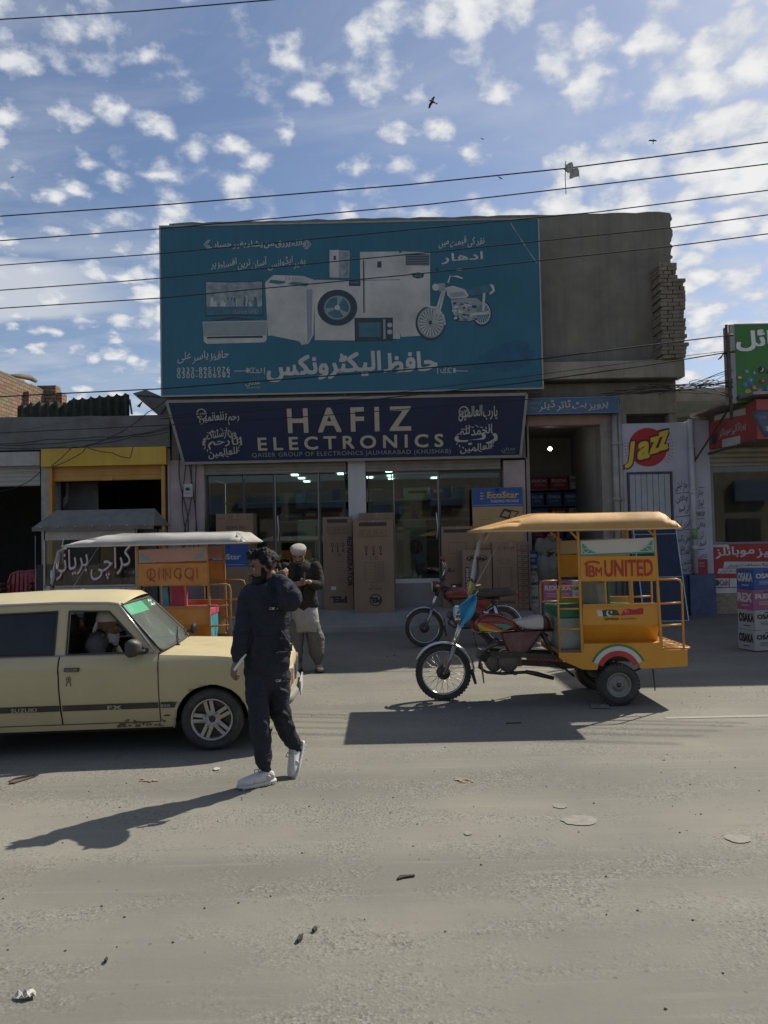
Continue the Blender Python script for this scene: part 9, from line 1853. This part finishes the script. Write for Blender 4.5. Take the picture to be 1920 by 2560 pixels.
wire('thin twin wire beside the lower wire to the pole arm', [(345, 900), (760, 860), (1120, 815), (1400, 778), (1572, 758)], 14.0, 13.22, 0.005)
wire('wire hanging low over the shop parapet and navy sign', [(-300, 955), (0, 935), (240, 924), (480, 912), (760, 893), (1150, 862)], 14.2, 14.0, 0.008)
# loose cables along the parapet and at the pole
rn = random.Random(14); gl_ = 'loose cables sagging along the grey parapet'
for k, q in enumerate((((-30, 1090), (130, 1060), (232, 1042), (330, 1080), (385, 1108)), ((0, 1110), (120, 1098), (240, 1092), (330, 1088), (425, 1066)), ((0, 1112), (80, 1110), (200, 1102), (320, 1090), (430, 1070)), ((0, 1120), (150, 1118), (210, 1116), (300, 1082), (370, 1030), (415, 1000)), ((128, 1165), (180, 1118), (240, 1110), (330, 1092), (420, 1080)), ((128, 1168), (200, 1135), (215, 1118), (280, 1132), (325, 1145), (332, 1118)), ((0, 1228), (60, 1210), (100, 1180)))):
    P3 = []; q = list(q)
    for i in range(len(q) - 1):
        for s in range(6): t = s / 6; P3.append(Pt(q[i][0] + (q[i + 1][0] - q[i][0]) * t, q[i][1] + (q[i + 1][1] - q[i][1]) * t + 3 * math.sin(t * PI), 15.0 - 0.03 * k))
    P3.append(Pt(*q[-1], 15.0 - 0.03 * k)); set_origin(P3[0]); m = MB(); m.tube(P3, 0.008, 5); o = m.build('loose_cable', wire_m if k != 0 else M('grey_cable', (0.12, 0.115, 0.105), 0.7)); tag(o, ('cable rising to a peak on the grey parapet', 'upper cable sagging across the grey parapet', 'lower cable sagging across the grey parapet', 'cable climbing to the billboard corner over the parapet', 'cable slanting across the yellow signboard', 'looped cable drooping over the yellow signboard', 'cable hanging in front of the grey shutter')[k], 'cable', gl_)
set_origin((0, 0, 0))
tg = thing('tangled_cables', 'knot of tangled black cables strung between the ledge and the wire pole', 'cables', Pt(1760, 960, 14.3)); m = MB(); rn = random.Random(17)
for k in range(14):
    a = Pt(1560 + rn.uniform(-60, 120), 968 + rn.uniform(-8, 22), 14.8); b = Pt(1832, rn.uniform(925, 1000), 13.4); c1 = Pt(1735 + rn.uniform(-15, 25), 960 + rn.uniform(-10, 14), 14.3); P3 = []
    for i in range(25):
        t = i / 24; p = a * (1 - t) ** 2 + c1 * 2 * t * (1 - t) + b * t * t; P3.append(p + Vector((0, 0, 0.02 * math.sin(t * 9 + k))))
    m.tube(P3, rn.uniform(0.004, 0.008), 5)
for k in range(4): c = Pt(1742 + 8 * k, 958, 14.25); m.tube([c + Vector((0.14 * math.cos(t) + 0.03 * k, 0.02 * math.sin(3 * t), 0.06 * math.sin(t + k))) for t in [2 * PI * i / 20 for i in range(20)]], 0.006, 5, closed=True)
m.build('cable_strand', wire_m, tg); m = MB()
for k in range(6):
    c = Pt(1810, 880, 13.25); m.tube([c + Vector((rn.uniform(-.05, .05), 0, rn.uniform(-.04, .03))), c + Vector((rn.uniform(-.12, .1), 0, rn.uniform(-.15, .08)))], 0.01, 5)
m.build('rag_knot', M('grey_rag', (0.10, 0.10, 0.095), 0.9), tg); set_origin((0, 0, 0))
# torn plastic kite on the top wire
kp = Pt(1425, 423, 11.9); kt = thing('torn_kite', 'torn pale plastic kite caught on the topmost wire', 'kite', kp); m = MB(); KPp = Pl((0, 11.9, 0)); rn = random.Random(3); vs = []
for j in range(6):
    for i in range(6):
        a = KPp.px(1413 + 5.2 * i + (3 * j if i > 3 else 1.5 * j) * 0.8, 408 + 7.2 * j + rn.uniform(-3, 3)); vs.append(a + Vector((0, 0.05 * math.sin(i * 1.7 + j), 0)))
m.add(vs, [(6 * j + i, 6 * j + i + 1, 6 * j + i + 7, 6 * j + i + 6) for j in range(5) for i in range(5) if (i, j) not in ((4, 0), (0, 4))], 0, True); m.build('plastic', M('pale_torn_plastic', (0.42, 0.40, 0.34), 0.6, var=0.35, scl=20), kt); m = MB(); m.tube([KPp.px(1414, 402), KPp.px(1413, 440), KPp.px(1415, 486)], 0.006, 5); m.tube([KPp.px(1406, 420), KPp.px(1422, 432)], 0.006, 5); m.build('tail_string', wire_m, kt); set_origin((0, 0, 0))
# birds
bd_m = M('dark_brown_plumage', (0.03, 0.024, 0.02), 0.9, var=0.3)
def bird(px, py, Y, span, ang, lab, flap=0.15):
    c = Pt(px, py, Y); o = thing('bird', lab, 'bird', c, 'birds soaring in the sky', 0, origin=(0, 0, 0)); k = span / 2
    d = Vector((math.cos(ang), 0.35, math.sin(ang))).normalized(); f = d.cross(Vector((0, 1, 0.25))).normalized(); n = f.cross(d).normalized()
    m = MB(); ell = [f * (-0.42 * k), f * (-0.2 * k), f * (0.05 * k), f * (0.25 * k), f * (0.38 * k)]; m.tube(ell, [0.02 * k, 0.09 * k, 0.12 * k, 0.08 * k, 0.03 * k], 8); m.prism([f * (-0.35 * k) + d * 0.04 * k, f * (-0.62 * k) + d * 0.13 * k, f * (-0.58 * k), f * (-0.62 * k) - d * 0.13 * k, f * (-0.35 * k) - d * 0.04 * k], n * 0.012 * k); m.build('body', bd_m, o)
    for s in (-1, 1):
        m = MB(); e = d * s; W_ = [f * 0.14 * k + e * 0.05 * k, f * 0.24 * k + e * 0.45 * k + n * flap * k * 0.6, f * 0.12 * k + e * 0.95 * k + n * flap * k, f * 0.02 * k + e * 1.0 * k + n * flap * k, f * -0.06 * k + e * 0.8 * k + n * flap * k * .9, f * -0.04 * k + e * 0.45 * k + n * flap * k * .6, f * -0.14 * k + e * 0.06 * k]
        m.prism(W_, n * 0.015 * k); m.build('wing', bd_m, o)
bird(1081, 254, 26, 0.62, math.radians(68), 'largest dark kite bird soaring with wings spread above the billboard')
bird(1206, 347, 60, 0.35, math.radians(-10), 'tiny dark bird high above the billboard middle'); bird(1633, 352, 45, 0.62, math.radians(8), 'small bird gliding above the bare wall corner'); bird(1251, 445, 40, 0.32, math.radians(-20), 'small bird flying under the topmost wire'); bird(31, 443, 60, 0.30, math.radians(30), 'tiny bird near the edge of the open sky')
set_origin((0, 0, 0))
# ------------------------------------------------------------------ litter, stains and patches on the road
def patch(name, cx, cy, rx, ry, z, mat, seed, n=36, thick=0.0):
    p = Gd(cx, cy); q = Gd(cx + rx, cy); r1 = (q - p).length; y0 = Gd(cx, cy - ry).y; y1 = Gd(cx, cy + ry).y; r2 = (y0 - y1) / 2; rn = random.Random(seed); m = MB(); pts = []
    for k in range(n):
        t = 2 * PI * k / n; e = 1 + 0.16 * mnoise.noise(Vector((math.cos(t) * 1.6, math.sin(t) * 1.6, seed))) + rn.uniform(-0.05, 0.05); pts.append((p.x + r1 * e * math.cos(t), p.y + r2 * e * math.sin(t), z))
    m.poly(pts); o = m.build(name, mat); o['kind'] = 'structure'; return o
cem = M('cement_spot', (0.255, 0.242, 0.203), 0.9, var=0.2, scl=14, bump=0.4, bscl=50); st_b = M('rusty_dust_stain', (0.27, 0.215, 0.145), 0.95, var=0.15, scl=20)
patch('road_patch', 1450, 2052, 45, 13, 0.005, cem, 1); patch('road_patch', 1845, 2098, 31, 11, 0.005, cem, 2); patch('road_patch', 1170, 2085, 10, 5, 0.005, cem, 9); patch('road_patch', 1400, 2016, 18, 6, 0.0045, cem, 12)
for i, (a, b, r1_, r2_) in enumerate(((375, 1952, 24, 5), (1158, 1951, 22, 6))): 
    for k in range(14): rn = random.Random(40 + i * 10 + k); patch('road_stain', a + rn.gauss(0, .5) * r1_, b + rn.gauss(0, .45) * r2_, rn.uniform(3, 10), rn.uniform(0.7, 2.2), 0.004 + 0.0003 * k, st_b, k, 12)
def litter(name, lab, cat, pts_px, h, mat, crumple=0.0, base=0.004):
    P3 = [Gd(*q) for q in pts_px]; c = sum(P3, Vector()) / len(P3); set_origin(c); m = MB(); m.prism([p + Vector((0, 0, base)) for p in P3], (0, 0, h)); o = m.build(name, mat, None, 0.001); tag(o, lab, cat); set_origin((0, 0, 0)); return o
twig = M('dark_twig', (0.04, 0.035, 0.03), 0.9, var=0.3); paper_m = M('crumpled_paper', (0.46, 0.44, 0.40), 0.8, var=0.15)
litter('flat_stick', 'dark flat stick lying alone in the middle of the near road', 'stick', ((992, 2200), (1000, 2192), (1036, 2190), (1038, 2193), (1010, 2197), (998, 2201)), 0.006, twig)
litter('stone_chip', 'dark stone chip lying past the end of the flat stick', 'stone', ((742, 2356), (748, 2346), (758, 2344), (756, 2352), (746, 2360)), 0.014, twig); litter('stone_chip', 'smaller dark stone chip just beyond its twin on the near road', 'stone', ((780, 2330), (788, 2322), (794, 2326), (786, 2334)), 0.012, twig); litter('stone_chip', 'lone dark stone chip on the near road above the crumpled paper', 'stone', ((260, 2408), (266, 2400), (270, 2402), (266, 2410)), 0.012, twig)
p = Gd(66, 2497); set_origin(p); m = MB(); rn = random.Random(4); vs = []
for i in range(8):
    for j in range(4): q = Gd(40 + 7 * i, 2503 - 4.0 * j - (4 if i > 5 else 0)); vs.append((q.x, q.y, 0.006 + rn.uniform(0, 0.022) * (1 if 0 < i < 7 else 0.5)))
m.add(vs, [(4 * i + j, 4 * i + j + 1, 4 * i + j + 5, 4 * i + j + 4) for i in range(7) for j in range(3)]); o = m.build('crumpled_wrapper', paper_m); tag(o, 'crumpled white wrapper lying on the nearest road surface', 'litter'); add_mod(o, 'SOLIDIFY', thickness=0.003); set_origin((0, 0, 0))
litter('paper_scrap', 'small white scrap on the road in front of the car wheel', 'litter', ((532, 1926), (540, 1920), (550, 1922), (548, 1926), (538, 1928)), 0.006, paper_m)
litter('twig', 'thin dark twig lying in the rickshaw shade', 'stick', ((1264, 1810), (1266, 1808), (1304, 1807), (1304, 1808.6)), 0.003, twig); litter('twig', 'brown crooked stick at the edge of the car shade', 'stick', ((22, 1962), (30, 1956), (60, 1948), (88, 1940), (90, 1943), (62, 1952), (36, 1960)), 0.010, M('brown_stick', (0.12, 0.085, 0.05), 0.9))
p = Gd(1495, 1765); set_origin(p); m = MB(); rn = random.Random(6); vs = []
for i in range(7):
    for j in range(5): q = Gd(1476 + 8 * i, 1772 - 4 * j); vs.append((q.x, q.y, 0.006 + rn.uniform(0, 0.02) * (1 if 0 < i < 6 and 0 < j < 4 else 0.1)))
m.add(vs, [(5 * i + j, 5 * i + j + 1, 5 * i + j + 6, 5 * i + j + 5) for i in range(6) for j in range(4)], 0, True); o = m.build('plastic_bag', M('dusty_clear_plastic', (0.24, 0.225, 0.19), 0.3, var=0.25, scl=14)); tag(o, 'flattened dusty plastic bag beside the rickshaw rear wheel', 'plastic bag'); set_origin((0, 0, 0))
rn = random.Random(33); m = MB()
for k in range(420):
    x = rn.uniform(-4.2, 4.2); y = rn.choice((rn.uniform(2.4, 6.5), rn.uniform(3, 9), rn.uniform(10.8, 13.6))); r = rn.uniform(0.002, 0.0065) * (1 if y < 9 else 2.2); z = 0.003 if y < 10.6 else 0.035
    m.ball((x, y, z), (r * rn.uniform(0.8, 1.5), r * rn.uniform(0.7, 1.2), r * 0.7), 6)
o = m.build('loose_gravel', M('gravel_grey', (0.17, 0.155, 0.13), 0.9, var=0.3, scl=40)); o['kind'] = 'stuff'; o['label'] = 'loose gravel scattered over the road and verge'
